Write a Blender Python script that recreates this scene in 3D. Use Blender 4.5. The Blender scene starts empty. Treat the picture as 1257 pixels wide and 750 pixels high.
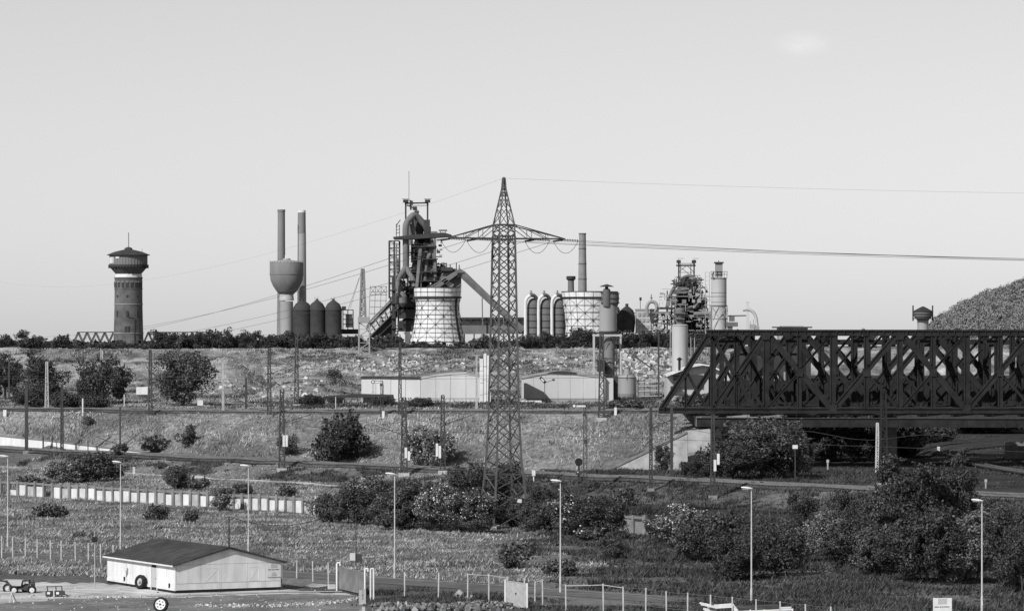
import bpy, math, random
import numpy as np
from mathutils import Vector, Matrix

random.seed(7)
RNG = np.random.default_rng(11)
sc = bpy.context.scene
C = sc.collection
F = 4714.0            # focal length in photograph pixels (135 mm on 36 mm film, 1257 px wide)
HCAM = 24.0           # camera height above the meadow
HOR = 405.0           # row of the horizon

# ------------------------------------------------------------------ camera
cam = bpy.data.cameras.new('camera')
cam.lens = 135.0; cam.sensor_width = 36.0; cam.clip_start = 1.0; cam.clip_end = 60000.0
cam.shift_y = (HOR - 375.0) / 1257.0
co = bpy.data.objects.new('camera', cam); C.objects.link(co)
co.location = (0, 0, HCAM); co.rotation_euler = (math.radians(90), 0, 0)
sc.camera = co

# ------------------------------------------------------------------ sun, sky, exposure
AZ, EL = 38.0, 37.0    # sun behind the camera, to the left
sdir = Vector((-math.sin(math.radians(AZ))*math.cos(math.radians(EL)),
               -math.cos(math.radians(AZ))*math.cos(math.radians(EL)), math.sin(math.radians(EL))))
sun = bpy.data.lights.new('sun', 'SUN'); sun.energy = 4.8; sun.angle = math.radians(0.5); sun.color = (1, 1, 1)
so = bpy.data.objects.new('sun', sun); C.objects.link(so)
so.rotation_euler = sdir.to_track_quat('Z', 'Y').to_euler(); so.location = (-60, -60, 200)

w = bpy.data.worlds.new('World'); sc.world = w; w.use_nodes = True
nt = w.node_tree; nt.nodes.clear()
out = nt.nodes.new('ShaderNodeOutputWorld'); bg = nt.nodes.new('ShaderNodeBackground')
sky = nt.nodes.new('ShaderNodeTexSky'); sky.sky_type = 'NISHITA'; sky.sun_disc = False
sky.sun_elevation = math.radians(EL); sky.sun_rotation = math.radians(180 + AZ)
sky.air_density = 1.0; sky.dust_density = 0.45; sky.ozone_density = 0.0; sky.altitude = 100
lum = nt.nodes.new('ShaderNodeRGBToBW'); nt.links.new(sky.outputs[0], lum.inputs[0])
bw = nt.nodes.new('ShaderNodeMath'); bw.operation = 'POWER'; bw.inputs[1].default_value = 0.8   # film response to the sky
nt.links.new(lum.outputs[0], bw.inputs[0])
# one faint small cloud, a patch of the sky dome
tc = nt.nodes.new('ShaderNodeTexCoord')
cd = Vector(((985-628.5)/F, 1, (HOR-54)/F)).normalized()
sub = nt.nodes.new('ShaderNodeVectorMath'); sub.operation = 'SUBTRACT'; sub.inputs[1].default_value = cd
nt.links.new(tc.outputs['Generated'], sub.inputs[0])
scl = nt.nodes.new('ShaderNodeVectorMath'); scl.operation = 'MULTIPLY'; scl.inputs[1].default_value = (105, 105, 230)
nt.links.new(sub.outputs[0], scl.inputs[0])
ln = nt.nodes.new('ShaderNodeVectorMath'); ln.operation = 'LENGTH'; nt.links.new(scl.outputs[0], ln.inputs[0])
fall = nt.nodes.new('ShaderNodeMapRange'); fall.interpolation_type = 'SMOOTHSTEP'
fall.inputs[1].default_value = 1.0; fall.inputs[2].default_value = 0.1; fall.inputs[3].default_value = 0; fall.inputs[4].default_value = 1
nt.links.new(ln.outputs['Value'], fall.inputs[0])
nz = nt.nodes.new('ShaderNodeTexNoise'); nz.inputs['Scale'].default_value = 2.6; nz.inputs['Detail'].default_value = 9; nz.inputs['Roughness'].default_value = 0.62
nt.links.new(scl.outputs[0], nz.inputs['Vector'])
mul = nt.nodes.new('ShaderNodeMath'); mul.operation = 'MULTIPLY'
nt.links.new(fall.outputs[0], mul.inputs[0]); nt.links.new(nz.outputs[0], mul.inputs[1])
mul2 = nt.nodes.new('ShaderNodeMath'); mul2.operation = 'MULTIPLY_ADD'; mul2.inputs[1].default_value = 0.17; mul2.inputs[2].default_value = 1.0
nt.links.new(mul.outputs[0], mul2.inputs[0])
fin = nt.nodes.new('ShaderNodeMath'); fin.operation = 'MULTIPLY'
nt.links.new(bw.outputs[0], fin.inputs[0]); nt.links.new(mul2.outputs[0], fin.inputs[1])
nt.links.new(fin.outputs[0], bg.inputs['Color']); bg.inputs['Strength'].default_value = 0.145
nt.links.new(bg.outputs[0], out.inputs['Surface'])
sc.view_settings.view_transform = 'Standard'; sc.view_settings.look = 'None'
sc.view_settings.exposure = 0.0; sc.view_settings.gamma = 1.0

# ------------------------------------------------------------------ materials
MATS = {}
def grey(name, lo, hi=None, rough=0.8, scale=3.0, detail=4, spec=0.3, bump=0.0, stretch=(1, 1, 1), scale2=None, lo2=0.75, contrast=0.25, metallic=0.0):
    if hi is None: hi = lo * 1.25
    m = bpy.data.materials.new(name); m.use_nodes = True; t = m.node_tree
    b = t.nodes['Principled BSDF']; b.inputs['Roughness'].default_value = rough
    b.inputs['Specular IOR Level'].default_value = spec; b.inputs['Metallic'].default_value = metallic
    tc = t.nodes.new('ShaderNodeTexCoord'); mp = t.nodes.new('ShaderNodeMapping'); mp.inputs['Scale'].default_value = stretch
    t.links.new(tc.outputs['Object'], mp.inputs['Vector'])
    n = t.nodes.new('ShaderNodeTexNoise'); n.inputs['Scale'].default_value = scale; n.inputs['Detail'].default_value = detail
    if detail >= 8: n.inputs['Roughness'].default_value = 0.66
    t.links.new(mp.outputs[0], n.inputs['Vector'])
    r = t.nodes.new('ShaderNodeMapRange'); r.inputs[1].default_value = 0.5-contrast; r.inputs[2].default_value = 0.5+contrast
    r.inputs[3].default_value = lo; r.inputs[4].default_value = hi
    t.links.new(n.outputs[0], r.inputs[0]); val = r.outputs[0]
    if scale2:
        n2 = t.nodes.new('ShaderNodeTexNoise'); n2.inputs['Scale'].default_value = scale2; n2.inputs['Detail'].default_value = 3
        t.links.new(tc.outputs['Object'], n2.inputs['Vector'])
        r2 = t.nodes.new('ShaderNodeMapRange'); r2.inputs[1].default_value = 0.35; r2.inputs[2].default_value = 0.65
        r2.inputs[3].default_value = lo2; r2.inputs[4].default_value = 2-lo2
        t.links.new(n2.outputs[0], r2.inputs[0])
        mm = t.nodes.new('ShaderNodeMath'); mm.operation = 'MULTIPLY'
        t.links.new(val, mm.inputs[0]); t.links.new(r2.outputs[0], mm.inputs[1]); val = mm.outputs[0]
    t.links.new(val, b.inputs['Base Color'])
    if bump:
        bp = t.nodes.new('ShaderNodeBump'); bp.inputs['Strength'].default_value = 1.0; bp.inputs['Distance'].default_value = bump
        t.links.new(n.outputs[0], bp.inputs['Height']); t.links.new(bp.outputs[0], b.inputs['Normal'])
    MATS[name] = m; return m
def leafmat(name, lo, hi, rough=0.55, spec=0.35, scale2=None, lo2=0.7):
    m = bpy.data.materials.new(name); m.use_nodes = True; t = m.node_tree
    b = t.nodes['Principled BSDF']; b.inputs['Roughness'].default_value = rough; b.inputs['Specular IOR Level'].default_value = spec
    g = t.nodes.new('ShaderNodeNewGeometry'); r = t.nodes.new('ShaderNodeMapRange')
    r.inputs[3].default_value = lo; r.inputs[4].default_value = hi
    t.links.new(g.outputs['Random Per Island'], r.inputs[0]); val = r.outputs[0]
    if scale2:
        tc = t.nodes.new('ShaderNodeTexCoord')
        n2 = t.nodes.new('ShaderNodeTexNoise'); n2.inputs['Scale'].default_value = scale2; n2.inputs['Detail'].default_value = 4
        t.links.new(tc.outputs['Object'], n2.inputs['Vector'])
        r2 = t.nodes.new('ShaderNodeMapRange'); r2.inputs[1].default_value = 0.35; r2.inputs[2].default_value = 0.65
        r2.inputs[3].default_value = lo2; r2.inputs[4].default_value = 2-lo2
        t.links.new(n2.outputs[0], r2.inputs[0])
        mm = t.nodes.new('ShaderNodeMath'); mm.operation = 'MULTIPLY'
        t.links.new(val, mm.inputs[0]); t.links.new(r2.outputs[0], mm.inputs[1]); val = mm.outputs[0]
    t.links.new(val, b.inputs['Base Color']); MATS[name] = m; return m

grey('meadow', 0.06, 0.20, 0.95, 1.3, 9, 0.1, 0.3, scale2=0.05, lo2=0.65, contrast=0.2)
grey('slope_grass', 0.09, 0.25, 0.95, 0.9, 9, 0.1, 0.3, scale2=0.07, lo2=0.65, contrast=0.2)
grey('plateau', 0.11, 0.30, 0.95, 0.5, 9, 0.1, 0.2, scale2=0.05, lo2=0.7)
grey('scree', 0.07, 0.38, 0.95, 0.3, 12, 0.1, 0.8, stretch=(0.8, 0.4, 1.3), scale2=0.05, lo2=0.6, contrast=0.15)
grey('plain', 0.08, 0.14, 0.95, 0.02, 6, 0.1)
grey('asphalt', 0.075, 0.13, 0.9, 0.8, 7, 0.2, 0.02, scale2=0.12, lo2=0.85)
grey('dirt', 0.24, 0.58, 0.95, 0.55, 9, 0.1, 0.08, scale2=0.14, lo2=0.72)
grey('concrete', 0.26, 0.44, 0.85, 0.9, 7, 0.2, 0.02)
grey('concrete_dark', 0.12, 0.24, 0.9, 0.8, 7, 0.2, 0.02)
grey('pale_concrete', 0.42, 0.62, 0.85, 0.7, 7, 0.2, 0.01)
grey('white_paint', 0.46, 0.72, 0.7, 0.7, 8, 0.3, 0.01, stretch=(1, 1, 0.3))
grey('white_metal', 0.52, 0.66, 0.5, 2.0, 4, 0.4)
grey('post_white', 0.34, 0.52, 0.8, 2.0, 4, 0.2)
grey('galvanised', 0.28, 0.42, 0.5, 2.5, 4, 0.5)
grey('roof_felt', 0.022, 0.07, 0.9, 0.9, 8, 0.2, 0.02, stretch=(1, 1, 1), scale2=0.25, lo2=0.8)
grey('dark_steel', 0.025, 0.05, 0.6, 1.5, 6, 0.4)
grey('bridge_steel', 0.010, 0.034, 0.8, 0.5, 8, 0.12)
grey('dark_bed', 0.02, 0.055, 0.95, 0.6, 9, 0.1, 0.1, scale2=0.08, lo2=0.7)
grey('pylon_steel', 0.045, 0.085, 0.6, 1.0, 4, 0.3)
grey('rust', 0.085, 0.19, 0.8, 0.12, 8, 0.3, stretch=(1, 1, 0.5))
grey('rust_dark', 0.02, 0.055, 0.8, 0.15, 8, 0.3)
grey('rust_light', 0.12, 0.22, 0.8, 0.15, 8, 0.3, stretch=(1, 1, 0.3))
grey('tank_grey', 0.20, 0.32, 0.6, 0.18, 7, 0.4, stretch=(1, 1, 0.3))
grey('tank_pale', 0.32, 0.46, 0.6, 0.2, 7, 0.4, stretch=(1, 1, 0.3))
grey('brick', 0.07, 0.14, 0.9, 0.5, 8, 0.2, scale2=0.12, lo2=0.8)
grey('brick_pale', 0.17, 0.26, 0.9, 0.4, 8, 0.2)
grey('wood_white', 0.50, 0.68, 0.8, 0.9, 9, 0.2, 0.01, stretch=(1.4, 1.4, 0.25), scale2=0.5, lo2=0.93, contrast=0.2)
grey('hall_grey', 0.38, 0.50, 0.8, 0.12, 8, 0.3, stretch=(1.6, 1, 0.3))
grey('rubber', 0.012, 0.025, 0.8, 3, 4, 0.2)
grey('glass_dark', 0.02, 0.03, 0.15, 1, 2, 0.6)
grey('rail_steel', 0.09, 0.17, 0.5, 1, 4, 0.4)
grey('ballast', 0.03, 0.10, 0.95, 1.6, 9, 0.1, 0.1, scale2=0.12, lo2=0.65, contrast=0.18)
grey('timber', 0.035, 0.07, 0.9, 1.5, 6, 0.2)
grey('bark', 0.04, 0.08, 0.9, 2, 6, 0.2)
grey('print_dark', 0.02, 0.03); grey('print_grey', 0.35, 0.42, scale=6)
grey('stone', 0.22, 0.42, 0.9, 1.0, 7, 0.2)
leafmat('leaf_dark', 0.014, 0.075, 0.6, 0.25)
leafmat('leaf_mid', 0.022, 0.115, 0.55, 0.3)
leafmat('leaf_pale', 0.04, 0.19, 0.55, 0.3)
leafmat('leaf_far', 0.02, 0.075, 0.8, 0.1)
leafmat('leaf_hill', 0.12, 0.22, 0.9, 0.05)
leafmat('blossom', 0.5, 0.8, 0.8, 0.1)
leafmat('grass_meadow', 0.05, 0.42, 0.8, 0.1, 0.16, 0.45)
leafmat('grass_slope', 0.08, 0.46, 0.8, 0.1, 0.12, 0.5)
leafmat('weeds', 0.014, 0.085, 0.7, 0.2, 0.2, 0.55)
leafmat('bank_grass', 0.10, 0.36, 0.8, 0.1, 0.09, 0.55)
leafmat('debris', 0.12, 0.55, 0.9, 0.1)
leafmat('rubble_dark', 0.05, 0.26, 0.95, 0.1)
grey('yard_tar', 0.09, 0.22, 0.95, 1.2, 9, 0.15, 0.04, scale2=0.2, lo2=0.75, contrast=0.2)

# ------------------------------------------------------------------ mesh builder
class MB:
    def __init__(s): s.v = []; s.f = []
    def box(s, c, size, rot=0.0):
        cx, cy, cz = c; hx, hy, hz = size[0]/2, size[1]/2, size[2]/2
        ca, sa = math.cos(rot), math.sin(rot); n = len(s.v)
        for dz in (-hz, hz):
            for dx, dy in ((-hx, -hy), (hx, -hy), (hx, hy), (-hx, hy)):
                s.v.append((cx+dx*ca-dy*sa, cy+dx*sa+dy*ca, cz+dz))
        for q in ((3, 2, 1, 0), (4, 5, 6, 7), (0, 1, 5, 4), (1, 2, 6, 5), (2, 3, 7, 6), (3, 0, 4, 7)):
            s.f.append(tuple(n+i for i in q))
        return s
    def beam(s, p, q, w, h=None, up=(0, 1, 0)):
        p, q = Vector(p), Vector(q); h = h or w
        d = q-p
        if d.length < 1e-6: return s
        d.normalize(); u = Vector(up)
        if abs(d.dot(u)) > 0.98: u = Vector((1, 0, 0)) if abs(d.x) < 0.9 else Vector((0, 0, 1))
        a = d.cross(u).normalized(); b = a.cross(d).normalized(); n = len(s.v)
        for e in (p, q):
            for i, j in ((-1, -1), (1, -1), (1, 1), (-1, 1)):
                s.v.append(tuple(e + a*(i*w/2) + b*(j*h/2)))
        for qd in ((3, 2, 1, 0), (4, 5, 6, 7), (0, 1, 5, 4), (1, 2, 6, 5), (2, 3, 7, 6), (3, 0, 4, 7)):
            s.f.append(tuple(n+i for i in qd))
        return s
    def hbeam(s, p, q, w, h):
        # two flanges and a recessed web; w seen from the front, h the depth away
        p, q = Vector(p), Vector(q); d = (q-p).normalized(); u = Vector((0, 1, 0))
        a = d.cross(u).normalized(); t = w*0.24
        for k in (-1, 1):
            o = a*(k*(w-t)/2); s.beam(p+o, q+o, t, h)
        s.beam(p, q, w-2*t, h*0.5)
        return s
    def tube(s, p, q, r0, r1=None, n=8, caps=True):
        r1 = r0 if r1 is None else r1
        return s.path([p, q], [r0, r1], n, caps)
    def path(s, pts, r, n=8, caps=True):
        pts = [Vector(p) for p in pts]
        rs = r if isinstance(r, (list, tuple)) else [r]*len(pts)
        base = len(s.v); ref = None
        for i, p in enumerate(pts):
            a = pts[max(0, i-1)]; b = pts[min(len(pts)-1, i+1)]; d = (b-a).normalized()
            if ref is None:
                ref = Vector((0, 0, 1)) if abs(d.z) < 0.9 else Vector((1, 0, 0))
            x = ref - d*ref.dot(d)
            if x.length < 1e-4: x = d.orthogonal()
            x.normalize(); y = d.cross(x); ref = x
            for k in range(n):
                t = 2*math.pi*(k+0.5)/n
                s.v.append(tuple(p + x*(rs[i]*math.cos(t)) + y*(rs[i]*math.sin(t))))
        for i in range(len(pts)-1):
            for k in range(n):
                k2 = (k+1) % n
                s.f.append((base+i*n+k, base+i*n+k2, base+(i+1)*n+k2, base+(i+1)*n+k))
        if caps:
            s.f.append(tuple(base+k for k in reversed(range(n))))
            s.f.append(tuple(base+(len(pts)-1)*n+k for k in range(n)))
        return s
    def lathe(s, c, prof, n=32, caps=True):
        base = len(s.v)
        for r, z in prof:
            for k in range(n):
                t = 2*math.pi*k/n
                s.v.append((c[0]+r*math.cos(t), c[1]+r*math.sin(t), z))
        m = len(prof)
        for i in range(m-1):
            for k in range(n):
                k2 = (k+1) % n
                s.f.append((base+i*n+k, base+i*n+k2, base+(i+1)*n+k2, base+(i+1)*n+k))
        if caps:
            s.f.append(tuple(base+k for k in reversed(range(n))))
            s.f.append(tuple(base+(m-1)*n+k for k in range(n)))
        return s
    def dome(s, c, r, h, z0, n=28, k=6, r1=0.02):
        s.lathe(c, [(max(r*math.cos(a*math.pi/2/k), r1), z0+h*math.sin(a*math.pi/2/k)) for a in range(k+1)], n)
        return s
    def prism(s, poly, ext):
        n = len(s.v); k = len(poly); e = Vector(ext)
        for p in poly: s.v.append(tuple(p))
        for p in poly: s.v.append(tuple(Vector(p)+e))
        s.f.append(tuple(range(n, n+k))); s.f.append(tuple(reversed(range(n+k, n+2*k))))
        for i in range(k):
            j = (i+1) % k; s.f.append((n+j, n+i, n+k+i, n+k+j))
        return s

ROOT = {}
def tag(o, label=None, cat=None, group=None, kind=None):
    if label: o['label'] = label
    if cat: o['category'] = cat
    if group: o['group'] = group
    if kind: o['kind'] = kind
    return o
def mesh_of(name, mb, mat, org=(0, 0, 0), smooth=False):
    me = bpy.data.meshes.new(name); ox, oy, oz = org
    me.from_pydata([(x-ox, y-oy, z-oz) for x, y, z in mb.v], [], mb.f)
    me.materials.append(MATS[mat])
    if smooth: me.polygons.foreach_set('use_smooth', [True]*len(me.polygons))
    me.update(); return me
def thing(name, label, cat, loc=(0, 0, 0), group=None):
    o = bpy.data.objects.new(name, None); C.objects.link(o); o.location = loc
    o.empty_display_size = 0.5; ROOT[o.name] = tuple(loc)
    return tag(o, label, cat, group)
def part(name, mb, mat, parent, label=None, kind=None, smooth=False):
    org = ROOT[parent.name]
    o = bpy.data.objects.new(name, mesh_of(name, mb, mat, org, smooth)); C.objects.link(o); o.parent = parent
    ROOT[o.name] = org
    return tag(o, label, None, None, kind)
def inst(name, me, parent, off=(0, 0, 0), rot=0.0):
    o = bpy.data.objects.new(name, me); C.objects.link(o); o.parent = parent; o.location = off; o.rotation_euler = (0, 0, rot)
    ROOT[o.name] = ROOT[parent.name]
    return o
def solo(name, mb, mat, label, cat, loc, group=None, smooth=False):
    o = bpy.data.objects.new(name, mesh_of(name, mb, mat, loc, smooth)); C.objects.link(o); o.location = loc
    ROOT[o.name] = tuple(loc)
    return tag(o, label, cat, group)
def struct(name, mb, mat, label=None, kind='structure'):
    o = bpy.data.objects.new(name, mesh_of(name, mb, mat)); C.objects.link(o); ROOT[o.name] = (0, 0, 0)
    return tag(o, label, None, None, kind)
def copy_tree(src, loc, rz=0.0, label=None, scale=None, parent=None):
    c = src.copy(); C.objects.link(c)
    if parent is None:
        c.location = loc; c.rotation_euler = (0, 0, rz)
        if scale: c.scale = scale
        if label: c['label'] = label
        ROOT[c.name] = tuple(loc)
    else: c.parent = parent
    for ch in src.children: copy_tree(ch, None, parent=c)
    return c

def X(px, d): return (px-628.5)*d/F
def Z(py, d): return HCAM-(py-HOR)*d/F
def W(px, py, d, off=0.0): return Vector((X(px, d), d+off, Z(py, d)))

# ------------------------------------------------------------------ terrain
def dl(px, c, m): return c/(1-m*(px-628.5)/F)      # where the line y = c + m x is met by a ray
PXC = np.array([-600, -300, 0, 237, 300, 500, 700, 850, 868, 886, 1050, 1257, 1500, 1900], float)
TOE = np.array([810, 760, 697, 645, 635, 618, 603, 598, 598, 597, 590, 585, 580, 575], float)
ZL = np.array([2.6, 2.6, 2.65, 2.7, 2.4, 2, 2, 2, 2, 2, 1.9, 1.9, 1.9, 1.9])
ZH = np.array([5, 5, 4.8, 2.9, 2.45, 2.05, 2.05, 2.05, 2.05, 2.05, 1.95, 1.95, 1.95, 1.95])
DU = np.array([850, 790, 718, 672, 663, 650, 637, 625, 625, 624, 618, 610, 602, 595], float)
ZU = np.array([8, 8.4, 9, 9.5, 9.6, 9.9, 10.2, 10.5, 10.5, 2.1, 2, 2, 2, 2])
DT = dl(PXC, 564, -1.27); DW = dl(PXC, 470, -1.2)
n_ = len(PXC); one = np.ones(n_); right = PXC >= 886
KD = np.stack([200*one, 320*one, DW-1, DW+10, DT-20, DT-5, DT+5, DT+7.5, TOE-0.6, TOE, DU-5, DU+8,
               np.where(right, 800, np.minimum(DU+32, 885)), 895*one, 960*one, 1000*one, 1250*one, 2400*one, 6000*one, 30000*one], 1)
KZ = np.stack([0*one, 0*one, 0*one, 0.3*one, 0.8*one, 2.8*one, 2.8*one, np.minimum(2.3, ZL+0.2), ZL, ZH, ZU, ZU,
               np.where(right, 2.5, ZU-0.3), np.where(right, 6.0, 9.6), 19.3*one, 18.8*one, 15*one, 14*one, -80*one, -420*one], 1)
NK = KD.shape[1]
BUMPS = [(X(283, 872), 872, 6.5, 8, 17), (X(250, 880), 880, 3.0, 9, 14), (X(362, 825), 825, 3.2, 8, 14), (X(420, 850), 850, 2.5, 9, 16), (X(800, 850), 850, 3.0, 12, 20)]
def hash2(i, j, k=0):
    h = (i*374761393 + j*668265263 + k*974634777) & 0xffffffff
    h = ((h ^ (h >> 13))*1274126177) & 0xffffffff
    return ((h ^ (h >> 16)) & 0xffff)/65535.0
def vnoise(x, y, k=0):
    xi = np.floor(x).astype(np.int64); yi = np.floor(y).astype(np.int64); fx = x-xi; fy = y-yi
    fx = fx*fx*(3-2*fx); fy = fy*fy*(3-2*fy)
    a = hash2(xi, yi, k); b = hash2(xi+1, yi, k); c = hash2(xi, yi+1, k); e = hash2(xi+1, yi+1, k)
    return (a*(1-fx)+b*fx)*(1-fy)+(c*(1-fx)+e*fx)*fy
def gz(px, d):
    """ground height under column px at distance d (arrays)"""
    px = np.atleast_1d(np.asarray(px, float)); d = np.atleast_1d(np.asarray(d, float))
    px, d = np.broadcast_arrays(px, d)
    kd = np.stack([np.interp(px, PXC, KD[:, k]) for k in range(NK)], -1)
    kz = np.stack([np.interp(px, PXC, KZ[:, k]) for k in range(NK)], -1)
    # exact straight lines for the tracks
    z = kz[..., 0].copy()
    for k in range(NK-1):
        a, b = kd[..., k], kd[..., k+1]
        t = np.clip((d-a)/np.maximum(b-a, 1e-3), 0, 1)
        z = np.where(d >= a, kz[..., k]*(1-t)+kz[..., k+1]*t, z)
    x = (px-628.5)*d/F
    for bx, bd, h, sx, sd in BUMPS:
        z = z + h*np.exp(-((x-bx)/sx)**2-((d-bd)/sd)**2)
    rough = np.where(d > 860, 0.9, np.where(d > np.maximum(395, 364-x), 0.28, 0.0)) * np.where(d > 1100, 0.5, 1) * np.where((px > 884) & (d > 564-1.27*x) & (d < 870), 0.0, 1.0)
    z = z + rough*(vnoise(x/6, d/6, 3)-0.5) + rough*0.4*(vnoise(x/1.7, d/1.7, 4)-0.5)
    return z
def g1(px, d): return float(gz(px, d)[0])
def gxy(x, d): return g1(x/d*F+628.5, d)
def gd(px, py, lo, hi):
    dd = np.linspace(lo, hi, 500); yy = HOR+(HCAM-gz(px, dd))*F/dd
    return float(dd[np.argmin(np.abs(yy-py))])
def gpt(px, py, lo=300, hi=1000):
    d = gd(px, py, lo, hi); return Vector((X(px, d), d, g1(px, d)))

def sheet(name, mat, rows, label=None, pxs=np.arange(-560, 1860, 8)):
    """a fan of ground between distances given per row as functions of the column"""
    mb = MB(); P = []
    for r in rows:
        d = r(pxs) if callable(r) else np.full(len(pxs), float(r))
        z = gz(pxs, d); P.append(np.stack([(pxs-628.5)*d/F, d, z], 1))
    m = len(pxs)
    for row in P: mb.v.extend(map(tuple, row.tolist()))
    for i in range(len(P)-1):
        for k in range(m-1):
            mb.f.append((i*m+k, i*m+k+1, (i+1)*m+k+1, (i+1)*m+k))
    return struct(name, mb, mat, label)
def krow(k, t): return lambda px: np.interp(px, PXC, KD[:, k])*(1-t)+np.interp(px, PXC, KD[:, k+1])*t
def rows_between(k0, k1, nsub):
    out = []
    for k in range(k0, k1):
        ns = nsub[k-k0]
        out += [krow(k, i/ns) for i in range(ns)]
    return out+[krow(k1-1, 1.0)]
sheet('ground', 'meadow', rows_between(0, 8, [4, 60, 6, 16, 6, 3, 2, 14]), 'grassy meadow and lower railway formation')
sheet('embankment', 'slope_grass', rows_between(8, 11, [1, 14, 5]), 'steep grassy railway embankment')
sheet('plateau', 'plateau', rows_between(11, 13, [8, 60]), 'level ground behind the upper railway line')
sheet('bank', 'scree', rows_between(13, 15, [44, 6]), 'rough pale bank below the steelworks')
sheet('plain', 'plain', rows_between(15, 19, [4, 4, 4, 3]), 'flat land of the steelworks')
# ------------------------------------------------------------------ hill
hill_x0, HD = X(1120, 1450), 1450.0
def hill_y(px): return np.interp(px, [1090, 1140, 1146, 1168, 1215, 1257, 1330, 1450, 1600, 1900], [425, 410, 399, 374, 354, 337, 312, 290, 286, 290])
def hill_z(px, d):
    top = HCAM-(hill_y(px)-HOR)*HD/F - 3.5
    base = 14.0
    t = np.clip((d-1180)/(HD-1180), 0, 1); back = np.clip((d-HD)/260, 0, 1)
    return base-2+(np.maximum(top, base)-base+2)*(t**0.8)*(1-back)**1.3 + 3.0*(vnoise(px/14.0, d/22.0, 8)-0.5)
mb = MB(); pxs = np.arange(1080, 1900, 10.0); ds = np.linspace(1180, 1950, 40)
for d in ds:
    z = hill_z(pxs, np.full(len(pxs), d)); xs = (pxs-628.5)*HD/F
    mb.v.extend(zip(xs.tolist(), [d]*len(pxs), z.tolist()))
m_ = len(pxs)
for i in range(len(ds)-1):
    for k in range(m_-1): mb.f.append((i*m_+k, i*m_+k+1, (i+1)*m_+k+1, (i+1)*m_+k))
struct('hill', mb, 'plain', 'steep hill rising at the right edge')

# ------------------------------------------------------------------ foliage
def np_mesh(name, V, faces_per, mat):
    """V: (N*faces_per,3) verts, consecutive faces_per-gons"""
    me = bpy.data.meshes.new(name); nv = len(V); nf = nv//faces_per
    me.vertices.add(nv); me.vertices.foreach_set('co', np.ascontiguousarray(V, np.float32).ravel())
    me.loops.add(nv); me.loops.foreach_set('vertex_index', np.arange(nv, dtype=np.int32))
    me.polygons.add(nf); me.polygons.foreach_set('loop_start', np.arange(0, nv, faces_per, dtype=np.int32))
    me.polygons.foreach_set('loop_total', np.full(nf, faces_per, np.int32))
    me.materials.append(MATS[mat]); me.update(calc_edges=True); return me
def quads(c, nrm, size, rng, aspect=0.62):
    n = len(c); nrm = nrm/np.maximum(np.linalg.norm(nrm, axis=1, keepdims=True), 1e-6)
    r = rng.normal(size=(n, 3)); t = np.cross(nrm, r); t /= np.maximum(np.linalg.norm(t, axis=1, keepdims=True), 1e-6)
    b = np.cross(nrm, t); s = size[:, None]
    V = np.stack([c+t*s, c+b*s*aspect, c-t*s, c-b*s*aspect], 1)
    return V.reshape(-1, 3)
def crown_pts(rng, ncl, n, A, rad, zlo, wisps=0.07):
    """leaf positions of a crown of half width 1 and height A"""
    cc = rng.normal(size=(ncl, 3)); cc /= np.linalg.norm(cc, axis=1, keepdims=True)
    cc *= (rng.uniform(0.2, 1, (ncl, 1))**0.55)
    cc[:, :2] *= 0.80; cc[:, 2] = A*0.5+cc[:, 2]*(A*0.5-0.18); cc[:, 2] = np.maximum(cc[:, 2], zlo*A)
    rr = rng.uniform(rad[0], rad[1], ncl)
    idx = rng.integers(0, ncl, n); u = rng.normal(size=(n, 3)); u /= np.linalg.norm(u, axis=1, keepdims=True)
    r = rr[idx]*(rng.uniform(0.4, 1.0, n)**0.5)
    wi = rng.random(n) < wisps; r = np.where(wi, r*rng.uniform(1.1, 1.45, n), r)
    p = cc[idx]+u*r[:, None]*np.array([1, 1, 0.85])
    nrm = u*np.array([1, 1, 1.3])+rng.normal(size=(n, 3))*0.6
    # ragged shoots pushing out of the outline
    ns = max(10, n//170); per = 22
    k0 = rng.integers(0, ncl, ns); du = rng.normal(size=(ns, 3)); du[:, 2] = np.abs(du[:, 2])*0.9+0.15; du /= np.linalg.norm(du, axis=1, keepdims=True)
    L = rng.uniform(0.12, 0.34, ns); st = cc[k0]+du*rr[k0][:, None]*0.8
    f = rng.uniform(0, 1, (ns, per, 1)); sp = st[:, None, :]+du[:, None, :]*L[:, None, None]*f+rng.normal(size=(ns, per, 3))*0.03*(1.1-f)
    sp[:, :, 2] -= (f[:, :, 0]**2)*0.05
    p = np.concatenate([p, sp.reshape(-1, 3)]); nrm = np.concatenate([nrm, rng.normal(size=(ns*per, 3))+np.array([0, 0, 0.6])])
    keep = (p[:, 2] > 0.0) & (p[:, 2] < A*1.12)
    return p[keep], nrm[keep]
def stem_mesh(name, rng, trunk, A, zb, nl=6):
    mb = MB(); zb = zb*A; mb.path([(0, 0, -0.06), (0.02, 0.01, zb*0.6), (rng.uniform(-.06, .06), rng.uniform(-.06, .06), zb)], [trunk, trunk*0.8, trunk*0.55], 7)
    for k in range(nl):
        a = 2*math.pi*k/nl+rng.uniform(-.4, .4); z0 = rng.uniform(0.2*zb, zb); r = rng.uniform(0.35, 0.6)
        mb.path([(0.01, 0, z0), (r*0.5*math.cos(a), r*0.5*math.sin(a), z0+0.16*A), (r*math.cos(a), r*math.sin(a), min(0.85*A, z0+0.36*A))], [trunk*0.45, trunk*0.3, trunk*0.12], 5)
    return mesh_of(name, mb, 'bark')
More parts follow.
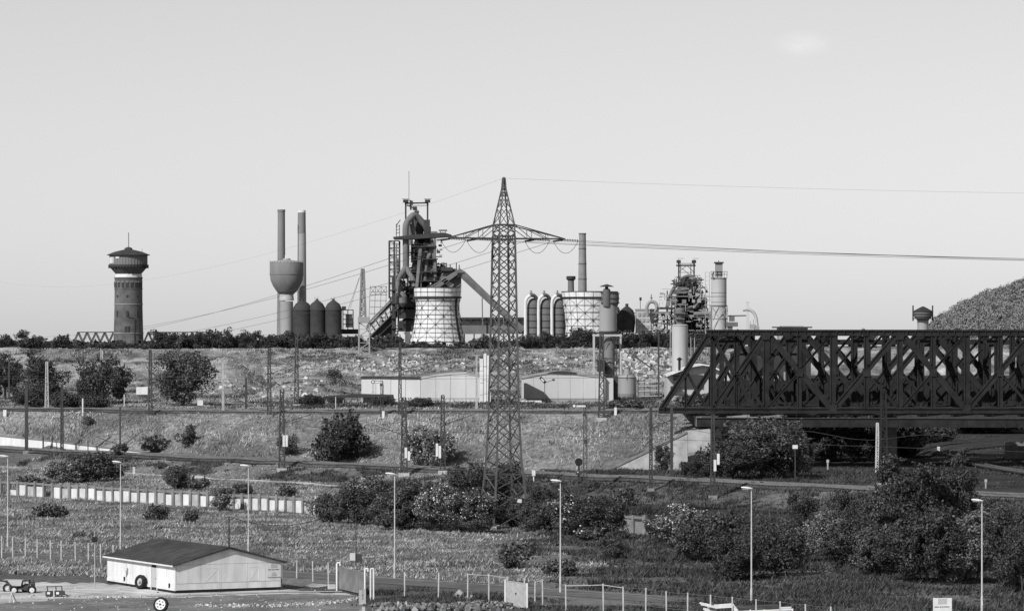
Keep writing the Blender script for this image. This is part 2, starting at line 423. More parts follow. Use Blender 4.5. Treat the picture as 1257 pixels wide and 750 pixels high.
SPEC = {  # kind: clusters, leaves, leaf size, material, zlo, rad
    'bush': (20, 7500, 0.042, 'leaf_mid', 0.16, (0.20, 0.38)),
    'dark': (18, 7500, 0.042, 'leaf_dark', 0.16, (0.22, 0.40)),  # on most lower-right bushes these dark leaves stand in for shade
    'pale': (22, 7500, 0.043, 'leaf_pale', 0.16, (0.18, 0.36)),
    'tree': (28, 9000, 0.036, 'leaf_mid', 0.15, (0.16, 0.33)),
    'treedark': (26, 9000, 0.036, 'leaf_dark', 0.13, (0.16, 0.33)),
    'far': (12, 1500, 0.075, 'leaf_far', 0.2, (0.24, 0.44)),
    'small': (10, 1500, 0.085, 'leaf_mid', 0.2, (0.26, 0.48)),
}
ASP = [0.8, 1.25, 1.8, 2.6]
PROTO = {}
def proto(kind, k, ai, what):
    key = (kind, k, ai, what)
    if key in PROTO: return PROTO[key]
    ncl, n, leaf, mat, zlo, rad = SPEC[kind]; A = ASP[ai]
    rng = np.random.default_rng(100+k*17+ai*5+ncl*3+len(kind))
    p, nrm = crown_pts(rng, int(ncl*(0.6+0.45*A)), int(n*(0.6+0.4*A)), A, rad, zlo)
    PROTO[(kind, k, ai, 'crown')] = np_mesh('foliage', quads(p, nrm, leaf*rng.uniform(0.5, 1.2, len(p)), rng), 4, mat)
    if what == 'bloom':
        sel = rng.choice(len(p), max(60, len(p)//8), replace=False); sel = sel[(p[sel, 2] > 0.35*A)]
        # flower heads sit in clusters on the outer leaves
        f = vnoise(p[sel, 0]*4+9, p[sel, 2]*4+3*p[sel, 1], 6) > 0.45; sel = sel[f]
        c0 = np.array([0, 0, 0.45*A]); q = c0+(p[sel]-c0)*1.04
        PROTO[(kind, k, ai, 'bloom')] = np_mesh('blossom', quads(q, nrm[sel], leaf*rng.uniform(0.4, 0.85, len(q)), rng, 0.9), 4, 'blossom')
    t = 'tree' in kind
    PROTO[(kind, k, ai, 'stem')] = stem_mesh('trunk', rng, 0.06 if t else 0.035, A, 0.45 if t else 0.3)
    return PROTO[key]
NPL = [0]
def plant(kind, loc, hw, h, label, name='bush', cat='bush', group=None, bloom=False):
    k = NPL[0] % 3; NPL[0] += 1
    rng = random.Random(NPL[0]*31); ai = int(np.argmin([abs(math.log((h/hw)/a)) for a in ASP]))
    o = thing(name, label, cat, loc, group); o.rotation_euler = (0, 0, rng.uniform(0, 6.28))
    o.scale = (hw/0.98, hw/0.98, h/(0.99*ASP[ai]))
    tree = 'tree' in kind or name == 'tree'
    if bloom: proto(kind, k, ai, 'bloom')
    for nm, w_ in (('crown' if tree else 'foliage', 'crown'), ('trunk' if tree else 'stems', 'stem')):
        c = bpy.data.objects.new(nm, proto(kind, k, ai, w_)); C.objects.link(c); c.parent = o
    if bloom:
        c = bpy.data.objects.new('blossom', proto(kind, k, ai, 'bloom')); C.objects.link(c); c.parent = o; c['kind'] = 'stuff'
    return o
def bush(kind, px, ytop, ybase, hw, lo, hi, label, name='bush', cat='bush', bloom=False, group=None):
    p = gpt(px, ybase, lo, hi); d = p.y; s = d/F
    return plant(kind, (p.x, p.y, p.z-0.15), hw*s*1.17, (ybase-ytop)*s*1.04+0.25, label, name, cat, group, bloom)

B = [ # kind, px, ytop, ybase, halfwidth, dlo, dhi, label, name, category, blossom
 ('treedark', 6, 432, 490, 22, 700, 880, 'dark leafy tree cut by the left edge of the picture', 'tree', 'tree', 0),
 ('treedark', 52, 437, 497, 30, 700, 880, 'broad dark tree behind the pale lattice mast at far left', 'tree', 'tree', 0),
 ('dark', 40, 476, 503, 24, 690, 880, 'low dark scrub under the broad dark tree at far left', 'bush', 'bush', 0),
 ('dark', 85, 482, 503, 24, 690, 880, 'low dark scrub between the two dark trees at left', 'bush', 'bush', 0),
 ('treedark', 126, 441, 497, 36, 700, 880, 'dark round tree behind the lattice mast left of the leafy tree', 'tree', 'tree', 0),
 ('tree', 225, 429, 498, 37, 700, 880, 'big leafy tree with glossy sunlit leaves on the plateau edge', 'tree', 'tree', 0),
 ('dark', 118, 486, 503, 20, 690, 880, 'low dark hedge at the foot of the dark round tree', 'bush', 'bush', 0),
 ('dark', 416, 512, 568, 36, 590, 670, 'large dark bush alone on the grassy embankment slope', 'bush', 'bush', 0),
 ('pale', 528, 524, 573, 32, 590, 670, 'blossoming bush on the embankment behind the mast with white boards', 'bush', 'bush', 1),
 ('small', 230, 522, 548, 13, 600, 720, 'small dark shrub high on the embankment left of centre', 'shrub', 'bush', 0),
 ('small', 354, 530, 560, 13, 590, 690, 'small bush beside the embankment mast with two white boards', 'shrub', 'bush', 0),
 ('small', 108, 511, 523, 8, 640, 760, 'tiny round dark shrub above the white retaining wall', 'shrub', 'bush', 0),
 ('small', 190, 536, 556, 18, 620, 740, 'dark weedy shrub on the slope above the end of the white wall', 'shrub', 'bush', 0),
 ('small', 146, 543, 561, 10, 610, 700, 'small shrub growing in front of the white retaining wall', 'shrub', 'bush', 0),
 ('bush', 118, 555, 592, 34, 560, 650, 'wide dark bush on the lower slope above the concrete wall', 'bush', 'bush', 0),
 ('pale', 74, 564, 592, 24, 560, 650, 'low bush with pale blossom left of the wide dark bush', 'bush', 'bush', 1),
 ('bush', 219, 571, 599, 20, 540, 640, 'rounded dark bush just behind the concrete wall', 'bush', 'bush', 0),
 ('small', 245, 585, 601, 14, 530, 640, 'small blossoming bush right of the rounded dark bush', 'shrub', 'bush', 1),
 ('pale', 272, 595, 627, 15, 480, 515, 'white flowering elder bush standing against the concrete wall', 'bush', 'bush', 1),
 ('small', 350, 596, 611, 12, 520, 620, 'small blossoming shrub behind the right end of the wall', 'shrub', 'bush', 1),
 ('bush', 406, 606, 642, 24, 440, 520, 'bush hiding the right end of the concrete wall', 'bush', 'bush', 0),
 ('dark', 450, 584, 645, 30, 440, 520, 'tall dark bush left of the lamp post in the thicket', 'bush', 'bush', 0),
 ('bush', 497, 592, 650, 32, 440, 520, 'broad bush behind the middle lamp post', 'bush', 'bush', 0),
 ('pale', 541, 598, 652, 30, 440, 520, 'pale leafed bush with blossom in the thicket left of the pylon', 'bush', 'bush', 1),
 ('dark', 574, 567, 620, 26, 470, 560, 'tall dark bush rising behind the thicket left of the pylon', 'bush', 'bush', 0),
 ('bush', 586, 603, 655, 22, 440, 500, 'bush at the left foot of the pylon', 'bush', 'bush', 1),
 ('dark', 622, 568, 618, 22, 470, 560, 'dark bush seen through the legs of the pylon', 'bush', 'bush', 0),
 ('bush', 628, 610, 648, 22, 462, 520, 'bush growing between the legs of the pylon', 'bush', 'bush', 0),
 ('dark', 664, 598, 650, 20, 450, 520, 'dark bush just right of the pylon foot', 'bush', 'bush', 0),
 ('bush', 697, 602, 656, 32, 440, 500, 'bush behind the lamp post right of the pylon', 'bush', 'bush', 1),
 ('dark', 738, 608, 662, 30, 430, 500, 'dark bush left of the broken piece of concrete wall', 'bush', 'bush', 0),
 ('bush', 752, 654, 686, 20, 380, 450, 'low bush in the meadow before the broken wall', 'bush', 'bush', 0),
 ('small', 720, 645, 664, 18, 410, 460, 'small pale shrub at the edge of the meadow right of the pylon', 'shrub', 'bush', 1),
 ('small', 768, 600, 622, 16, 480, 560, 'dark shrub on the bank above the broken wall', 'shrub', 'bush', 0),
 ('pale', 838, 617, 672, 32, 410, 480, 'pale blossoming bush right of the broken wall', 'bush', 'bush', 1),
 ('dark', 884, 634, 690, 36, 390, 450, 'bush between the pale blossoming bush and the right lamp post', 'bush', 'bush', 0),
 ('dark', 905, 655, 712, 34, 360, 420, 'dark bush left of the second lamp post from the right', 'bush', 'bush', 0),
 ('dark', 952, 652, 706, 34, 365, 430, 'dark bush right of the second lamp post from the right', 'bush', 'bush', 0),
 ('treedark', 985, 603, 660, 21, 420, 500, 'dark pointed young tree in the right hand thicket', 'tree', 'tree', 0),
 ('pale', 998, 635, 682, 30, 390, 470, 'bush with blossom below the dark pointed young tree', 'bush', 'bush', 1),
 ('dark', 1050, 636, 698, 38, 370, 450, 'wide bush in the middle of the right hand thicket', 'bush', 'bush', 0),
 ('treedark', 1118, 552, 690, 46, 390, 470, 'tall leafy tree in front of the bridge at right', 'tree', 'tree', 0),
 ('treedark', 1172, 560, 695, 36, 400, 480, 'dark tall tree right of the leafy one before the bridge', 'tree', 'tree', 0),
 ('bush', 1082, 600, 690, 28, 390, 470, 'bush leaning against the left of the tall leafy tree', 'bush', 'bush', 0),
 ('dark', 1138, 632, 716, 38, 360, 420, 'dark bush at the foot of the tall trees at right', 'bush', 'bush', 0),
 ('pale', 1200, 628, 716, 36, 360, 430, 'pale leafed bush behind the rightmost lamp post', 'bush', 'bush', 0),
 ('dark', 1246, 622, 724, 36, 355, 430, 'bush cut by the right edge of the picture', 'bush', 'bush', 0),
 ('pale', 1170, 690, 716, 22, 350, 400, 'low pale weedy shrub left of the rightmost lamp post', 'shrub', 'bush', 0),
 ('pale', 1243, 694, 722, 16, 345, 390, 'low pale weedy shrub right of the rightmost lamp post', 'shrub', 'bush', 0),
 ('tree', 936, 505, 588, 48, 560, 597, 'large leafy bush reaching up to the bridge girder', 'bush', 'bush', 0),
 ('dark', 884, 544, 589, 30, 560, 597, 'dark bush in front of the bridge abutment', 'bush', 'bush', 0),
 ('dark', 850, 564, 591, 15, 560, 597, 'low dark bush at the foot of the bridge abutment', 'bush', 'bush', 0),
 ('dark', 814, 546, 582, 11, 570, 598, 'dark bush in front of the sloping concrete wing wall', 'bush', 'bush', 0),
 ('bush', 983, 530, 582, 20, 570, 605, 'bush under the bridge beside the round railway sign', 'bush', 'bush', 0),
 ('dark', 1028, 528, 572, 30, 640, 720, 'dark bush in the shade beneath the bridge', 'bush', 'bush', 0),
 ('dark', 1090, 532, 566, 34, 660, 740, 'dark bush behind the black bridge pier mast', 'bush', 'bush', 0),
 ('bush', 428, 598, 644, 20, 445, 520, 'bush between the wall end and the tall dark bush', 'bush', 'bush', 0),
 ('bush', 474, 602, 650, 22, 440, 510, 'bush squeezed between the tall dark bush and the middle lamp post', 'bush', 'bush', 0),
 ('dark', 520, 590, 646, 20, 455, 520, 'dark bush just right of the middle lamp post', 'bush', 'bush', 0),
 ('bush', 560, 606, 654, 20, 440, 500, 'bush between the pale blossoming bush and the pylon', 'bush', 'bush', 1),
 ('dark', 604, 612, 650, 16, 462, 510, 'small dark bush behind the left leg of the pylon', 'bush', 'bush', 0),
 ('bush', 652, 616, 652, 18, 440, 500, 'bush behind the right leg of the pylon', 'bush', 'bush', 0),
 ('dark', 716, 606, 658, 22, 436, 490, 'dark bush in the row right of the lamp post beside the pylon', 'bush', 'bush', 0),
 ('dark', 676, 604, 650, 18, 450, 500, 'dark bush behind the lamp post beside the pylon', 'bush', 'bush', 0),
 ('dark', 812, 628, 668, 18, 420, 480, 'dark bush touching the right end of the broken wall', 'bush', 'bush', 0),
 ('bush', 860, 636, 690, 30, 385, 450, 'bush below the pale blossoming bush right of the broken wall', 'bush', 'bush', 0),
 ('dark', 928, 640, 700, 30, 380, 440, 'bush directly behind the second lamp post from the right', 'bush', 'bush', 0),
 ('bush', 968, 640, 690, 26, 385, 450, 'bush left of the blossom below the pointed tree', 'bush', 'bush', 0),
 ('pale', 1020, 630, 690, 28, 385, 450, 'pale leafed bush right of the blossom below the pointed tree', 'bush', 'bush', 0),
 ('bush', 1075, 640, 706, 34, 360, 430, 'bush in front of the leaning bush in the right hand thicket', 'bush', 'bush', 0),
 ('dark', 1108, 650, 714, 32, 355, 420, 'dark bush before the trunk of the tall leafy tree', 'bush', 'bush', 0),
 ('dark', 1168, 640, 716, 32, 355, 420, 'dark bush before the trunk of the dark tall tree', 'bush', 'bush', 0),
 ('bush', 1222, 618, 700, 32, 375, 440, 'bush between the rightmost lamp post and the right edge', 'bush', 'bush', 0),
 ('bush', 1190, 600, 680, 28, 400, 460, 'bush rising behind the head of the rightmost lamp', 'bush', 'bush', 0),
 ('dark', 1255, 640, 728, 26, 350, 420, 'dark bush at the right edge in front of the cut bush', 'bush', 'bush', 0),
 ('dark', 1046, 600, 660, 26, 420, 480, 'dark bush left of the leaning bush near the lower track', 'bush', 'bush', 0),
 ('dark', 905, 548, 590, 26, 560, 597, 'dark bush at the left foot of the large leafy bush by the bridge', 'bush', 'bush', 0),
 ('dark', 962, 545, 588, 24, 560, 597, 'dark bush at the right foot of the large leafy bush by the bridge', 'bush', 'bush', 0),
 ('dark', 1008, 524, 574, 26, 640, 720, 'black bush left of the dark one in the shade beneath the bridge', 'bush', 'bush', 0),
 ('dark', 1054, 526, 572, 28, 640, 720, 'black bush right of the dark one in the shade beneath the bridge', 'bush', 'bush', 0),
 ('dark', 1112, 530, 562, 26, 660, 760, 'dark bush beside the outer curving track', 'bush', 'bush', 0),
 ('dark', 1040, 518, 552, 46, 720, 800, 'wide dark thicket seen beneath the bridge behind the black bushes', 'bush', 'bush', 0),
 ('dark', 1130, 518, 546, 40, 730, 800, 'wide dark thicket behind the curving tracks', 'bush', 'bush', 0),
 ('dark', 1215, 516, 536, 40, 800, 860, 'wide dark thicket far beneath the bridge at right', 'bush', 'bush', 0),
 ('small', 690, 690, 706, 20, 365, 400, 'low weedy shrub left of the lamp post by the pale gate', 'shrub', 'bush', 0),
 ('small', 40, 586, 596, 20, 540, 620, 'low shrub behind the left end of the concrete wall', 'shrub', 'bush', 0),
 ('small', 300, 596, 606, 14, 520, 600, 'low shrub behind the wall between elder bush and lamp', 'shrub', 'bush', 0),
 ('small', 60, 622, 636, 22, 440, 540, 'low shrub in the meadow below the left part of the wall', 'shrub', 'bush', 0),
 ('small', 190, 620, 638, 15, 440, 520, 'dark shrub in the meadow below the middle of the wall', 'shrub', 'bush', 0),
 ('small', 235, 630, 641, 12, 440, 520, 'small shrub in the meadow under the rounded dark bush', 'shrub', 'bush', 0),
 ('small', 632, 668, 698, 22, 375, 430, 'dark low shrub in the meadow below the pylon', 'shrub', 'bush', 0),
 ('dark', 470, 488, 498, 14, 680, 760, 'dark hedge before the canopy of the pale warehouse', 'bush', 'bush', 0),
 ('dark', 519, 489, 500, 20, 670, 760, 'dark low hedge in front of the pale warehouse', 'bush', 'bush', 0),
 ('dark', 384, 486, 498, 18, 670, 760, 'dark low bush left of the warehouse canopy', 'bush', 'bush', 0),
 ('small', 411, 447, 466, 9, 780, 900, 'small dark shrub on the mound left of the crane mast', 'shrub', 'bush', 0),
 ('small', 848, 486, 500, 22, 650, 700, 'weedy shrub behind the end of the bridge truss', 'shrub', 'bush', 0),
 ('small', 770, 493, 503, 22, 650, 700, 'low weeds beside the track in front of the silo', 'shrub', 'bush', 0),
]
for k, px, yt, yb, hw, lo, hi, lab, nm, ct, bl in B:
    bush(k, px, yt, yb, hw, lo, hi, lab, nm, ct, bool(bl))

# trees along the top of the far bank, each its own thing
rg = random.Random(5)
BELT = [ # px0, px1, top low, top high, step, label
 (-6, 86, 408, 424, 13, 'dark tree in the skyline left of the far truss bridge'),
 (88, 178, 417, 425, 14, 'dark bush on the bank top at the foot of the water tower'),
 (196, 258, 403, 419, 13, 'dark tree on the bank top between water tower and bowl tank'),
 (262, 338, 401, 419, 13, 'dark tree on the bank top just left of the bowl tank'),
 (342, 440, 404, 416, 13, 'dark tree on the bank top below the domed tanks'),
 (446, 500, 409, 423, 13, 'dark tree on the bank top below the inclined skip hoist'),
 (506, 572, 418, 426, 15, 'low shrub on the bank top before the large cooling tower'),
 (582, 640, 408, 422, 14, 'dark tree on the bank top behind the pylon'),
 (646, 692, 404, 416, 12, 'dark tree on the bank top before the three hot stoves'),
 (698, 738, 400, 414, 12, 'dark tree on the bank top before the scaffolded cooling tower'),
 (746, 826, 403, 409, 11, 'dark tree of the thick hedge right of the capped tower'),
 (832, 905, 404, 412, 12, 'dark tree on the bank top behind the bridge end'),
]
ORD = ['leftmost', 'second from left', 'third from left', 'fourth from left', 'fifth from left', 'sixth from left', 'seventh from left', 'eighth from left', 'ninth from left', 'tenth from left']
for x0, x1, t0, t1, st, lab in BELT:
    x = x0; i = 0
    while x < x1:
        px = x+rg.uniform(-2, 2); d = rg.uniform(966, 990); s = d/F; z = g1(px, d)
        top = rg.uniform(t0, t1); yb = HOR+(HCAM-z)*F/d; tr = lab.split(' ')[1] == 'tree'
        plant('far', (X(px, d), d, z-0.2), rg.uniform(0.75, 1.25)*st*s, max(0.8, (yb-top)*s), ORD[i]+' '+lab, 'tree' if tr else 'bush', 'tree' if tr else 'bush', 'trees along the bank top')
        x += st; i += 1
# undergrowth behind the single trees: one mass
rng = np.random.default_rng(44); VV = []
hp = np.concatenate([rng.uniform(0, 86, 34), rng.uniform(196, 440, 150), rng.uniform(440, 494, 30), rng.uniform(585, 690, 60), rng.uniform(690, 910, 220), rng.uniform(90, 190, 34), rng.uniform(506, 575, 12)])
for px in hp:
    d = rng.uniform(985, 1030); s = d/F; z = float(gz(px, d)[0]); r = rng.uniform(5, 9)*s; n = 90
    u = rng.normal(size=(n, 3)); u /= np.linalg.norm(u, axis=1, keepdims=True)
    top = rng.uniform(406, 416) if px > 740 else rng.uniform(411, 422)
    if px < 190: top = rng.uniform(418, 424)
    if 494 < px < 640: top = rng.uniform(419, 425)
    c = np.array([(px-628.5)*s, d, (z+HCAM-(top-HOR)*s)/2]); hz = (HCAM-(top-HOR)*s-z)/2+0.3
    p = c+u*np.array([r, r, hz])*rng.uniform(0.6, 1.05, (n, 1)); VV.append(quads(p, u+rng.normal(size=(n, 3))*0.5, rng.uniform(0.25, 0.55, n), rng, 0.75))
o = bpy.data.objects.new('hedge', np_mesh('hedge', np.concatenate(VV), 4, 'leaf_far')); C.objects.link(o); tag(o, 'dense dark undergrowth along the top of the bank', None, None, 'stuff')
for px, top, hw, lab in ((27, 403, 10, 'tallest round tree in the skyline at far left'), (46, 407, 9, 'second round tree in the skyline at far left'), (279, 399, 10, 'tallest dark tree standing between the water tower and the bowl tank'), (598, 409, 12, 'rounded tree under the long gallery right of the cooling tower'), (716, 398, 12, 'tallest tree before the scaffolded cooling tower'), (1058, 401, 8, 'round bush top peeping above the bridge chord'), (1072, 403, 6, 'small bush top peeping above the bridge chord right of the round one')):
    d = 985; z = g1(px, d); s = d/F
    plant('far', (X(px, d), d, z-0.2), hw*s, (HOR+(HCAM-z)*F/d-top)*s, lab, 'tree', 'tree')

# wood on the hill: one mass
rng = np.random.default_rng(3); allV = []
tp = rng.uniform(1140, 1420, 1500); td = rng.uniform(1200, 1560, 1500)
keep = td < 1600-0*tp; tz = hill_z(tp, td); tx = (tp-628.5)*HD/F
for i in range(len(tp)):
    if tz[i] < 17 or 628.5+tx[i]*F/td[i] < 1147: continue
    r = rng.uniform(1.6, 3.4); n = 170
    u = rng.normal(size=(n, 3)); u /= np.linalg.norm(u, axis=1, keepdims=True); u[:, 2] = np.abs(u[:, 2])*1.1-0.1
    c = np.array([tx[i], td[i], tz[i]+0.6])+u*r*rng.uniform(0.7, 1.05, (n, 1))
    allV.append(quads(c, u+rng.normal(size=(n, 3))*0.12, rng.uniform(0.22, 0.42, n), rng, 0.8))
me = np_mesh('woodland', np.concatenate(allV), 4, 'leaf_hill')
o = bpy.data.objects.new('woodland', me); C.objects.link(o); tag(o, 'dense wood covering the hill at the right edge', None, None, 'stuff')

# ------------------------------------------------------------------ grass
def road_d(x): return 355.0-1.0*x
def tufts(name, mat, px, d, h, wd, nb, label, rng, jitter=0.3):
    z = gz(px, d); x = (px-628.5)*d/F; base = np.stack([x, d, z-0.03], 1)
    N = len(px); base = np.repeat(base, nb, 0); hh = np.repeat(h, nb)*rng.uniform(0.55, 1.15, N*nb)
    base[:, :2] += rng.normal(size=(N*nb, 2))*jitter
    a = rng.uniform(0, 2*np.pi, N*nb); lean = rng.normal(size=(N*nb, 2))*0.65+np.array([0.25, 0.0])
    t = np.stack([np.cos(a), np.sin(a), np.zeros_like(a)], 1)*(wd*rng.uniform(0.6, 1.3, N*nb))[:, None]
    tip = base+np.stack([lean[:, 0]*hh, lean[:, 1]*hh, hh], 1)
    V = np.stack([base-t, base+t, tip], 1).reshape(-1, 3)
    o = bpy.data.objects.new(name, np_mesh(name, V, 3, mat)); C.objects.link(o)
    return tag(o, label, None, None, 'stuff')
rng = np.random.default_rng(21)
def scatter(n, d0, d1, p0=-60, p1=1320):
    # even per area on the ground
    d = np.sqrt(rng.uniform(d0**2, d1**2, n)); return rng.uniform(p0, p1, n), d
px, d = scatter(205000, 320, 660)
x = (px-628.5)*d/F
wl = dl(px, 470, -1.2); tr = dl(px, 564, -1.27); toe = np.interp(px, PXC, TOE)
off_road = (d > road_d(x)+5.2) | (px > 780)
ok = off_road & ((d > road_d(x)+5.2+2.2*vnoise(x/3, d/3, 2)) | ((px > 790+130*vnoise(x/4, d/6, 41)) & (d > 321))) & (np.abs(d-wl) > 0.8) & (np.abs(d-tr) > 4.2) & (d < toe-1) & (np.abs(d-tr+25.2) > 2.2) & ~((px > 1060) & (d > tr))
patch = vnoise(x/9, d/14, 5)*0.6+vnoise(x/3, d/4, 6)*0.4
bare = vnoise(x/5, d/9, 71)*0.7+vnoise(x/1.5, d/3, 72)*0.3
ok &= (rng.random(len(px)) < np.clip(0.35+1.1*patch, 0, 1)) & ((bare < 0.66) | (rng.random(len(px)) < 0.12))
# dry fescue in the open meadow, nettles and docks in patches; extra ones to the right stand in for shade
slope = (d > tr-20) & (d < tr-5)  # extra weeds on this front slope put its shadow into colour
weed_shade = (vnoise(x/22, d/9, 9)*0.36+vnoise(x/7, d/5, 19)*0.34+vnoise(x/2.2, d/2.4, 12)*0.30+0.03+np.clip((x-2)/30, -0.2, 0.55)+np.where(slope, 0.3, 0)) > 0.60
clump = vnoise(x/1.6, d/2.4, 51)**2
g = ok & ~weed_shade; q = ok & weed_shade
tufts('grass', 'grass_meadow', px[g], d[g], 0.08+0.2*patch[g]+0.5*clump[g]*rng.uniform(0.5, 1.2, g.sum()), 0.05, 4, 'dry meadow grass between yard and railway', rng)
tufts('weeds', 'weeds', px[q], d[q], 0.10+0.25*patch[q]+0.85*clump[q]*rng.uniform(0.5, 1.2, q.sum()), 0.075, 5, 'dark weeds in meadow patches, extra at right and on slope standing in for shade', rng)
px, d = scatter(80000, 590, 760, -60, 900)
toe = np.interp(px, PXC, TOE); top = np.interp(px, PXC, DU)-5.5; x = (px-628.5)*d/F
patch = vnoise(x/5+d/11, d/9, 15)
ok = (d > toe+0.5) & (d < top) & (rng.random(len(px)) < 0.4+0.8*patch) & ((px < 742) | (d > 606)) & (px < 845)
tufts('embankment_grass', 'grass_slope', px[ok], d[ok], 0.2+0.5*patch[ok]+0.5*vnoise(x[ok]/1.5+d[ok]/4, d[ok]/3, 61)**2, 0.065, 4, 'long windblown grass on the embankment slope', rng)
px, d = scatter(26000, 680, 960, -40, 880); x = (px-628.5)*d/F
up = np.interp(px, PXC, DU)+42; patch = vnoise(x/8, d/8, 25)*0.6+vnoise(x/3, d/3, 26)*0.4
ok = (d > up) & (patch > np.where(px < 330, 0.62, 0.54))
tufts('bank_scrub', 'weeds', px[ok], d[ok], 0.25+0.6*patch[ok], 0.13, 4, 'thin scrub on the bank and plateau', rng, 0.5)
px, d = scatter(90000, 690, 962, -40, 890); x = (px-628.5)*d/F
up = np.interp(px, PXC, DU)+16; patch = vnoise(x/12, d/14, 91)*0.5+vnoise(x/3.5, d/5, 92)*0.5
ok = (d > up) & (rng.random(len(px)) < np.clip(1.7*patch-0.35, 0.05, 1)) & ((px < 430) | (d > 850) | (rng.random(len(px)) < 0.35)) & ((px < 760) | (rng.random(len(px)) < 0.4))
tufts('bank_grass', 'bank_grass', px[ok], d[ok], 0.15+0.55*patch[ok]**1.5, 0.12, 3, 'dry grass covering the plateau and the far bank', rng, 0.4)
# verge and weeds between road, fence and yard
px, d = scatter(12000, 318, 372, 380, 1300); x = (px-628.5)*d/F
patch = vnoise(x/3, d/5, 31); ok = (d < road_d(x)-4.5-2*patch) & (patch > 0.42) & (px > 440)
tufts('verge_weeds', 'weeds', px[ok], d[ok], 0.15+0.35*patch[ok], 0.06, 5, 'rough weeds on the verge along the wire fence', rng)
px, d = scatter(7000, 352, 412, -40, 240); x = (px-628.5)*d/F
patch = vnoise(x/3, d/5, 33); ok = (d < road_d(x)-4) & (d > 372+6*vnoise(x/5, d*0, 3)) & (patch > 0.25)
tufts('verge_grass', 'grass_meadow', px[ok], d[ok], 0.15+0.5*patch[ok], 0.07, 5, 'grass left of the shed behind the yard', rng)

# low weeds on the dark ground under the bridge
px, d = scatter(26000, 500, 800, 884, 1320); x = (px-628.5)*d/F
lo_ = np.interp(px, [884, 980, 1080, 1160, 1257, 1500], [600, 588, 540, 503, 492, 466]); patch = vnoise(x/6, d/9, 81)*0.6+vnoise(x/2, d/3, 82)*0.4
ok = (d > lo_) & (patch > 0.52)
tufts('low_weeds', 'weeds', px[ok], d[ok], 0.12+0.5*patch[ok]**2, 0.09, 4, 'low dark weeds between the curving tracks under the bridge', rng)
# ------------------------------------------------------------------ road, yard, tracks
def ribbon(name, mat, pxs, dlo, dhi, lift, label, rows=6):
    pxs = np.asarray(pxs, float); mb = MB(); m = len(pxs)
    lo = dlo(pxs) if callable(dlo) else np.full(m, float(dlo)); hi = dhi(pxs) if callable(dhi) else np.full(m, float(dhi))
    for i in range(rows+1):
        d = lo+(hi-lo)*i/rows; z = gz(pxs, d)+lift
        mb.v.extend(zip(((pxs-628.5)*d/F).tolist(), d.tolist(), z.tolist()))
    for i in range(rows):
        for k in range(m-1): mb.f.append((i*m+k, i*m+k+1, (i+1)*m+k+1, (i+1)*m+k))
    return struct(name, mb, mat, label)
def yfun(pts):
    a = [p[0] for p in pts]; b = [p[1] for p in pts]
    return lambda px: HCAM*F/(np.interp(px, a, b)-HOR)
def wob(f, amp, sc_, k):
    return lambda px: f(px)+amp*(vnoise(px/sc_, px*0+k, k)-0.5)
ribbon('road', 'asphalt', np.arange(-120, 900, 8), lambda p: dl(p, 351.2, -1.0), lambda p: dl(p, 359.2, -1.0), 0.03, 'dark asphalt road running behind the wire fence')
ribbon('road_edge', 'concrete', np.arange(-120, 820, 8), lambda p: dl(p, 359.25, -1.0), lambda p: dl(p, 359.5, -1.0), 0.05, 'pale edging along the far side of the road', 1)
ribbon('yard', 'dirt', np.arange(-120, 452, 4), yfun([(-120, 775), (452, 775)]), wob(yfun([(-120, 704), (0, 711), (60, 715), (122, 716), (200, 722), (340, 722), (425, 729), (452, 735)]), 3.0, 9, 4), 0.012, 'pale dusty yard in front of the shed', 10)
ribbon('yard_asphalt', 'yard_tar', np.arange(-120, 446, 4), yfun([(-120, 780), (446, 780)]), wob(yfun([(-120, 741), (0, 740.5), (56, 737), (64, 734.5), (214, 733.5), (345, 728.5), (420, 729.5), (446, 733)]), 1.6, 11, 7), 0.018, 'asphalt strip in front of the yard', 8)
ribbon('apron_kerb', 'concrete', np.arange(180, 424, 4), yfun([(180, 732), (214, 732.0), (345, 727.0), (424, 726.6)]), yfun([(180, 730), (214, 730.2), (345, 725.6), (424, 725.6)]), 0.05, 'pale concrete apron along the gable of the shed', 1)
ribbon('path', 'dirt', np.arange(-120, 640, 8), lambda p: np.interp(p, PXC, DT)-27.4, lambda p: np.interp(p, PXC, DT)-23.2, 0.03, 'trodden path below the lower railway line', 2)

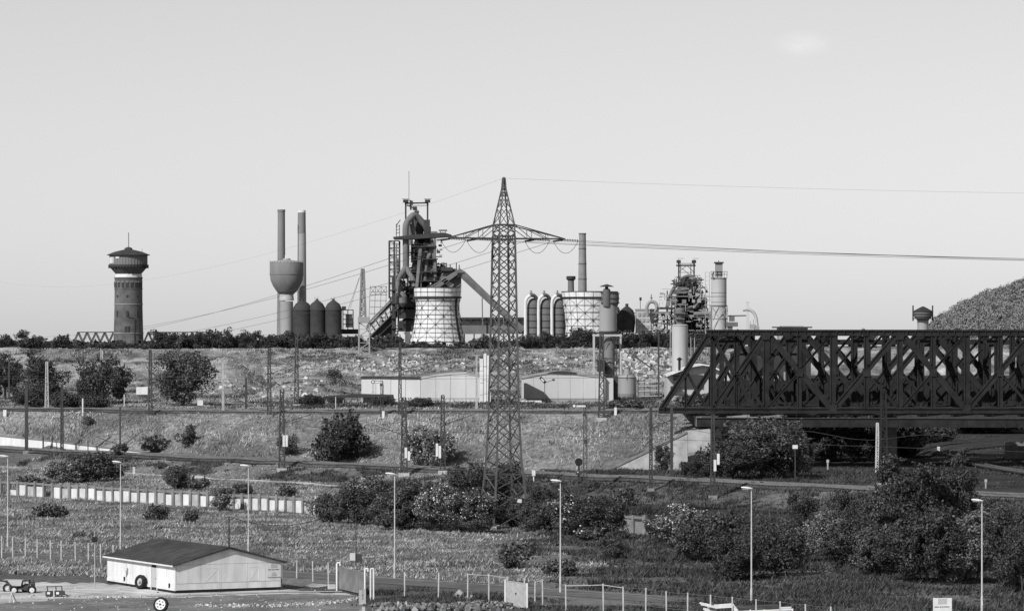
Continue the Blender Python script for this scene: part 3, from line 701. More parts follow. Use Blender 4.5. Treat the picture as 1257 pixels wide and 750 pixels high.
def track(name, pts, gauge=1.5, label=None, sleeper=True, bed=True):
    """pts: list of ground positions along the centre line"""
    root = thing(name, label, None, tuple(pts[0])); root['kind'] = 'structure'
    P = [Vector(p) for p in pts]; N = []
    for i in range(len(P)):
        t = (P[min(i+1, len(P)-1)]-P[max(i-1, 0)]); t.z = 0; t.normalize(); N.append(Vector((-t.y, t.x, 0)))
    if bed:
        mb = MB()
        for off, dz in ((-2.0, 0.0), (-1.45, 0.3), (1.45, 0.3), (2.0, 0.0)):
            for p, n in zip(P, N): mb.v.append(tuple(p+n*off+Vector((0, 0, dz))))
        m = len(P)
        for r in range(3):
            for i in range(m-1): mb.f.append((r*m+i, r*m+i+1, (r+1)*m+i+1, (r+1)*m+i))
        part('ballast', mb, 'ballast', root, None, 'stuff')
    if sleeper:
        mb = MB(); acc = 0.0
        for i in range(len(P)-1):
            seg = P[i+1]-P[i]; L = seg.length; k = acc
            while k < L:
                c = P[i]+seg*(k/L); n = N[i]
                mb.box((c.x, c.y, c.z+0.36), (2.5, 0.26, 0.14), math.atan2(n.y, n.x)); k += 0.65
            acc = k-L
        part('sleepers', mb, 'timber', root, None, 'stuff')
    for sgn in (-1, 1):
        mb = MB()
        for i in range(len(P)-1):
            o0 = N[i]*(sgn*gauge/2)+Vector((0, 0, 0.5)); o1 = N[i+1]*(sgn*gauge/2)+Vector((0, 0, 0.5))
            mb.beam(P[i]+o0, P[i+1]+o1, 0.08, 0.16, up=(0, 0, 1))
        part('rail', mb, 'rail_steel', root)
    return root
def line_pts(dfun, p0, p1, n, dz=0.0):
    out = []
    for i in range(n+1):
        px = p0+(p1-p0)*i/n; d = float(dfun(px)); out.append((X(px, d), d, g1(px, d)+dz))
    return out
track('railway_track', line_pts(lambda p: np.interp(p, PXC, DT)-2.6, -150, 1420, 70), label='lower railway track, near one of the pair')
track('railway_track', line_pts(lambda p: np.interp(p, PXC, DT)+2.6, -150, 1420, 70), label='lower railway track, far one of the pair')
track('railway_track', line_pts(lambda p: np.interp(p, PXC, DU)-2.0, -150, 846, 50), label='upper railway track on the embankment, near one of the pair')
track('railway_track', line_pts(lambda p: np.interp(p, PXC, DU)+4.2, -150, 846, 50), label='upper railway track on the embankment, far one of the pair')
def arc(pts, n=26):
    a, b, c = [Vector(p) for p in pts]; out = []
    for i in range(n+1):
        t = i/n; out.append(a*(1-t)**2+b*2*t*(1-t)+c*t*t)
    return [(p.x, p.y, gxy(p.x, p.y)+0.09) for p in out]
def smooth(pts, n=7):
    P = [gpt(a, b, 480, 849) for a, b in pts]; P = [P[0]]+P+[P[-1]]; out = []
    for i in range(1, len(P)-2):
        for k in range(n):
            t = k/n; a, b, c, e = P[i-1], P[i], P[i+1], P[i+2]; q = 0.5*((2*b)+(c-a)*t+(2*a-5*b+4*c-e)*t*t+(3*b-a-3*c+e)*t**3)
            out.append((q.x, q.y, gxy(q.x, q.y)+0.12))
    return out
track('railway_track', smooth([(1085, 566), (1130, 552), (1185, 544.5), (1257, 538.5), (1340, 534)]), label='curving railway track under the bridge, outer one', bed=False)
track('railway_track', smooth([(1130, 563), (1160, 553), (1205, 547), (1257, 542.5), (1340, 538)]), label='second curving railway track under the bridge', bed=False)
track('railway_track', smooth([(1340, 592), (1257, 583), (1200, 573), (1172, 562), (1180, 554), (1215, 549.5), (1257, 546.5), (1340, 543)]), label='tightly curving inner siding near the right edge under the bridge', bed=False)

ribbon('dark_ground', 'dark_bed', np.arange(884, 1900, 8), wob(lambda p: np.interp(p, [884, 980, 1080, 1160, 1257, 1500, 1900], [600, 588, 540, 503, 492, 466, 430]), 5, 14, 3), wob(lambda p: np.full(len(p), 850.0), 12, 30, 3), 0.05, 'dark ground under and behind the bridge', 40)  # dark ground sheet laid under and behind the bridge
# ------------------------------------------------------------------ concrete wall in the meadow
def wall_pt(px): d = float(dl(px, 470, -1.2)); return Vector((X(px, d), d, g1(px, d-1.2)))
def panel_wall(label, px0, px1, step, h, loc):
    root = thing('concrete_wall', label, 'wall', tuple(wall_pt(loc)))
    px = px0; k = 0; w_ = wall_pt
    tall = MB(); box0 = None
    while px < px1-2:
        a, b = w_(px), w_(min(px+step, px1)); t = (b-a); L = t.length; t.normalize(); ang = math.atan2(t.y, t.x)
        big = (k % 2 == 0)
        m = MB().box((a.x, a.y, a.z+(h+0.18)/2-0.2), (0.52 if big else 0.34, 0.42, h+0.4+(0.18 if big else -0.1)), ang)
        part('post', m, 'concrete_dark', root)
        c = (a+b)/2
        if k not in (2, 7) or px0 > 500:
            hh = h*0.80 if k not in (3,) else h*0.45
            m = MB().box((c.x, c.y+0.06+0.05*((k*5) % 3), c.z+hh/2-0.05-0.06*((k*3) % 4)), (L-0.5, 0.10, hh), ang+0.02*((k*5) % 3-1))
            part('panel', m, ('pale_concrete', 'concrete', 'pale_concrete', 'white_paint', 'pale_concrete')[(k*7+k//3) % 5] if px0 < 500 else 'concrete_dark', root)
        m = MB().box((c.x, c.y+0.02, c.z+h*0.91), (L-0.26, 0.22, h*0.14), ang)
        part('coping', m, 'concrete_dark', root)
        px += step; k += 1
    return root
panel_wall('long pale concrete panel wall crossing the meadow at left', -20, 388, 10.6, 2.05, 180)
panel_wall('short grey remnant of concrete panel wall among the bushes', 764, 806, 14, 2.2, 785)

# white retaining wall by the ramp
mb = MB(); top, bot = [], []
for px, d, yt, yb in ((-90, 712, 527, 545), (0, 695.5, 535, 551), (60, 683.5, 541, 554.5), (130, 668, 549.5, 557.5), (190, 655, 556, 561), (237, 645, 561, 563.5)):
    top.append(W(px, yt, d)); bot.append(W(px, yb+1.5, d))
rw = thing('retaining_wall', 'long white retaining wall tapering to the right on the lower slope', 'wall', tuple(bot[1]))
for i in range(5):
    m = MB().prism([bot[i], bot[i+1], top[i+1], top[i]], (0.1, 0.45, 0)); part('wall_panel', m, 'white_paint', rw)
m = MB()
for i in range(5): m.beam(top[i]+Vector((0, 0.2, 0.06)), top[i+1]+Vector((0, 0.2, 0.06)), 0.6, 0.14, up=(0, 0, 1))
part('coping', m, 'concrete_dark', rw)

# ------------------------------------------------------------------ shed
A = Vector((-30.7, 350.0, 0.02)); ang = math.radians(27.8)
u = Vector((math.cos(ang), math.sin(ang), 0)); v = Vector((-math.sin(ang), math.cos(ang), 0))
LW, LD, EH, PH = 10.7, 16.6, 2.58, 3.98
def S(a, b, z): return A+u*a+v*b+Vector((0, 0, z))
shed = thing('shed', 'low white shed with dark felt roof in the yard', 'shed', tuple(A))
part('plinth', MB().box(S(LW/2, LD/2, 0.11), (LW-0.06, LD-0.06, 0.3), ang), 'rubber', shed)
ndoor = (4.25, 5.8)   # door span along the long wall
edges = [0, 2.1, 4.25, 5.8, 8.2, 10.9, 13.7, LD]
for i in range(len(edges)-1):
    b0, b1 = edges[i], edges[i+1]
    if abs(b0-ndoor[0]) < 0.01: continue
    part('wall_panel', MB().box(S(0.06, (b0+b1)/2, 0.24+(EH-0.24)/2), (0.12, b1-b0-0.025, EH-0.24), ang), 'wood_white', shed)
    part('skirting', MB().box(S(0.03, (b0+b1)/2, 0.36), (0.16, b1-b0-0.03, 0.26), ang), 'white_paint', shed)
    if i in (0, 5):
        part('vent', MB().box(S(-0.03, b0+1.3, 0.62), (0.08, 0.28, 0.42), ang), 'rubber', shed)
# door stands slightly back in a frame, black plate above it painted as the shadow gap
part('recess_shadow', MB().box(S(0.13, 5.02, 1.3), (0.06, 1.5, 2.4), ang), 'rubber', shed)
door = part('door', MB().box(S(0.06, 5.02, 1.10), (0.05, 1.26, 1.96), ang), 'tank_pale', shed)
part('handle', MB().box(S(0.02, 4.62, 1.08), (0.08, 0.16, 0.05), ang), 'dark_steel', door)
m = MB(); m.box(S(0.05, 4.31, 1.2), (0.16, 0.10, 2.36), ang); m.box(S(0.05, 5.74, 1.2), (0.16, 0.10, 2.36), ang); m.box(S(0.08, 5.02, 2.42), (0.10, 1.33, 0.1), ang)
part('door_frame', m, 'white_paint', shed)
part('lintel', MB().box(S(0.06, 5.02, 2.53), (0.10, 1.5, 0.10), ang), 'white_paint', shed)
# gable front
ge = [0, 2.55, 4.55, 7.2, 9.0, LW]
for i in range(5):
    a0, a1 = ge[i]+0.14*(i == 0), ge[i+1]
    part('gable_panel', MB().box(S((a0+a1)/2, 0.06, 0.86+(EH-0.9)/2), (a1-a0-0.02, 0.12, EH-0.9), ang), 'wood_white', shed)
    part('skirting', MB().box(S((a0+a1)/2, 0.05, 0.55), (a1-a0-0.02, 0.15, 0.56), ang), 'white_paint', shed)
gp = [S(0.05, 0.0, EH-0.02), S(LW-0.05, 0.0, EH-0.02), S(LW/2, 0.0, PH-0.06)]
part('gable_triangle', MB().prism(gp, v*0.12), 'wood_white', shed)
for a0, a1 in ((2.95, 4.35), (7.35, 8.35)):   # Z braces of two boarded hatches
    m = MB(); z0, z1 = 0.95, 2.2
    m.beam(S(a0, -0.004, z1), S(a1, -0.004, z1), 0.02, 0.06, up=(0, 0, 1)); m.beam(S(a0, -0.004, z0), S(a1, -0.004, z0), 0.02, 0.06, up=(0, 0, 1))
    m.beam(S(a0+0.1, -0.004, z0+.05), S(a1-0.1, -0.004, z1-.05), 0.02, 0.06, up=(0, 0, 1)); m.beam(S(a1, -0.004, z0), S(a1, -0.004, z1), 0.05, 0.02)
    part('brace', m, 'wood_white', shed)
for nm, c, s_ in (('wall', S(LW-0.06, LD/2, EH/2), (0.12, LD-0.3, EH)), ('wall', S(LW/2, LD-0.06, EH/2), (LW-0.3, 0.12, EH))):
    part(nm, MB().box(c, s_, ang), 'wood_white', shed)
part('gable_triangle', MB().prism([p+v*(LD-0.13) for p in gp], v*0.12), 'wood_white', shed)
part('downpipe', MB().tube(S(LW-0.12, -0.06, 0.1), S(LW-0.12, -0.06, 1.1), 0.06, n=8), 'dark_steel', shed)
nst = 11
for side in (0, 1):
    for k in range(nst):
        t0, t1 = k/nst, (k+1)/nst+0.012
        def rp(t):
            z = (EH+0.02)+(PH-EH+0.04)*t-0.09*(1-t)
            a_ = -0.32+(LW/2+0.32)*t
            if side: a_ = LW-a_
            return a_, z
        (a0, z0), (a1, z1) = rp(t0), rp(min(t1, 1.0))
        lift = 0.03
        poly = [S(a0, -0.25, z0+lift), S(a1, -0.25, z1+(0.0 if t1 < 1 else lift)), S(a1, -0.25, z1+0.07), S(a0, -0.25, z0+lift+0.07)]
        part('roof_sheet', MB().prism(poly, v*(LD+0.5)), 'roof_felt', shed)
    a0, z0 = (-0.34, EH-0.10) if not side else (LW+0.34, EH-0.10)
    part('gutter', MB().beam(S(a0, -0.27, z0), S(a0, LD+0.27, z0), 0.09, 0.13, up=(0, 0, 1)), 'white_paint', shed)
m = MB(); m.beam(S(-0.34, -0.28, EH-0.06), S(LW/2, -0.28, PH+0.02), 0.04, 0.13, up=(0, 0, 1)); m.beam(S(LW/2, -0.28, PH+0.02), S(LW+0.34, -0.28, EH-0.06), 0.04, 0.13, up=(0, 0, 1))
part('barge_board', m, 'roof_felt', shed)
def notice(root, o, ux, nn, w_, h_):
    """white notice: grey picture block, a dark line of worn lettering, a grey arch"""
    def bx(a0, z0, a1, z1, t, mat, name, kind=None):
        c = o+ux*((a0+a1)/2)+nn*t; part(name, MB().box((c.x, c.y, c.z+(z0+z1)/2), (abs(a1-a0), 0.02, z1-z0), math.atan2(ux.y, ux.x)), mat, root, None, kind)
    bx(0, 0, w_, h_, 0.0, 'white_metal', 'board')
    bx(w_*0.27, h_*0.70, w_*0.73, h_*0.97, 0.014, 'print_grey', 'picture')
    m = MB(); rr = random.Random(4); x = 0.08*w_
    for wordlen in (5, 2, 2, 6):
        for _ in range(wordlen):
            cw = w_*0.035; hh = h_*rr.uniform(0.05, 0.075); c = o+ux*(x+cw/2)+nn*0.014
            m.box((c.x, c.y, c.z+h_*0.56), (cw*0.8, 0.02, hh), math.atan2(ux.y, ux.x)); x += cw*1.35
        x += w_*0.03
    part('lettering', m, 'print_dark', root)
    m = MB(); pts = []
    for k in range(9):
        t = math.pi*k/8; c = o+ux*(w_*0.5+w_*0.2*math.cos(t))+nn*0.014; pts.append(Vector((c.x, c.y, c.z+h_*0.08+h_*0.28*math.sin(t))))
    m.prism(pts, nn*0.012); part('emblem', m, 'print_grey', root)
sg = thing('notice_board', 'white notice board fixed to the right end of the shed gable', 'sign', tuple(S(9.0, -0.08, 1.2)))
notice(sg, S(9.12, -0.06, 1.22), u, -v, 1.4, 1.2)

# ------------------------------------------------------------------ tyres
def wheel_mb(c, ax, R, wdt, prof):
    ax = Vector(ax).normalized(); x = ax.orthogonal().normalized(); y = ax.cross(x); n = 26; m = MB(); k = len(prof)
    for r, t in prof:
        for i in range(n):
            a = 2*math.pi*i/n; m.v.append(tuple(Vector(c)+x*(r*R*math.cos(a))+y*(r*R*math.sin(a))+ax*(t*wdt)))
    for j in range(k):
        j2 = (j+1) % k
        if prof[j2] == prof[j] or (j == k-1 and prof[0][0] == 0): continue
        for i in range(n):
            i2 = (i+1) % n; m.f.append((j*n+i, j*n+i2, j2*n+i2, j2*n+i))
    return m
TYRE = [(0.58, -0.42), (0.75, -0.5), (0.93, -0.46), (1.0, -0.32), (1.0, 0.32), (0.93, 0.46), (0.75, 0.5), (0.58, 0.42), (0.58, -0.42)]
def rim(c, ax, R, wdt, f=0.42):
    ax = Vector(ax).normalized(); m = MB()
    m.path([Vector(c)-ax*(wdt*f), Vector(c)+ax*(wdt*f)], R*0.6, 22)
    m.path([Vector(c)-ax*(wdt*0.56), Vector(c)+ax*(wdt*0.56)], R*0.2, 12)
    return m
p = S(-0.52, 7.0, 0.66); ax = (u*-0.95+Vector((0, 0, 0.16))+v*-0.3)
t = thing('tyre', 'large black tractor tyre leaning against the shed wall beside the door', 'tyre', (p.x, p.y, 0.02))
part('tyre_rubber', wheel_mb(p, ax, 0.66, 0.46, TYRE), 'rubber', t); part('rim', rim(p, ax, 0.66, 0.46, 0.2), 'galvanised', t)
p = gpt(197.5, 751, 310, 350); p.z += 0.64; ax = Vector((-0.25, -0.92, 0.22))
t = thing('wheel', 'white spoked wheel lying tilted in front of the shed', 'wheel', (p.x, p.y, p.z-0.64))
part('tyre_rubber', wheel_mb(p, ax, 0.66, 0.34, TYRE), 'rubber', t); rm = part('rim', rim(p, ax, 0.76, 0.34, 0.48), 'white_paint', t)
m = MB(); a_ = ax.normalized(); x_ = a_.orthogonal().normalized(); y_ = a_.cross(x_)
for k in range(6):
    c = p+a_*0.172+(x_*math.cos(k*1.047)+y_*math.sin(k*1.047))*0.29; m.path([c-a_*0.01, c+a_*0.02], 0.055, 8)
m.path([p+a_*0.17, p+a_*0.21], 0.09, 10)
part('wheel_holes', m, 'rubber', rm, None, 'stuff')

# ------------------------------------------------------------------ dumper, stake trailer, trestle
d0 = gd(25, 727, 330, 380)
def Wd(px, py, off=0): return W(px, py, d0, off)
t = thing('dumper', 'small old site dumper with white skip parked at the left edge', 'dumper', tuple(Wd(24, 727)))
for k, (px, py, off, R) in enumerate(((18.5, 723.3, -0.75, 0.40), (40.3, 723.2, -0.75, 0.42), (8.5, 722.3, 0.5, 0.46), (31, 722.6, 0.6, 0.42))):
    c = Wd(px, py, off); wh = part('wheel', wheel_mb(c, (0.12, -1, 0), R, 0.3, TYRE), 'rubber', t)
    part('rim', rim(c, (0.12, -1, 0), R*(0.9 if k != 2 else 0.6), 0.3, 0.46), 'white_paint', wh)
m = MB().beam(Wd(12, 721.2), Wd(41, 720.8), 0.75, 0.26, up=(0, 0, 1)); m.beam(Wd(22, 719.5), Wd(36, 719.5), 0.5, 0.3, up=(0, 0, 1)); part('chassis', m, 'dark_steel', t)
m = MB()
q = [Wd(9.5, 711.0, -0.6), Wd(28, 711.3, -0.6), Wd(26.5, 718.3, -0.6), Wd(15.5, 718.3, -0.6)]
m.prism(q, (0.05, 1.2, 0)); part('skip', m, 'tank_pale', t)
m = MB(); m.beam(Wd(0, 711.6, -0.62), Wd(7.5, 712.6, -0.62), 0.16, 0.1); m.beam(Wd(7.5, 712.6, -0.62), Wd(15, 718.5, -0.62), 0.16, 0.1)
m.prism([Wd(6.5, 712, -0.6), Wd(8.5, 712, -0.6), Wd(15.5, 718.2, -0.6), Wd(14, 718.8, -0.6)], (0, 1.2, 0)); part('skip_lip', m, 'dark_steel', t)
m = MB().box(Wd(33.5, 716.8), (0.5, 0.55, 0.12)).box(Wd(36.3, 714.3), (0.12, 0.55, 0.5)); part('seat', m, 'rubber', t)
m = MB().tube(Wd(30, 719), Wd(30.8, 713), 0.03, n=6); m.path([Wd(30.8+1.9*math.cos(a*0.7854), 712.6-0.6*math.sin(a*0.7854), 0.17*math.cos(a*0.7854)) for a in range(9)], 0.025, 5); part('steering_wheel', m, 'dark_steel', t)
m = MB().path([Wd(35.5, 719.5, -0.75), Wd(37, 716.8, -0.75), Wd(40, 715.6, -0.75), Wd(43.3, 716, -0.75)], 0.09, 6); part('mudguard', m, 'dark_steel', t)
m = MB().tube(Wd(40.8, 718), Wd(41.2, 710), 0.05, n=7); m.box(Wd(40.4, 716.7), (0.35, 0.5, 0.4)); part('engine', m, 'dark_steel', t)

d0 = gd(68, 732, 325, 370)
t = thing('stake_trailer', 'low dark trailer frame with three upright stakes beside the dumper', 'trailer', tuple(Wd(68, 732)))
m = MB().beam(Wd(56.5, 728.5), Wd(79, 727.5), 0.9, 0.34, up=(0, 0, 1)); m.beam(Wd(57, 725.2, -0.4), Wd(78, 724.6, -0.4), 0.1, 0.12); part('bed', m, 'dark_steel', t)
part('head_rail', MB().beam(Wd(57, 719.6), Wd(76, 719.2), 0.07, 0.07), 'dark_steel', t)
for px in (58.5, 69, 76.3): part('stake', MB().beam(Wd(px, 726), Wd(px-0.6, 718.8), 0.09, 0.09), 'dark_steel', t)
for px in (60.5, 71.5): part('box', MB().box(Wd(px, 727.2, -0.5), (0.26, 0.1, 0.2)), 'white_paint', t)
part('drawbar', MB().beam(Wd(79, 729), Wd(85.5, 731.2), 0.08, 0.08), 'dark_steel', t)
for px in (60.5, 74): part('wheel', wheel_mb(Wd(px, 730, -0.35), (0, -1, 0), 0.22, 0.14, TYRE), 'rubber', t)
m = MB(); m.path([Wd(67, 724, -0.55), Wd(67.4, 731.5, -0.6)], 0.05, 6); part('jack', m, 'white_paint', t)

d0 = gd(16, 739.5, 320, 350)
t = thing('trestle', 'white trestle carrying a rail at the bottom left corner', 'trestle', tuple(Wd(16, 739.5)))
part('rail', MB().beam(Wd(-10, 727, 0), Wd(16.5, 726.3, 0), 0.1, 0.1), 'post_white', t)
for a, b, o1 in ((14, 12, -0.3), (14, 17.8, -0.3), (14.5, 19.8, 0.3), (13.5, 14.6, 0.35)):
    part('leg', MB().beam(Wd(a, 726.4), Wd(b, 739.3, o1), 0.08, 0.08), 'post_white', t)
part('crosspiece', MB().beam(Wd(12.5, 734.6, -0.2), Wd(17, 734.6, -0.2), 0.05, 0.07), 'post_white', t)

# ------------------------------------------------------------------ fences and gates
def fence(label, posts, dd, loc_i, wires=((0, 1),), lean=0.1, thick=0.11):
    a = posts[loc_i]; d = dd(a); root = thing('wire_fence', label, 'fence', (X(a[0], d), d, g1(a[0], d)))
    tops = []
    for i, (px, yt, yb) in enumerate(posts):
        d = dd((px, yt, yb)); z0 = g1(px, d); z1 = Z(yt, d); x = X(px, d)
        part('post', MB().beam((x, d, z0-0.2), (x+random.uniform(-.04, .04), d, z1), thick, thick), 'post_white', root)
        tops.append(Vector((x, d, z1)))
    m = MB()
    for i in range(len(tops)-1):
        for fr in (0.03, 0.35, 0.68):
            p = tops[i].copy(); q = tops[i+1].copy(); p.z -= fr*2.1; q.z -= fr*2.1
            m.path([p, (p+q)/2-Vector((0, 0, 0.05)), q], 0.008, 3, False)
    part('wire', m, 'galvanised', root)
    return root, tops
rd = lambda off: (lambda p: float(dl(p[0], 355+off, -1.0)))
fence('row of white concrete fence posts at far left before the meadow',
      [(-28, 655, 680), (-13, 656.5, 680), (2, 657.5, 680), (15.7, 658.3, 682), (31, 659.5, 684), (45.6, 661, 686), (62, 662.5, 688), (75, 663, 689), (92.5, 665, 690), (108.4, 666, 691), (123.6, 667.5, 692), (139, 668.5, 694), (155, 669.5, 695)], rd(-4.0), 6)
fence('row of white fence posts between the shed and the gate', [(364, 688, 707), (384, 688.3, 709), (403, 690, 716)], lambda p: {364: 372, 384: 367, 403: 362}[p[0]], 1)
rf, tops = fence('long wire fence with white posts running right from the gate to the white trailer',
      [(496.5, 701.5, 733), (538, 702.6, 735), (574, 703.2, 735.5), (600, 704.2, 737), (622, 707.5, 740), (644, 709, 742), (656.3, 713, 744), (666, 710.3, 744), (694.6, 717, 749), (740.6, 716, 750), (765, 719.5, 752), (792.5, 721.3, 754), (818, 725, 757), (844, 727, 758), (872, 729.5, 760), (899, 732, 762), (928, 735, 764), (958, 737.5, 767), (989, 741, 770), (1020, 744, 773)],
      lambda p: HCAM*F/(p[2]-HOR), 4)
m = MB()
for i, j in ((2, 3), (3, 4), (6, 7), (8, 9), (9, 10)):
    p, q = tops[i].copy(), tops[j].copy(); p.z -= 0.12; q.z -= 0.12; m.tube(p, q, 0.035, n=6)
part('top_rail', m, 'galvanised', rf)
def meshpanel(a, b, h, z0, pitch, r):
    """diagonal wire netting between ground points a and b"""
    m = MB(); L = (b-a).length; t = (b-a)/L; n = int((L+h)/pitch)
    for k in range(n):
        for s_ in (0, 1):
            x0 = k*pitch-h; x1 = x0+h; y0, y1 = 0.0, h
            if x0 < 0: y0 = -x0; x0 = 0
            if x1 > L: y1 = h-(x1-L); x1 = L
            if y1-y0 < 0.05: continue
            if s_: y0, y1 = h-y0, h-y1
            m.beam(a+t*x0+Vector((0, 0, z0+y0)), a+t*x1+Vector((0, 0, z0+y1)), r, r)
    return m
def gate_leaf(root, a, b, h, nbars, pitch=0.13, r=0.03, mat='galvanised'):
    fr = MB(); up = Vector((0, 0, 1))
    for z in (0.12, h): fr.beam(a+up*z, b+up*z, 0.07, 0.07)
    for i in range(nbars+1):
        p = a+(b-a)*(i/nbars); fr.beam(p+up*0.12, p+up*h, 0.06 if 0 < i < nbars else 0.08, 0.06)
    lf = part('gate_leaf', fr, mat, root); part('netting', meshpanel(a, b, h-0.14, 0.14, pitch, r), mat, lf, None, 'stuff'); return lf
def hoop(p, h, s=0.28, r=0.09):
    return MB().path([p+Vector((0, 0, -0.1)), p+Vector((0, 0, h-0.12)), p+Vector((0.06, 0, h)), p+Vector((s, 0, h)), p+Vector((s+0.03, 0, h-0.25))], r, 7)
a = gpt(413.5, 724.5, 330, 380); b = gpt(448, 731, 325, 370)
t = thing('mesh_gate', 'wide dark mesh gate between white posts right of the shed', 'gate', tuple((a+b)/2))
part('gate_post', hoop(a, 2.55), 'white_paint', t); part('gate_post', hoop(b, 2.45, 0.26), 'white_paint', t)
gate_leaf(t, a+Vector((0.25, 0, 0.1)), b+Vector((-0.1, 0, 0.05)), 2.05, 3, mat='concrete_dark')
p = gpt(455, 735.5, 325, 360); t = thing('gate_post', 'white hooped gate post standing alone right of the mesh gate', 'post', tuple(p))
part('post', hoop(p, 2.75, 0.24, 0.085), 'white_paint', t); part('post', MB().tube(p+Vector((0.27, 0, -0.1)), p+Vector((0.27, 0, 2.55)), 0.085, n=7), 'white_paint', t)
a = gpt(620, 744, 325, 350); b = gpt(647, 747.5, 320, 345)
t = thing('mesh_gate', 'pale mesh gate leaf with two white posts in the wire fence', 'gate', tuple((a+b)/2))
for q, hh in ((a, 2.35), (b, 2.25)): part('gate_post', MB().beam(q-Vector((0, 0, 0.1)), q+Vector((0, 0, hh)), 0.14, 0.14), 'white_paint', t)
lf = gate_leaf(t, a+Vector((0.1, 0, 0.02)), b-Vector((0.1, 0, -0.02)), 2.2, 2, 0.095, 0.03)
part('lock_box', MB().box((a+b)/2+Vector((0, -0.05, 1.25)), (0.14, 0.1, 0.16)), 'rubber', lf)
p = gpt(444.5, 741.5, 320, 350)
t = thing('concrete_block', 'pair of stubby white concrete bollards before the mesh gate', 'bollards', tuple(p))
for dx, hh, w_ in ((-0.12, 1.25, 0.3), (0.22, 1.35, 0.22)): part('bollard', MB().box(p+Vector((dx, 0, hh/2)), (w_, 0.3, hh)), 'concrete', t)
# planks and table by the gate
p = gpt(380, 721, 330, 370); t = thing('plank_pile', 'rough pale planks lying on the ground left of the mesh gate', 'planks', tuple(p))
for k in range(4):
    part('plank', MB().beam(p+Vector((-0.6+0.25*k, 0.2*k, 0.12+0.07*k)), p+Vector((1.0+0.3*k, -0.5+0.1*k, 0.1+0.05*k)), 0.16, 0.05, up=(0, 0, 1)), 'stone', t)
p = gpt(407, 722.5, 330, 370); solo('stone_block', MB().box(p+Vector((0, 0, 0.2)), (0.62, 0.5, 0.42), 0.3), 'pale_concrete', 'white stone block at the left foot of the mesh gate', 'block', tuple(p))
p = gpt(497, 746, 315, 345); t = thing('plank_table', 'rough board table of one plank on posts beside the fence', 'table', tuple(p))
part('board', MB().box(p+Vector((0.0, 0, 0.78)), (1.45, 0.5, 0.08)), 'timber', t)
for dx in (-0.62, 0.12): part('leg', MB().beam(p+Vector((dx, 0, -0.05)), p+Vector((dx*0.9, 0, 0.74)), 0.16, 0.16), 'post_white', t)
# rubble heaps
def rubble(name, px, py, n, sx, sy, h, label, smin, smax, mat='debris', seed=3):
    p = gpt(px, py, 315, 380); rr = random.Random(seed); m = MB()
    for _ in range(n):
        a_ = rr.gauss(0, 0.45); b_ = rr.gauss(0, 0.45); z = h*math.exp(-(a_*a_+b_*b_)*2.2); s_ = rr.uniform(smin, smax)
        c = p+Vector((a_*sx, b_*sy, z*rr.uniform(0.5, 1))); e = Vector((rr.uniform(-1, 1), rr.uniform(-1, 1), rr.uniform(-.5, .5))).normalized()
        m.beam(c-e*s_*0.6, c+e*s_*0.6, s_, s_*rr.uniform(0.4, 0.8))
    o = bpy.data.objects.new(name, mesh_of(name, m, mat, tuple(p))); C.objects.link(o); o.location = p; tag(o, label, None, None, 'stuff'); return o
rubble('rubble', 590, 745, 420, 5.2, 2.6, 0.55, 'heap of earth and rubble along the wire fence', 0.08, 0.28, 'rubble_dark')
rubble('rubble', 482, 744, 160, 3.4, 1.4, 0.3, 'low strip of rubble in front of the gate', 0.08, 0.28, 'rubble_dark', 5)
rubble('earth_heap', 530, 749, 240, 5.5, 1.5, 0.5, 'dark clods of earth at the bottom of the fence', 0.12, 0.45, 'rubble_dark', 8)
rubble('litter', 140, 733, 120, 9.0, 2.0, 0.06, 'pale stones scattered over the yard', 0.06, 0.16, 'debris', 9)
rr = random.Random(77); m = MB()
for _ in range(520):   # gritty pale strip across the yard asphalt
    t_ = rr.random(); px = 240+205*t_; py = np.interp(px, [240, 340, 400, 445], [743.6, 743.6, 740.5, 734.5])+rr.gauss(0, 1.1); dd = HCAM*F/(py-HOR); s_ = rr.uniform(0.05, 0.2)
    c = Vector((X(px, dd), dd, 0.03+s_*0.2)); e = Vector((rr.uniform(-1, 1), rr.uniform(-1, 1), rr.uniform(-.3, .3))).normalized(); m.beam(c-e*s_*0.7, c+e*s_*0.7, s_*0.8, s_*0.4)
for _ in range(300):
    px = rr.uniform(-10, 430); py = rr.uniform(722, 752); dd = HCAM*F/(py-HOR); s_ = rr.uniform(0.04, 0.13)
    c = Vector((X(px, dd), dd, 0.03+s_*0.2)); e = Vector((rr.uniform(-1, 1), rr.uniform(-1, 1), 0)).normalized(); m.beam(c-e*s_*0.7, c+e*s_*0.7, s_*0.8, s_*0.4)
o = bpy.data.objects.new('grit', mesh_of('grit', m, 'debris')); C.objects.link(o); tag(o, 'pale grit and stones strewn over the yard asphalt', None, None, 'stuff')
for px, py, s_, lab in ((562, 731, 0.55, 'larger pale broken slab leaning on the rubble heap by the fence'), (575, 733.5, 0.42, 'smaller pale broken slab right of the leaning one on the rubble heap')):
    p = gpt(px, py+2, 320, 360); m = MB().prism([p+Vector((-s_, 0, 0.05)), p+Vector((s_*0.9, 0.1, 0)), p+Vector((s_*0.7, 0.2, s_*0.7)), p+Vector((s_*0.1, 0.25, s_*1.25))], (0.1, 0.18, 0.05))
    solo('concrete_slab', m, 'concrete', lab, 'slab', tuple(p))
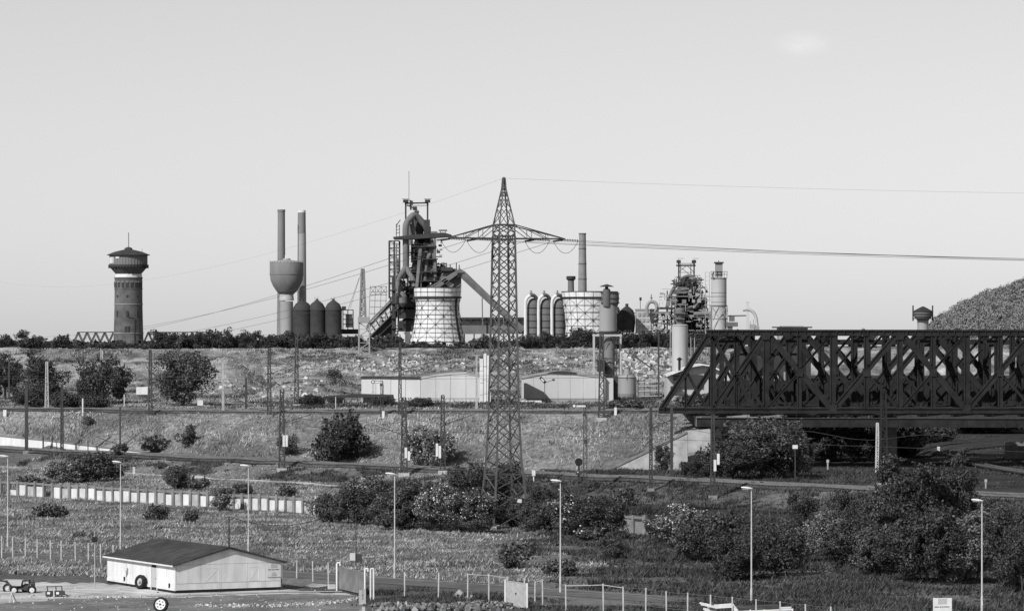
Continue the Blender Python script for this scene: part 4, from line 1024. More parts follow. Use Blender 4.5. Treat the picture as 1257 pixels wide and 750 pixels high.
# white trailer frame cut by the lower edge
d0 = 318.0
def gz0(px): return g1(px, d0)
t = thing('flat_trailer', 'white steel trailer frame with a dark load at the bottom edge', 'trailer', (X(915, d0), d0, 0))
for o1 in (-1.0, 1.0):
    m = MB(); m.beam(W(859.5, 740.3+o1*0.2, d0, o1), W(877, 744.2+o1*0.2, d0, o1), 0.14, 0.10); m.beam(W(877, 744.2+o1*0.2, d0, o1), W(899, 742.6, d0, o1), 0.2, 0.12); m.beam(W(899, 742.6, d0, o1), W(904.5, 750, d0, o1), 0.3, 0.12)
    part('gooseneck', m, 'white_metal', t)
m = MB().box(W(880, 743.9, d0), (1.6, 2.0, 0.06)); part('front_deck', m, 'white_metal', t)
m = MB()
for o1 in (-1.1, 1.1):
    m.beam(W(864, 748, d0, o1), W(880, 750, d0, o1), 0.16, 0.1); m.beam(W(902, 749.5, d0, o1), W(972.5, 746.3, d0, o1), 0.14, 0.12); m.beam(W(902, 757, d0, o1), W(972.5, 757, d0, o1), 0.2, 0.15)
part('side_rail', m, 'white_metal', t)
for px in (903.5, 920, 937, 954, 971.5): part('stanchion', MB().beam(W(px, 757, d0, -1.1), W(px, 746.5+0.3*(px < 920), d0, -1.1), 0.12, 0.1), 'white_metal', t)
part('load', MB().beam(W(905, 746.5, d0, 0.1), W(955, 744, d0, 0.1), 1.6, 0.3, up=(0, 0, 1)), 'dark_steel', t)
for px in (925, 942): part('wheel', wheel_mb(W(px, 760, d0, -0.95), (0, -1, 0), 0.38, 0.24, TYRE), 'rubber', t)
part('jockey_leg', MB().beam(W(866, 748, d0), (X(866, d0), d0, 0), 0.1, 0.1), 'white_metal', t)
# notice board at lower right
d0 = 318.0; t = thing('notice_board', 'white notice board standing in the grass at the lower right', 'sign', (X(1157, d0), d0, 0))
o_ = W(1145.3, 733.6+25, d0); notice(t, o_, Vector((1, 0, 0.015)).normalized(), Vector((0, -1, 0)), 1.56, 1.68)
for px in (1149, 1164): part('post', MB().beam(W(px, 745, d0, 0.08), (X(px, d0), d0+0.08, -0.2), 0.09, 0.09), 'galvanised', t)

# ------------------------------------------------------------------ street lamps
def lamp(px, yt, yb, lab, lo, hi):
    p = gpt(px, yb, lo, hi); H = (HCAM-(yt-HOR)*p.y/F)-p.z
    t = thing('street_lamp', lab, 'street lamp', tuple(p), 'tall pale lamps along the road')
    m = MB().path([p-Vector((0, 0, .2)), p+Vector((0, 0, 1.4)), p+Vector((0, 0, 1.45)), p+Vector((0, 0, H-0.3))], [0.11, 0.11, 0.08, 0.05], 9); part('pole', m, 'post_white', t)
    q = p+Vector((0, 0, H-0.25)); m = MB().path([q, q+Vector((0.0, 0, 0.15)), q+Vector((-0.3, -0.05, 0.2))], 0.05, 7); part('arm', m, 'post_white', t)
    c = q+Vector((-0.42, -0.05, 0.22)); m = MB()
    prof = [(-0.48, 0.05, 0.06), (-0.3, 0.16, 0.11), (0.1, 0.19, 0.14), (0.36, 0.12, 0.1), (0.5, 0.06, 0.06)]
    for i, (dx, ry, rz) in enumerate(prof):
        for k in range(8):
            a = 2*math.pi*k/8; m.v.append((c.x+dx, c.y+ry*math.cos(a), c.z+rz*math.sin(a)*(1 if math.sin(a) > 0 else 0.5)-dx*0.12))
    for i in range(4):
        for k in range(8): m.f.append((i*8+k, i*8+(k+1) % 8, (i+1)*8+(k+1) % 8, (i+1)*8+k))
    m.f.append(tuple(range(7, -1, -1))); m.f.append(tuple(range(32, 40))); hd = part('lamp_head', m, 'white_paint', t)
    part('lens', MB().box(c+Vector((-0.08, 0, -0.08)), (0.6, 0.24, 0.05)), 'galvanised', hd)
    part('hatch', MB().box(p+Vector((0, -0.11, 0.8)), (0.1, 0.05, 0.4)), 'white_paint' if px > 1100 else 'galvanised', t)
for px, yt, yb, lab, lo, hi in ((9.5, 559.5, 671, 'street lamp at the left edge standing in the road verge', 400, 440), (148, 566.5, 676, 'street lamp rising behind the roof of the shed', 400, 440), (305, 571, 679, 'street lamp rising behind the gable peak of the shed', 390, 430),
        (484.5, 581, 709, 'street lamp left of the pylon before the thicket', 350, 400), (688, 589.5, 727, 'street lamp right of the pylon and of the pale mesh gate', 335, 380), (922.5, 598.5, 742, 'street lamp behind the white trailer at right', 325, 360), (1205.5, 613.5, 752, 'street lamp near the right edge beside the notice board', 315, 350)):
    lamp(px, yt, yb, lab, lo, hi)
# thin poles
def pole(px, yt, yb, lab, lo, hi, r=0.05, mat='dark_steel', box=None, name='pole'):
    p = gpt(px, yb, lo, hi); H = (HCAM-(yt-HOR)*p.y/F)-p.z
    t = thing(name, lab, 'pole', tuple(p)); part('post', MB().tube(p-Vector((0, 0, .2)), p+Vector((0, 0, H)), r, r*0.8, 7), mat, t)
    if box: part('box', MB().box(p+Vector((0, -0.08, H*box)), (0.5, 0.25, 0.5)), 'rubber', t)
    return p+Vector((0, 0, H))
pole(116.3, 652, 722, 'thin grey pole with a small dark box left of the shed', 340, 380, 0.05, 'galvanised', 0.86)
q1 = pole(281, 634, 684, 'wooden pole with drooping cable in the meadow left of the third lamp', 385, 430, 0.1, 'timber')
pole(437, 630, 694, 'thin dark pole in the meadow behind the mesh gate', 365, 430, 0.06)
q2 = gpt(404, 642, 440, 520)
m = MB(); pts = [q1+(q2+Vector((0, 0, 1.0))-q1)*(i/10)-Vector((0, 0, 2.2*4*(i/10)*(1-i/10)*0.5)) for i in range(11)]; m.path(pts, 0.035, 4)
solo('cable', m, 'rubber', 'dark drooping cable from the wooden pole towards the bushes', 'cable', tuple(q1))
p = gpt(434, 692, 370, 420); t = thing('meter_box', 'small white box on a dark frame behind the mesh gate', 'box', tuple(p))
part('cabinet', MB().box(p+Vector((-0.1, 0, 0.75)), (0.55, 0.4, 0.75)), 'pale_concrete', t); part('frame', MB().box(p+Vector((0.55, 0.1, 0.5)), (0.6, 0.4, 1.0)), 'dark_steel', t)
# ------------------------------------------------------------------ pylon
PB = gpt(618.5, 648, 440, 490); PB.z = 0.1; pd = PB.y; ps = pd/F; pr = math.radians(24)
pyl = thing('pylon', 'tall dark lattice power pylon with one wide crossarm in the middle', 'pylon', tuple(PB))
def Hp(py): return HCAM-(py-HOR)*ps
pux = Vector((math.cos(pr), math.sin(pr), 0)); puy = Vector((-math.sin(pr), math.cos(pr), 0))
LEV = [(650, 2.55), (600, 1.92), (565, 1.62), (520, 1.42), (430, 1.25), (290, 1.02), (276, 0.98), (232, 0.20), (219, 0.12)]
def hw(z):
    zs = [Hp(y) for y, _ in LEV]; return float(np.interp(z, zs, [h for _, h in LEV]))
def corner(sx, sy, z): h = hw(z); return Vector((PB.x, PB.y, z))+pux*(sx*h)+puy*(sy*h)
zs = [Hp(y) for y, _ in LEV]; zs[0] = -0.3
for sx, sy in ((-1, -1), (1, -1), (1, 1), (-1, 1)):
    m = MB()
    for i in range(len(zs)-1): m.beam(corner(sx, sy, zs[i]), corner(sx, sy, zs[i+1]), 0.26 if i < 5 else 0.16, 0.26 if i < 5 else 0.16)
    part('leg', m, 'pylon_steel', pyl)
    f = corner(sx, sy, 0.2); part('foundation', MB().box((f.x, f.y, 0.15), (0.8, 0.8, 0.7)), 'concrete', pyl)
bz = [Hp(y) for y in (648, 624, 600, 582, 565)]; z = bz[-1]
while z < Hp(279): z += hw(z)*1.45; bz.append(min(z, Hp(276)))
z = Hp(276); bz2 = [z]
while z < Hp(222): z += max(0.8, hw(z)*2.0); bz2.append(min(z, Hp(220)))
for k, ((sx0, sy0), (sx1, sy1)) in enumerate((((-1, -1), (1, -1)), ((1, -1), (1, 1)), ((1, 1), (-1, 1)), ((-1, 1), (-1, -1)))):
    m = MB()
    for lst, w_ in ((bz, 0.125), (bz2, 0.085)):
        for i in range(len(lst)-1):
            a0, a1 = corner(sx0, sy0, lst[i]), corner(sx1, sy1, lst[i]); b0, b1 = corner(sx0, sy0, lst[i+1]), corner(sx1, sy1, lst[i+1])
            m.beam(a0, b1, w_, w_*0.6); m.beam(a1, b0, w_, w_*0.6)
            if lst is bz and i in (1, 3): m.beam(a0, a1, w_, w_)
    part('bracing', m, 'pylon_steel', pyl)
m = MB()
for zz in (Hp(276), Hp(290), Hp(294)):
    m = MB()
    for a, b in (((-1, -1), (1, -1)), ((1, -1), (1, 1)), ((1, 1), (-1, 1)), ((-1, 1), (-1, -1))): m.beam(corner(*a, zz), corner(*b, zz), 0.16, 0.16)
    part('collar', m, 'pylon_steel', pyl)
part('peak_cap', MB().box((PB.x, PB.y, Hp(219)), (0.35, 0.35, 0.25)), 'pylon_steel', pyl)
TIPS, ATT = {}, []
for s_, L in ((-1, 6.9), (1, 7.7)):
    zt, zb = Hp(276), Hp(293)
    tip = Vector((PB.x, PB.y, zb+0.05))+pux*(s_*L/math.cos(pr)*0.96)
    m = MB(); ch = []
    for sy in (-1, 1):
        a = corner(s_, sy, zb); b = corner(s_, sy, zt); m.beam(a, tip, 0.17, 0.2); m.beam(b, tip, 0.13, 0.13); ch.append((a, b))
        mid = a+(tip-a)*0.33; m.beam(b, mid, 0.09, 0.09); m.beam(b+(tip-b)*0.33, mid, 0.08, 0.08); m.beam(b+(tip-b)*0.33, a+(tip-a)*0.66, 0.09, 0.09); m.beam(b+(tip-b)*0.66, a+(tip-a)*0.66, 0.07, 0.07)
    for f in (0.0, 0.2, 0.4, 0.6, 0.8):
        m.beam(ch[0][0]+(tip-ch[0][0])*f, ch[1][0]+(tip-ch[1][0])*(f+0.2), 0.08, 0.08); m.beam(ch[1][0]+(tip-ch[1][0])*f, ch[0][0]+(tip-ch[0][0])*(f+0.2), 0.08, 0.08)
    part('crossarm', m, 'pylon_steel', pyl); TIPS[s_] = tip
    for f in (0.5, 0.97):
        ATT.append((s_, f, Vector((PB.x, PB.y, zb))+(tip-Vector((PB.x, PB.y, zb)))*f))
p = gpt(628, 648, 440, 480)
LDIR = Vector((-0.62, 0.8, 0)).normalized(); RDIR = Vector((0.97, -0.1, 0)).normalized()
wires = []
for s_, f, at in ATT:
    la = at+LDIR*1.9+Vector((0, 0, -0.28)); ra = at+RDIR*1.9+Vector((0, 0, -0.22))
    for e, dr in ((la, LDIR), (ra, RDIR)):
        m = MB(); st = at+Vector((0, 0, -0.12))
        for i in range(9):
            q = st+(e-st)*((i+0.7)/9.4); m.path([q-(e-st).normalized()*0.05, q+(e-st).normalized()*0.05], 0.125, 8)
        m.beam(st, e, 0.04, 0.04); part('insulator_string', m, 'dark_steel', pyl)
    m = MB(); pts = []
    for i in range(11):
        t_ = i/10; pp = la+(ra-la)*t_; pp.z -= 1.5*4*t_*(1-t_); pts.append(pp)
    m.path(pts, 0.03, 5); part('jumper_wire', m, 'dark_steel', pyl)
    wires.append((s_, f, la, ra))
part('number_plate', MB().box(corner(1, -1, Hp(614))+Vector((-0.9, -0.15, 0)), (0.55, 0.04, 0.42)), 'white_metal', pyl)
m = MB().beam(corner(1, -1, Hp(614))-Vector((1.5, 0, 0)), corner(1, -1, Hp(614)), 0.07, 0.07); part('plate_bar', m, 'pylon_steel', pyl)
# conductors
def wire(p, q, sag, r, lab, n=26):
    m = MB(); pts = []
    for i in range(n+1):
        t_ = i/n; c = p+(q-p)*t_; c.z -= sag*4*t_*(1-t_); pts.append(c)
    m.path(pts, r, 4, False)
    return solo('power_line', m, 'dark_steel', lab, 'wire', tuple(p))
NAME = {(-1, 0.5): 'inner left', (-1, 0.97): 'outer left', (1, 0.5): 'inner right', (1, 0.97): 'outer right'}
for i, (s_, f, la, ra) in enumerate(wires):
    far = W(-75-8*i, 392+1.5*i, 1500+30*i)
    wire(la, far, 9.0+1.2*i, 0.027, 'power line running left and down from the %s arm of the pylon' % NAME[(s_, f)])
    rq = Vector((130, 448+6*i, Z(321+(0 if f < .9 else 3)-2*(i > 1), 455)))
    wire(ra, rq, 1.1, 0.03, 'power line running right from the %s arm of the pylon' % NAME[(s_, f)])
pk = Vector((PB.x, PB.y, Hp(219)))
wire(pk, Vector((130, 448, Z(241, 455))), 0.9, 0.012, 'thin earth wire running right from the tip of the pylon')
wire(pk, W(-80, 318, 1500), 12, 0.009, 'thin earth wire running left from the tip of the pylon')

# ------------------------------------------------------------------ railway masts and signals
def lat(m, base, top, w0, w1, dep, n, t=0.115, faces=2):
    """tapered two or four legged lattice; returns legs and lacing builders"""
    legs, lac = MB(), MB(); sy = (-0.5, 0.5)
    t = t*max(1.0, w0/0.72) if w0 < 2 else t
    def cn(sx, s, f): return base+(top-base)*f+Vector((sx*(w0+(w1-w0)*f)/2, s*dep*(1-0.35*f), 0))
    for sx in (-1, 1):
        for s in sy: legs.beam(cn(sx, s, 0), cn(sx, s, 1), t*1.5, t*1.5)
    for i in range(n):
        f0, f1 = i/n, (i+1)/n
        for s in sy:
            lac.beam(cn(-1, s, f0), cn(1, s, f1), t, t*0.5) if i % 2 == 0 else lac.beam(cn(1, s, f0), cn(-1, s, f1), t, t*0.5)
            lac.beam(cn(-1, s, f1), cn(1, s, f1), t*0.8, t*0.5)
        if faces > 2:
            for sx in (-1, 1): lac.beam(cn(sx, -0.5, f0), cn(sx, 0.5, f1), t, t*0.5)
    return legs, lac
def arm_geo(root, p, z, L, s, rise=1.6, mat='dark_steel'):
    """overhead line cantilever: strut, stay, registration arm and an insulator"""
    a = p+Vector((0, 0, z)); m = MB(); e = a+Vector((s*L, 0, rise))
    m.beam(a, e, 0.11, 0.11); m.beam(a+Vector((0, 0, rise+0.5)), e, 0.06, 0.06); m.beam(a+Vector((s*L*0.45, 0, rise*0.45)), a+Vector((s*L*1.12, 0, rise*0.42)), 0.05, 0.05)
    part('cantilever_arm', m, mat, root)
    part('insulator', MB().tube(a+Vector((s*0.15, 0, 0.1*rise)), a+Vector((s*0.55, 0, 0.55*rise*0.45)), 0.11, n=8), 'tank_grey', root)
    return e
MAST_TOP = {}
def mast(px, yt, yb, lo, hi, w0, kind, lab, mat='dark_steel', arms=(), boards=(), base=True, cat='railway mast', name='railway_mast', dep=0.5):
    p = gpt(px, yb, lo, hi); s = p.y/F; H = Z(yt, p.y)-p.z
    t = thing(name, lab, cat, tuple(p), 'overhead line masts along the railway')
    if kind == 'lattice':
        legs, lac = lat(None, p-Vector((0, 0, 0.1)), p+Vector((0, 0, H)), w0, w0*0.5, dep, max(5, int(H/(w0*0.5+0.45))))
        part('leg', legs, mat, t); part('lacing', lac, mat, t, None, 'stuff')
    else:
        part('post', MB().beam(p-Vector((0, 0, 0.1)), p+Vector((0, 0, H)), w0, w0), mat, t)
        part('post_cap', MB().box(p+Vector((0, 0, H)), (w0*1.3, w0*1.3, 0.12)), mat, t)
    if base: part('base_block', MB().box(p+Vector((0, 0, 0.1)), (w0*1.3+0.4, dep+0.6, 0.7)), 'concrete_dark' if w0 < 0.7 else 'concrete', t)
    for (fz, L, sd) in arms: MAST_TOP[(px, fz)] = arm_geo(t, p, H*fz, L, sd, 1.5)
    for (bx, by0, by1) in boards:
        part('board', MB().box((X(bx, p.y), p.y-dep/2-0.12, (Z(by0, p.y)+Z(by1, p.y))/2), (0.36, 0.05, Z(by0, p.y)-Z(by1, p.y))), 'white_metal', t)
    return p, H, t
LM = 'lattice'
M1 = mast(11, 435, 488, 690, 800, 0.32, 'solid', 'dark plain mast in front of the tree at the left edge')
mast(57.5, 444, 504, 690, 800, 0.62, LM, 'pale lattice mast before the broad dark tree at far left', 'galvanised')
mast(125, 430, 496, 690, 800, 0.62, LM, 'pale lattice mast before the dark round tree', 'galvanised', ((0.72, 3.2, 1),))
mast(184.5, 429, 513, 640, 710, 0.62, LM, 'dark lattice mast left of the big leafy tree', 'dark_steel', ((0.55, 3.0, 1),))
mast(274, 446, 507, 640, 740, 0.28, LM, 'thin pale mast right of the big leafy tree', 'galvanised', ((0.6, 4.6, -1),))
mast(302, 464, 505, 640, 740, 0.36, 'solid', 'short dark mast with a long cross bar right of the leafy tree', 'dark_steel', ((0.25, 3.6, -1),))
mast(330.5, 427, 512, 630, 700, 0.66, LM, 'tall lattice mast below the bowl shaped water tank', 'dark_steel', ((0.62, 4.0, 1),))
mast(364, 412, 499, 660, 760, 0.75, LM, 'tall dark lattice mast left of the warehouse canopy', 'dark_steel', ((0.55, 3.4, 1), (0.55, 3.0, -1)))
mast(491, 420, 512, 625, 690, 0.5, LM, 'tall lattice mast before the gable end of the pale warehouse', 'dark_steel', ((0.62, 5.5, 1),))
mast(585, 436, 506, 630, 700, 0.22, LM, 'thin pale mast left of the white tower building', 'galvanised', ((0.72, 3.0, -1),))
mast(738.5, 408, 516, 625, 670, 0.95, LM, 'thick dark lattice mast in front of the capped tower', 'dark_steel', (), (), True, dep=0.9)
mast(808.5, 410, 494, 640, 760, 0.3, 'solid', 'slim dark mast left of the pale cylindrical tank', 'dark_steel')
mast(32.5, 471, 556, 600, 690, 0.55, 'solid', 'stout dark mast with a pale cross bar at far left', 'dark_steel', ((0.72, 2.2, 1),))
mast(76, 472, 556, 600, 690, 0.42, LM, 'slim dark lattice mast at left before the white retaining wall', 'dark_steel', ((0.52, 3.4, 1),))
mast(147.5, 500, 552, 600, 680, 0.28, 'solid', 'slim dark mast with a slanting arm above the white retaining wall', 'dark_steel', ((0.1, 4.2, -1),), (), False)
mast(346, 478, 578, 585, 650, 0.9, LM, 'lattice mast on the lower line with two white boards left of the large bush', 'dark_steel', ((0.58, 4.6, 1),), ((348.5, 534, 548), (352, 534, 548)))
mast(496, 488, 584, 560, 610, 0.95, LM, 'lattice mast on a big concrete block with two white boards left of the blossoming bush', 'dark_steel', ((0.52, 4.4, -1),), ((498.3, 549, 562), (502, 553.5, 565)), dep=0.8)
mast(543.5, 485, 581, 565, 625, 0.75, LM, 'lattice mast with white boards right of the blossoming embankment bush', 'dark_steel', ((0.62, 4.4, 1),), ((536.5, 544, 560), (540, 547, 562)))
mast(799, 500, 603, 515, 570, 0.4, LM, 'slim lattice mast before the sloping wing wall', 'dark_steel', ((0.75, 3.6, 1), (0.5, 3.2, 1)))
mast(824.5, 497, 588, 540, 597, 0.4, 'solid', 'plain dark mast beside the bridge abutment', 'dark_steel', ((0.6, 3.0, -1), (0.7, 2.0, -1)), (), False)
mast(875, 509, 612, 500, 550, 0.6, LM, 'lattice mast with white boards before the left end of the bridge', 'dark_steel', (), ((877.5, 564, 578), (881.5, 556.5, 570)))
mast(1077, 519, 580, 560, 600, 0.5, LM, 'pale lattice mast standing under the bridge', 'post_white', (), (), False)
mast(1084.5, 478, 596, 530, 600, 1.1, LM, 'thick black lattice mast rising in front of the bridge', 'bridge_steel', (), (), True, dep=0.9)
# short posts
def post(px, yt, yb, lo, hi, w_, mat, lab, name='marker_post', head=None):
    p = gpt(px, yb, lo, hi); H = Z(yt, p.y)-p.z; t = thing(name, lab, 'post', tuple(p))
    part('post', MB().beam(p-Vector((0, 0, .1)), p+Vector((0, 0, H)), w_, w_), mat, t)
    if head: part('plate', MB().box(p+Vector((0, -w_/2-0.04, H-head[1]/2)), (head[0], 0.05, head[1])), head[2], t)
for a in ((101.5, 489, 511.5, 680, 760, 0.22, 'white_paint', 'short white post on the embankment edge below the dark round tree'),
          (6, 503, 512, 680, 780, 0.6, 'white_paint', 'white marker stone at the left end of the upper track'),
          (142.5, 474, 496, 690, 800, 0.18, 'post_white', 'small pale post before the dark round tree'),
          (152.5, 484, 500, 690, 800, 0.2, 'post_white', 'second small pale post between the two round trees'),
          (53, 535, 553, 600, 690, 0.25, 'dark_steel', 'short dark post left of the slim mast by the white wall'),
          (64, 534, 553, 600, 690, 0.22, 'dark_steel', 'short dark post right before the white wall'),
          (108, 540, 556, 600, 690, 0.16, 'dark_steel', 'thin stake in front of the white wall'),
          (164.5, 573, 581, 560, 640, 0.4, 'post_white', 'small white stone behind the concrete wall'),
          (144, 571, 580, 560, 640, 0.4, 'post_white', 'small white stone beside the second lamp head'),
          (412, 487, 505, 640, 720, 0.14, 'post_white', 'thin pale stake by the track before the canopy'),
          (470.5, 504.5, 513, 625, 690, 0.42, 'white_paint', 'white foot marker below the semaphore signal'),
          (755.5, 500, 509, 620, 690, 0.42, 'white_paint', 'white marker by the upper track left of the weeds'),
          (594.5, 560, 575, 580, 640, 0.1, 'galvanised', 'thin stake on the slope left of the pylon')):
    post(*a)
post(655, 577, 591, 540, 600, 0.16, 'white_metal', 'white marker board on the lower track right of the pylon', 'track_marker', (0.5, 0.8, 'white_metal'))
post(976, 546, 591, 540, 600, 0.16, 'dark_steel', 'dark post with small white disc right of the abutment bush', 'track_sign', (0.75, 0.55, 'white_metal'))
post(1016, 564, 577, 560, 620, 0.2, 'galvanised', 'small signal post in the shade under the bridge', 'track_sign', (0.4, 0.5, 'galvanised'))
post(1152, 548, 557, 620, 720, 0.2, 'dark_steel', 'small white faced signal between the curving tracks', 'track_sign', (0.5, 0.8, 'white_metal'))
post(1210, 588, 600, 480, 560, 0.18, 'galvanised', 'small signal by the lower track near the right edge', 'track_sign', (0.35, 0.4, 'galvanised'))
# semaphore signals
def semaphore(px, yt, yb, lo, hi, L, lab):
    p = gpt(px, yb, lo, hi); H = Z(yt, p.y)-p.z; t = thing('semaphore_signal', lab, 'signal', tuple(p))
    legs, lac = lat(None, p-Vector((0, 0, .1)), p+Vector((0, 0, H)), 0.45, 0.32, 0.3, max(6, int(H/0.6)), 0.06)
    part('leg', legs, 'dark_steel', t); part('lacing', lac, 'dark_steel', t, None, 'stuff')
    a = p+Vector((0.1, -0.25, H-0.25)); m = MB().beam(a, a+Vector((-L*0.75, 0, 0.02)), 0.34, 0.05); ar = part('signal_arm', m, 'white_metal', t)
    c = a+Vector((-L*0.82, 0, 0.02)); part('arm_disc', MB().path([c-Vector((0, .03, 0)), c+Vector((0, .03, 0))], 0.32, 14), 'dark_steel', ar)
    m = MB().path([c-Vector((0, .06, 0)), c+Vector((0, .04, 0))], 0.2, 12); part('disc_face', m, 'white_metal', ar)
    m = MB().beam(a+Vector((-L*0.7, -0.04, 0.17)), a+Vector((0, -0.04, 0.17)), 0.06, 0.04); m.beam(a+Vector((-L*0.7, -0.04, -0.17)), a+Vector((0, -0.04, -0.17)), 0.06, 0.04); part('arm_border', m, 'dark_steel', ar)
    part('lamp_case', MB().box(p+Vector((0.1, -0.3, H*0.58)), (0.42, 0.35, 0.6)), 'dark_steel', t); part('lamp_case', MB().box(p+Vector((-0.05, -0.3, H*0.88)), (0.5, 0.3, 0.35)), 'dark_steel', t)
    part('ladder', MB().beam(p+Vector((0.35, 0, 0)), p+Vector((0.3, 0, H*0.9)), 0.05, 0.3), 'dark_steel', t)
semaphore(468.5, 467, 511, 625, 690, 1.9, 'dark semaphore signal with a white arm before the pale warehouse')
semaphore(718, 496, 606, 515, 570, 1.95, 'tall semaphore signal with a white arm on the slope right of the pylon')
p = gpt(710.5, 603, 515, 570); H = Z(562, p.y)-p.z; t = thing('disc_signal', 'black round disc signal standing left of the tall semaphore', 'signal', tuple(p))
part('post', MB().beam(p, p+Vector((0, 0, H-0.4)), 0.3, 0.3), 'dark_steel', t)
c = p+Vector((0, -0.2, H-0.55)); part('disc', MB().path([c, c+Vector((0, 0.08, 0))], 0.56, 20), 'rubber', t)
part('lamp_case', MB().box(p+Vector((0, -0.25, H*0.55)), (0.8, 0.4, 0.45)), 'dark_steel', t); part('lamp_case', MB().box(p+Vector((0, -0.25, H*0.36)), (0.5, 0.4, 0.6)), 'dark_steel', t)
part('lens', MB().box(p+Vector((-0.15, -0.47, H*0.58)), (0.2, 0.05, 0.14)), 'white_metal', t); part('relay_box', MB().box(p+Vector((-0.35, 0, 0.3)), (1.0, 0.6, 0.9)), 'dark_steel', t)
# catenary and contact wires
def ohl(lab, dfun, p0, p1, yoff, n=24, r=0.032):
    m = MB(); pts = []
    for i in range(n+1):
        px = p0+(p1-p0)*i/n; d = float(dfun(px)); pts.append(Vector((X(px, d), d, g1(px, d-0.0)*0+yoff(px, d))))
    m.path(pts, r, 4, False); solo('overhead_wire', m, 'dark_steel', lab, 'wire', tuple(pts[0]))
ZT = lambda px, d: float(np.interp(px, PXC, KZ[:, 10]))
ohl('overhead wire above the upper track left of the bridge', lambda p: np.interp(p, PXC, DU)-2, -60, 846, lambda px, d: float(np.interp(px, [-60, 850], [9, 10.5]))+5.8)
ohl('carrying wire above the upper track left of the bridge', lambda p: np.interp(p, PXC, DU)-2, -60, 846, lambda px, d: float(np.interp(px, [-60, 850], [9, 10.5]))+7.4+0.5*math.cos(px/24.0), 60)
ohl('overhead wire above the far upper track', lambda p: np.interp(p, PXC, DU)+4.2, -60, 846, lambda px, d: float(np.interp(px, [-60, 850], [9, 10.5]))+6.2)
ohl('overhead wire above the lower railway track', lambda p: np.interp(p, PXC, DT)-2.6, -60, 1350, lambda px, d: 2.8+6.0)
ohl('carrying wire above the lower railway track', lambda p: np.interp(p, PXC, DT)-2.6, -60, 1350, lambda px, d: 2.8+7.3+0.5*math.cos(px/26.0), 60)

# ------------------------------------------------------------------ bridge
def truss(root, d0, sh, nodes_end=1560):
    s = 612.0/F
    def T(px, py): return Vector(((px-628.5)*s+sh, d0, HCAM-(py-HOR)*s))
    yt, yb = 408.5, 503.5
    part('top_chord', MB().hbeam(T(866, yt), T(nodes_end, yt), 1.0, 0.8), 'bridge_steel', root)
    part('bottom_chord', MB().hbeam(T(808, yb), T(nodes_end, yb), 0.95, 0.8), 'bridge_steel', root)
    part('end_post', MB().hbeam(T(812, yb-2), T(870, yt+2), 0.95, 0.8), 'bridge_steel', root)
    def mem(nm, a, b, w_, dp=0.6): part(nm, MB().hbeam(T(*a), T(*b), w_, dp), 'bridge_steel', root)
    mem('diagonal', (872, yt+3), (927, yb), 0.6); mem('diagonal', (937, yt+3), (873, yb), 0.8)
    mem('vertical', (874.5, yt), (874.5, yb), 0.9); mem('vertical', (841, 456), (841, yb), 0.4); mem('diagonal', (843, 458), (868, yb), 0.45); mem('diagonal', (904, 456), (939, yb), 0.42); mem('vertical', (904.5, 456), (904.5, yb), 0.4)
    tops = [939+164*i for i in range(4)]
    for tx in tops:
        bl, br = tx-82, tx+82
        if tx > 940: mem('diagonal', (tx-4, yt+3), (bl, yb), 0.95); mem('diagonal', (tx-41, 457), (tx, yb), 0.42)
        mem('diagonal', (tx+4, yt+3), (br, yb), 0.95); mem('diagonal', (tx+41, 457), (tx, yb), 0.42)
        for vx, w_ in ((tx, 0.95), (tx+41, 0.75), (tx+82, 0.95), (tx+123, 0.75)): mem('vertical', (vx, yt), (vx, yb), w_)
        mem('diagonal', (tx+41, 455), (tx+79, yt+3), 0.36) if tx % 2 else None
        for gx in (tx, tx+82):
            part('gusset', MB().box(T(gx, (yt+4) if gx == tx else (yb-3)), (1.3, 0.84, 1.2)), 'bridge_steel', root)
        part('gusset', MB().box(T(tx+41, 457), (1.1, 0.72, 1.3)), 'bridge_steel', root)
        if tx > 940: part('gusset', MB().box(T(tx-41, 457), (1.1, 0.72, 1.3)), 'bridge_steel', root)
    # lacing of the main chord: rivet battens
    m = MB()
    for i in range(70):
        px = 872+i*9.6; m.box(T(px, yt), (0.14, 0.86, 0.95))
    part('batten_plates', m, 'bridge_steel', root, None, 'stuff')
    return T
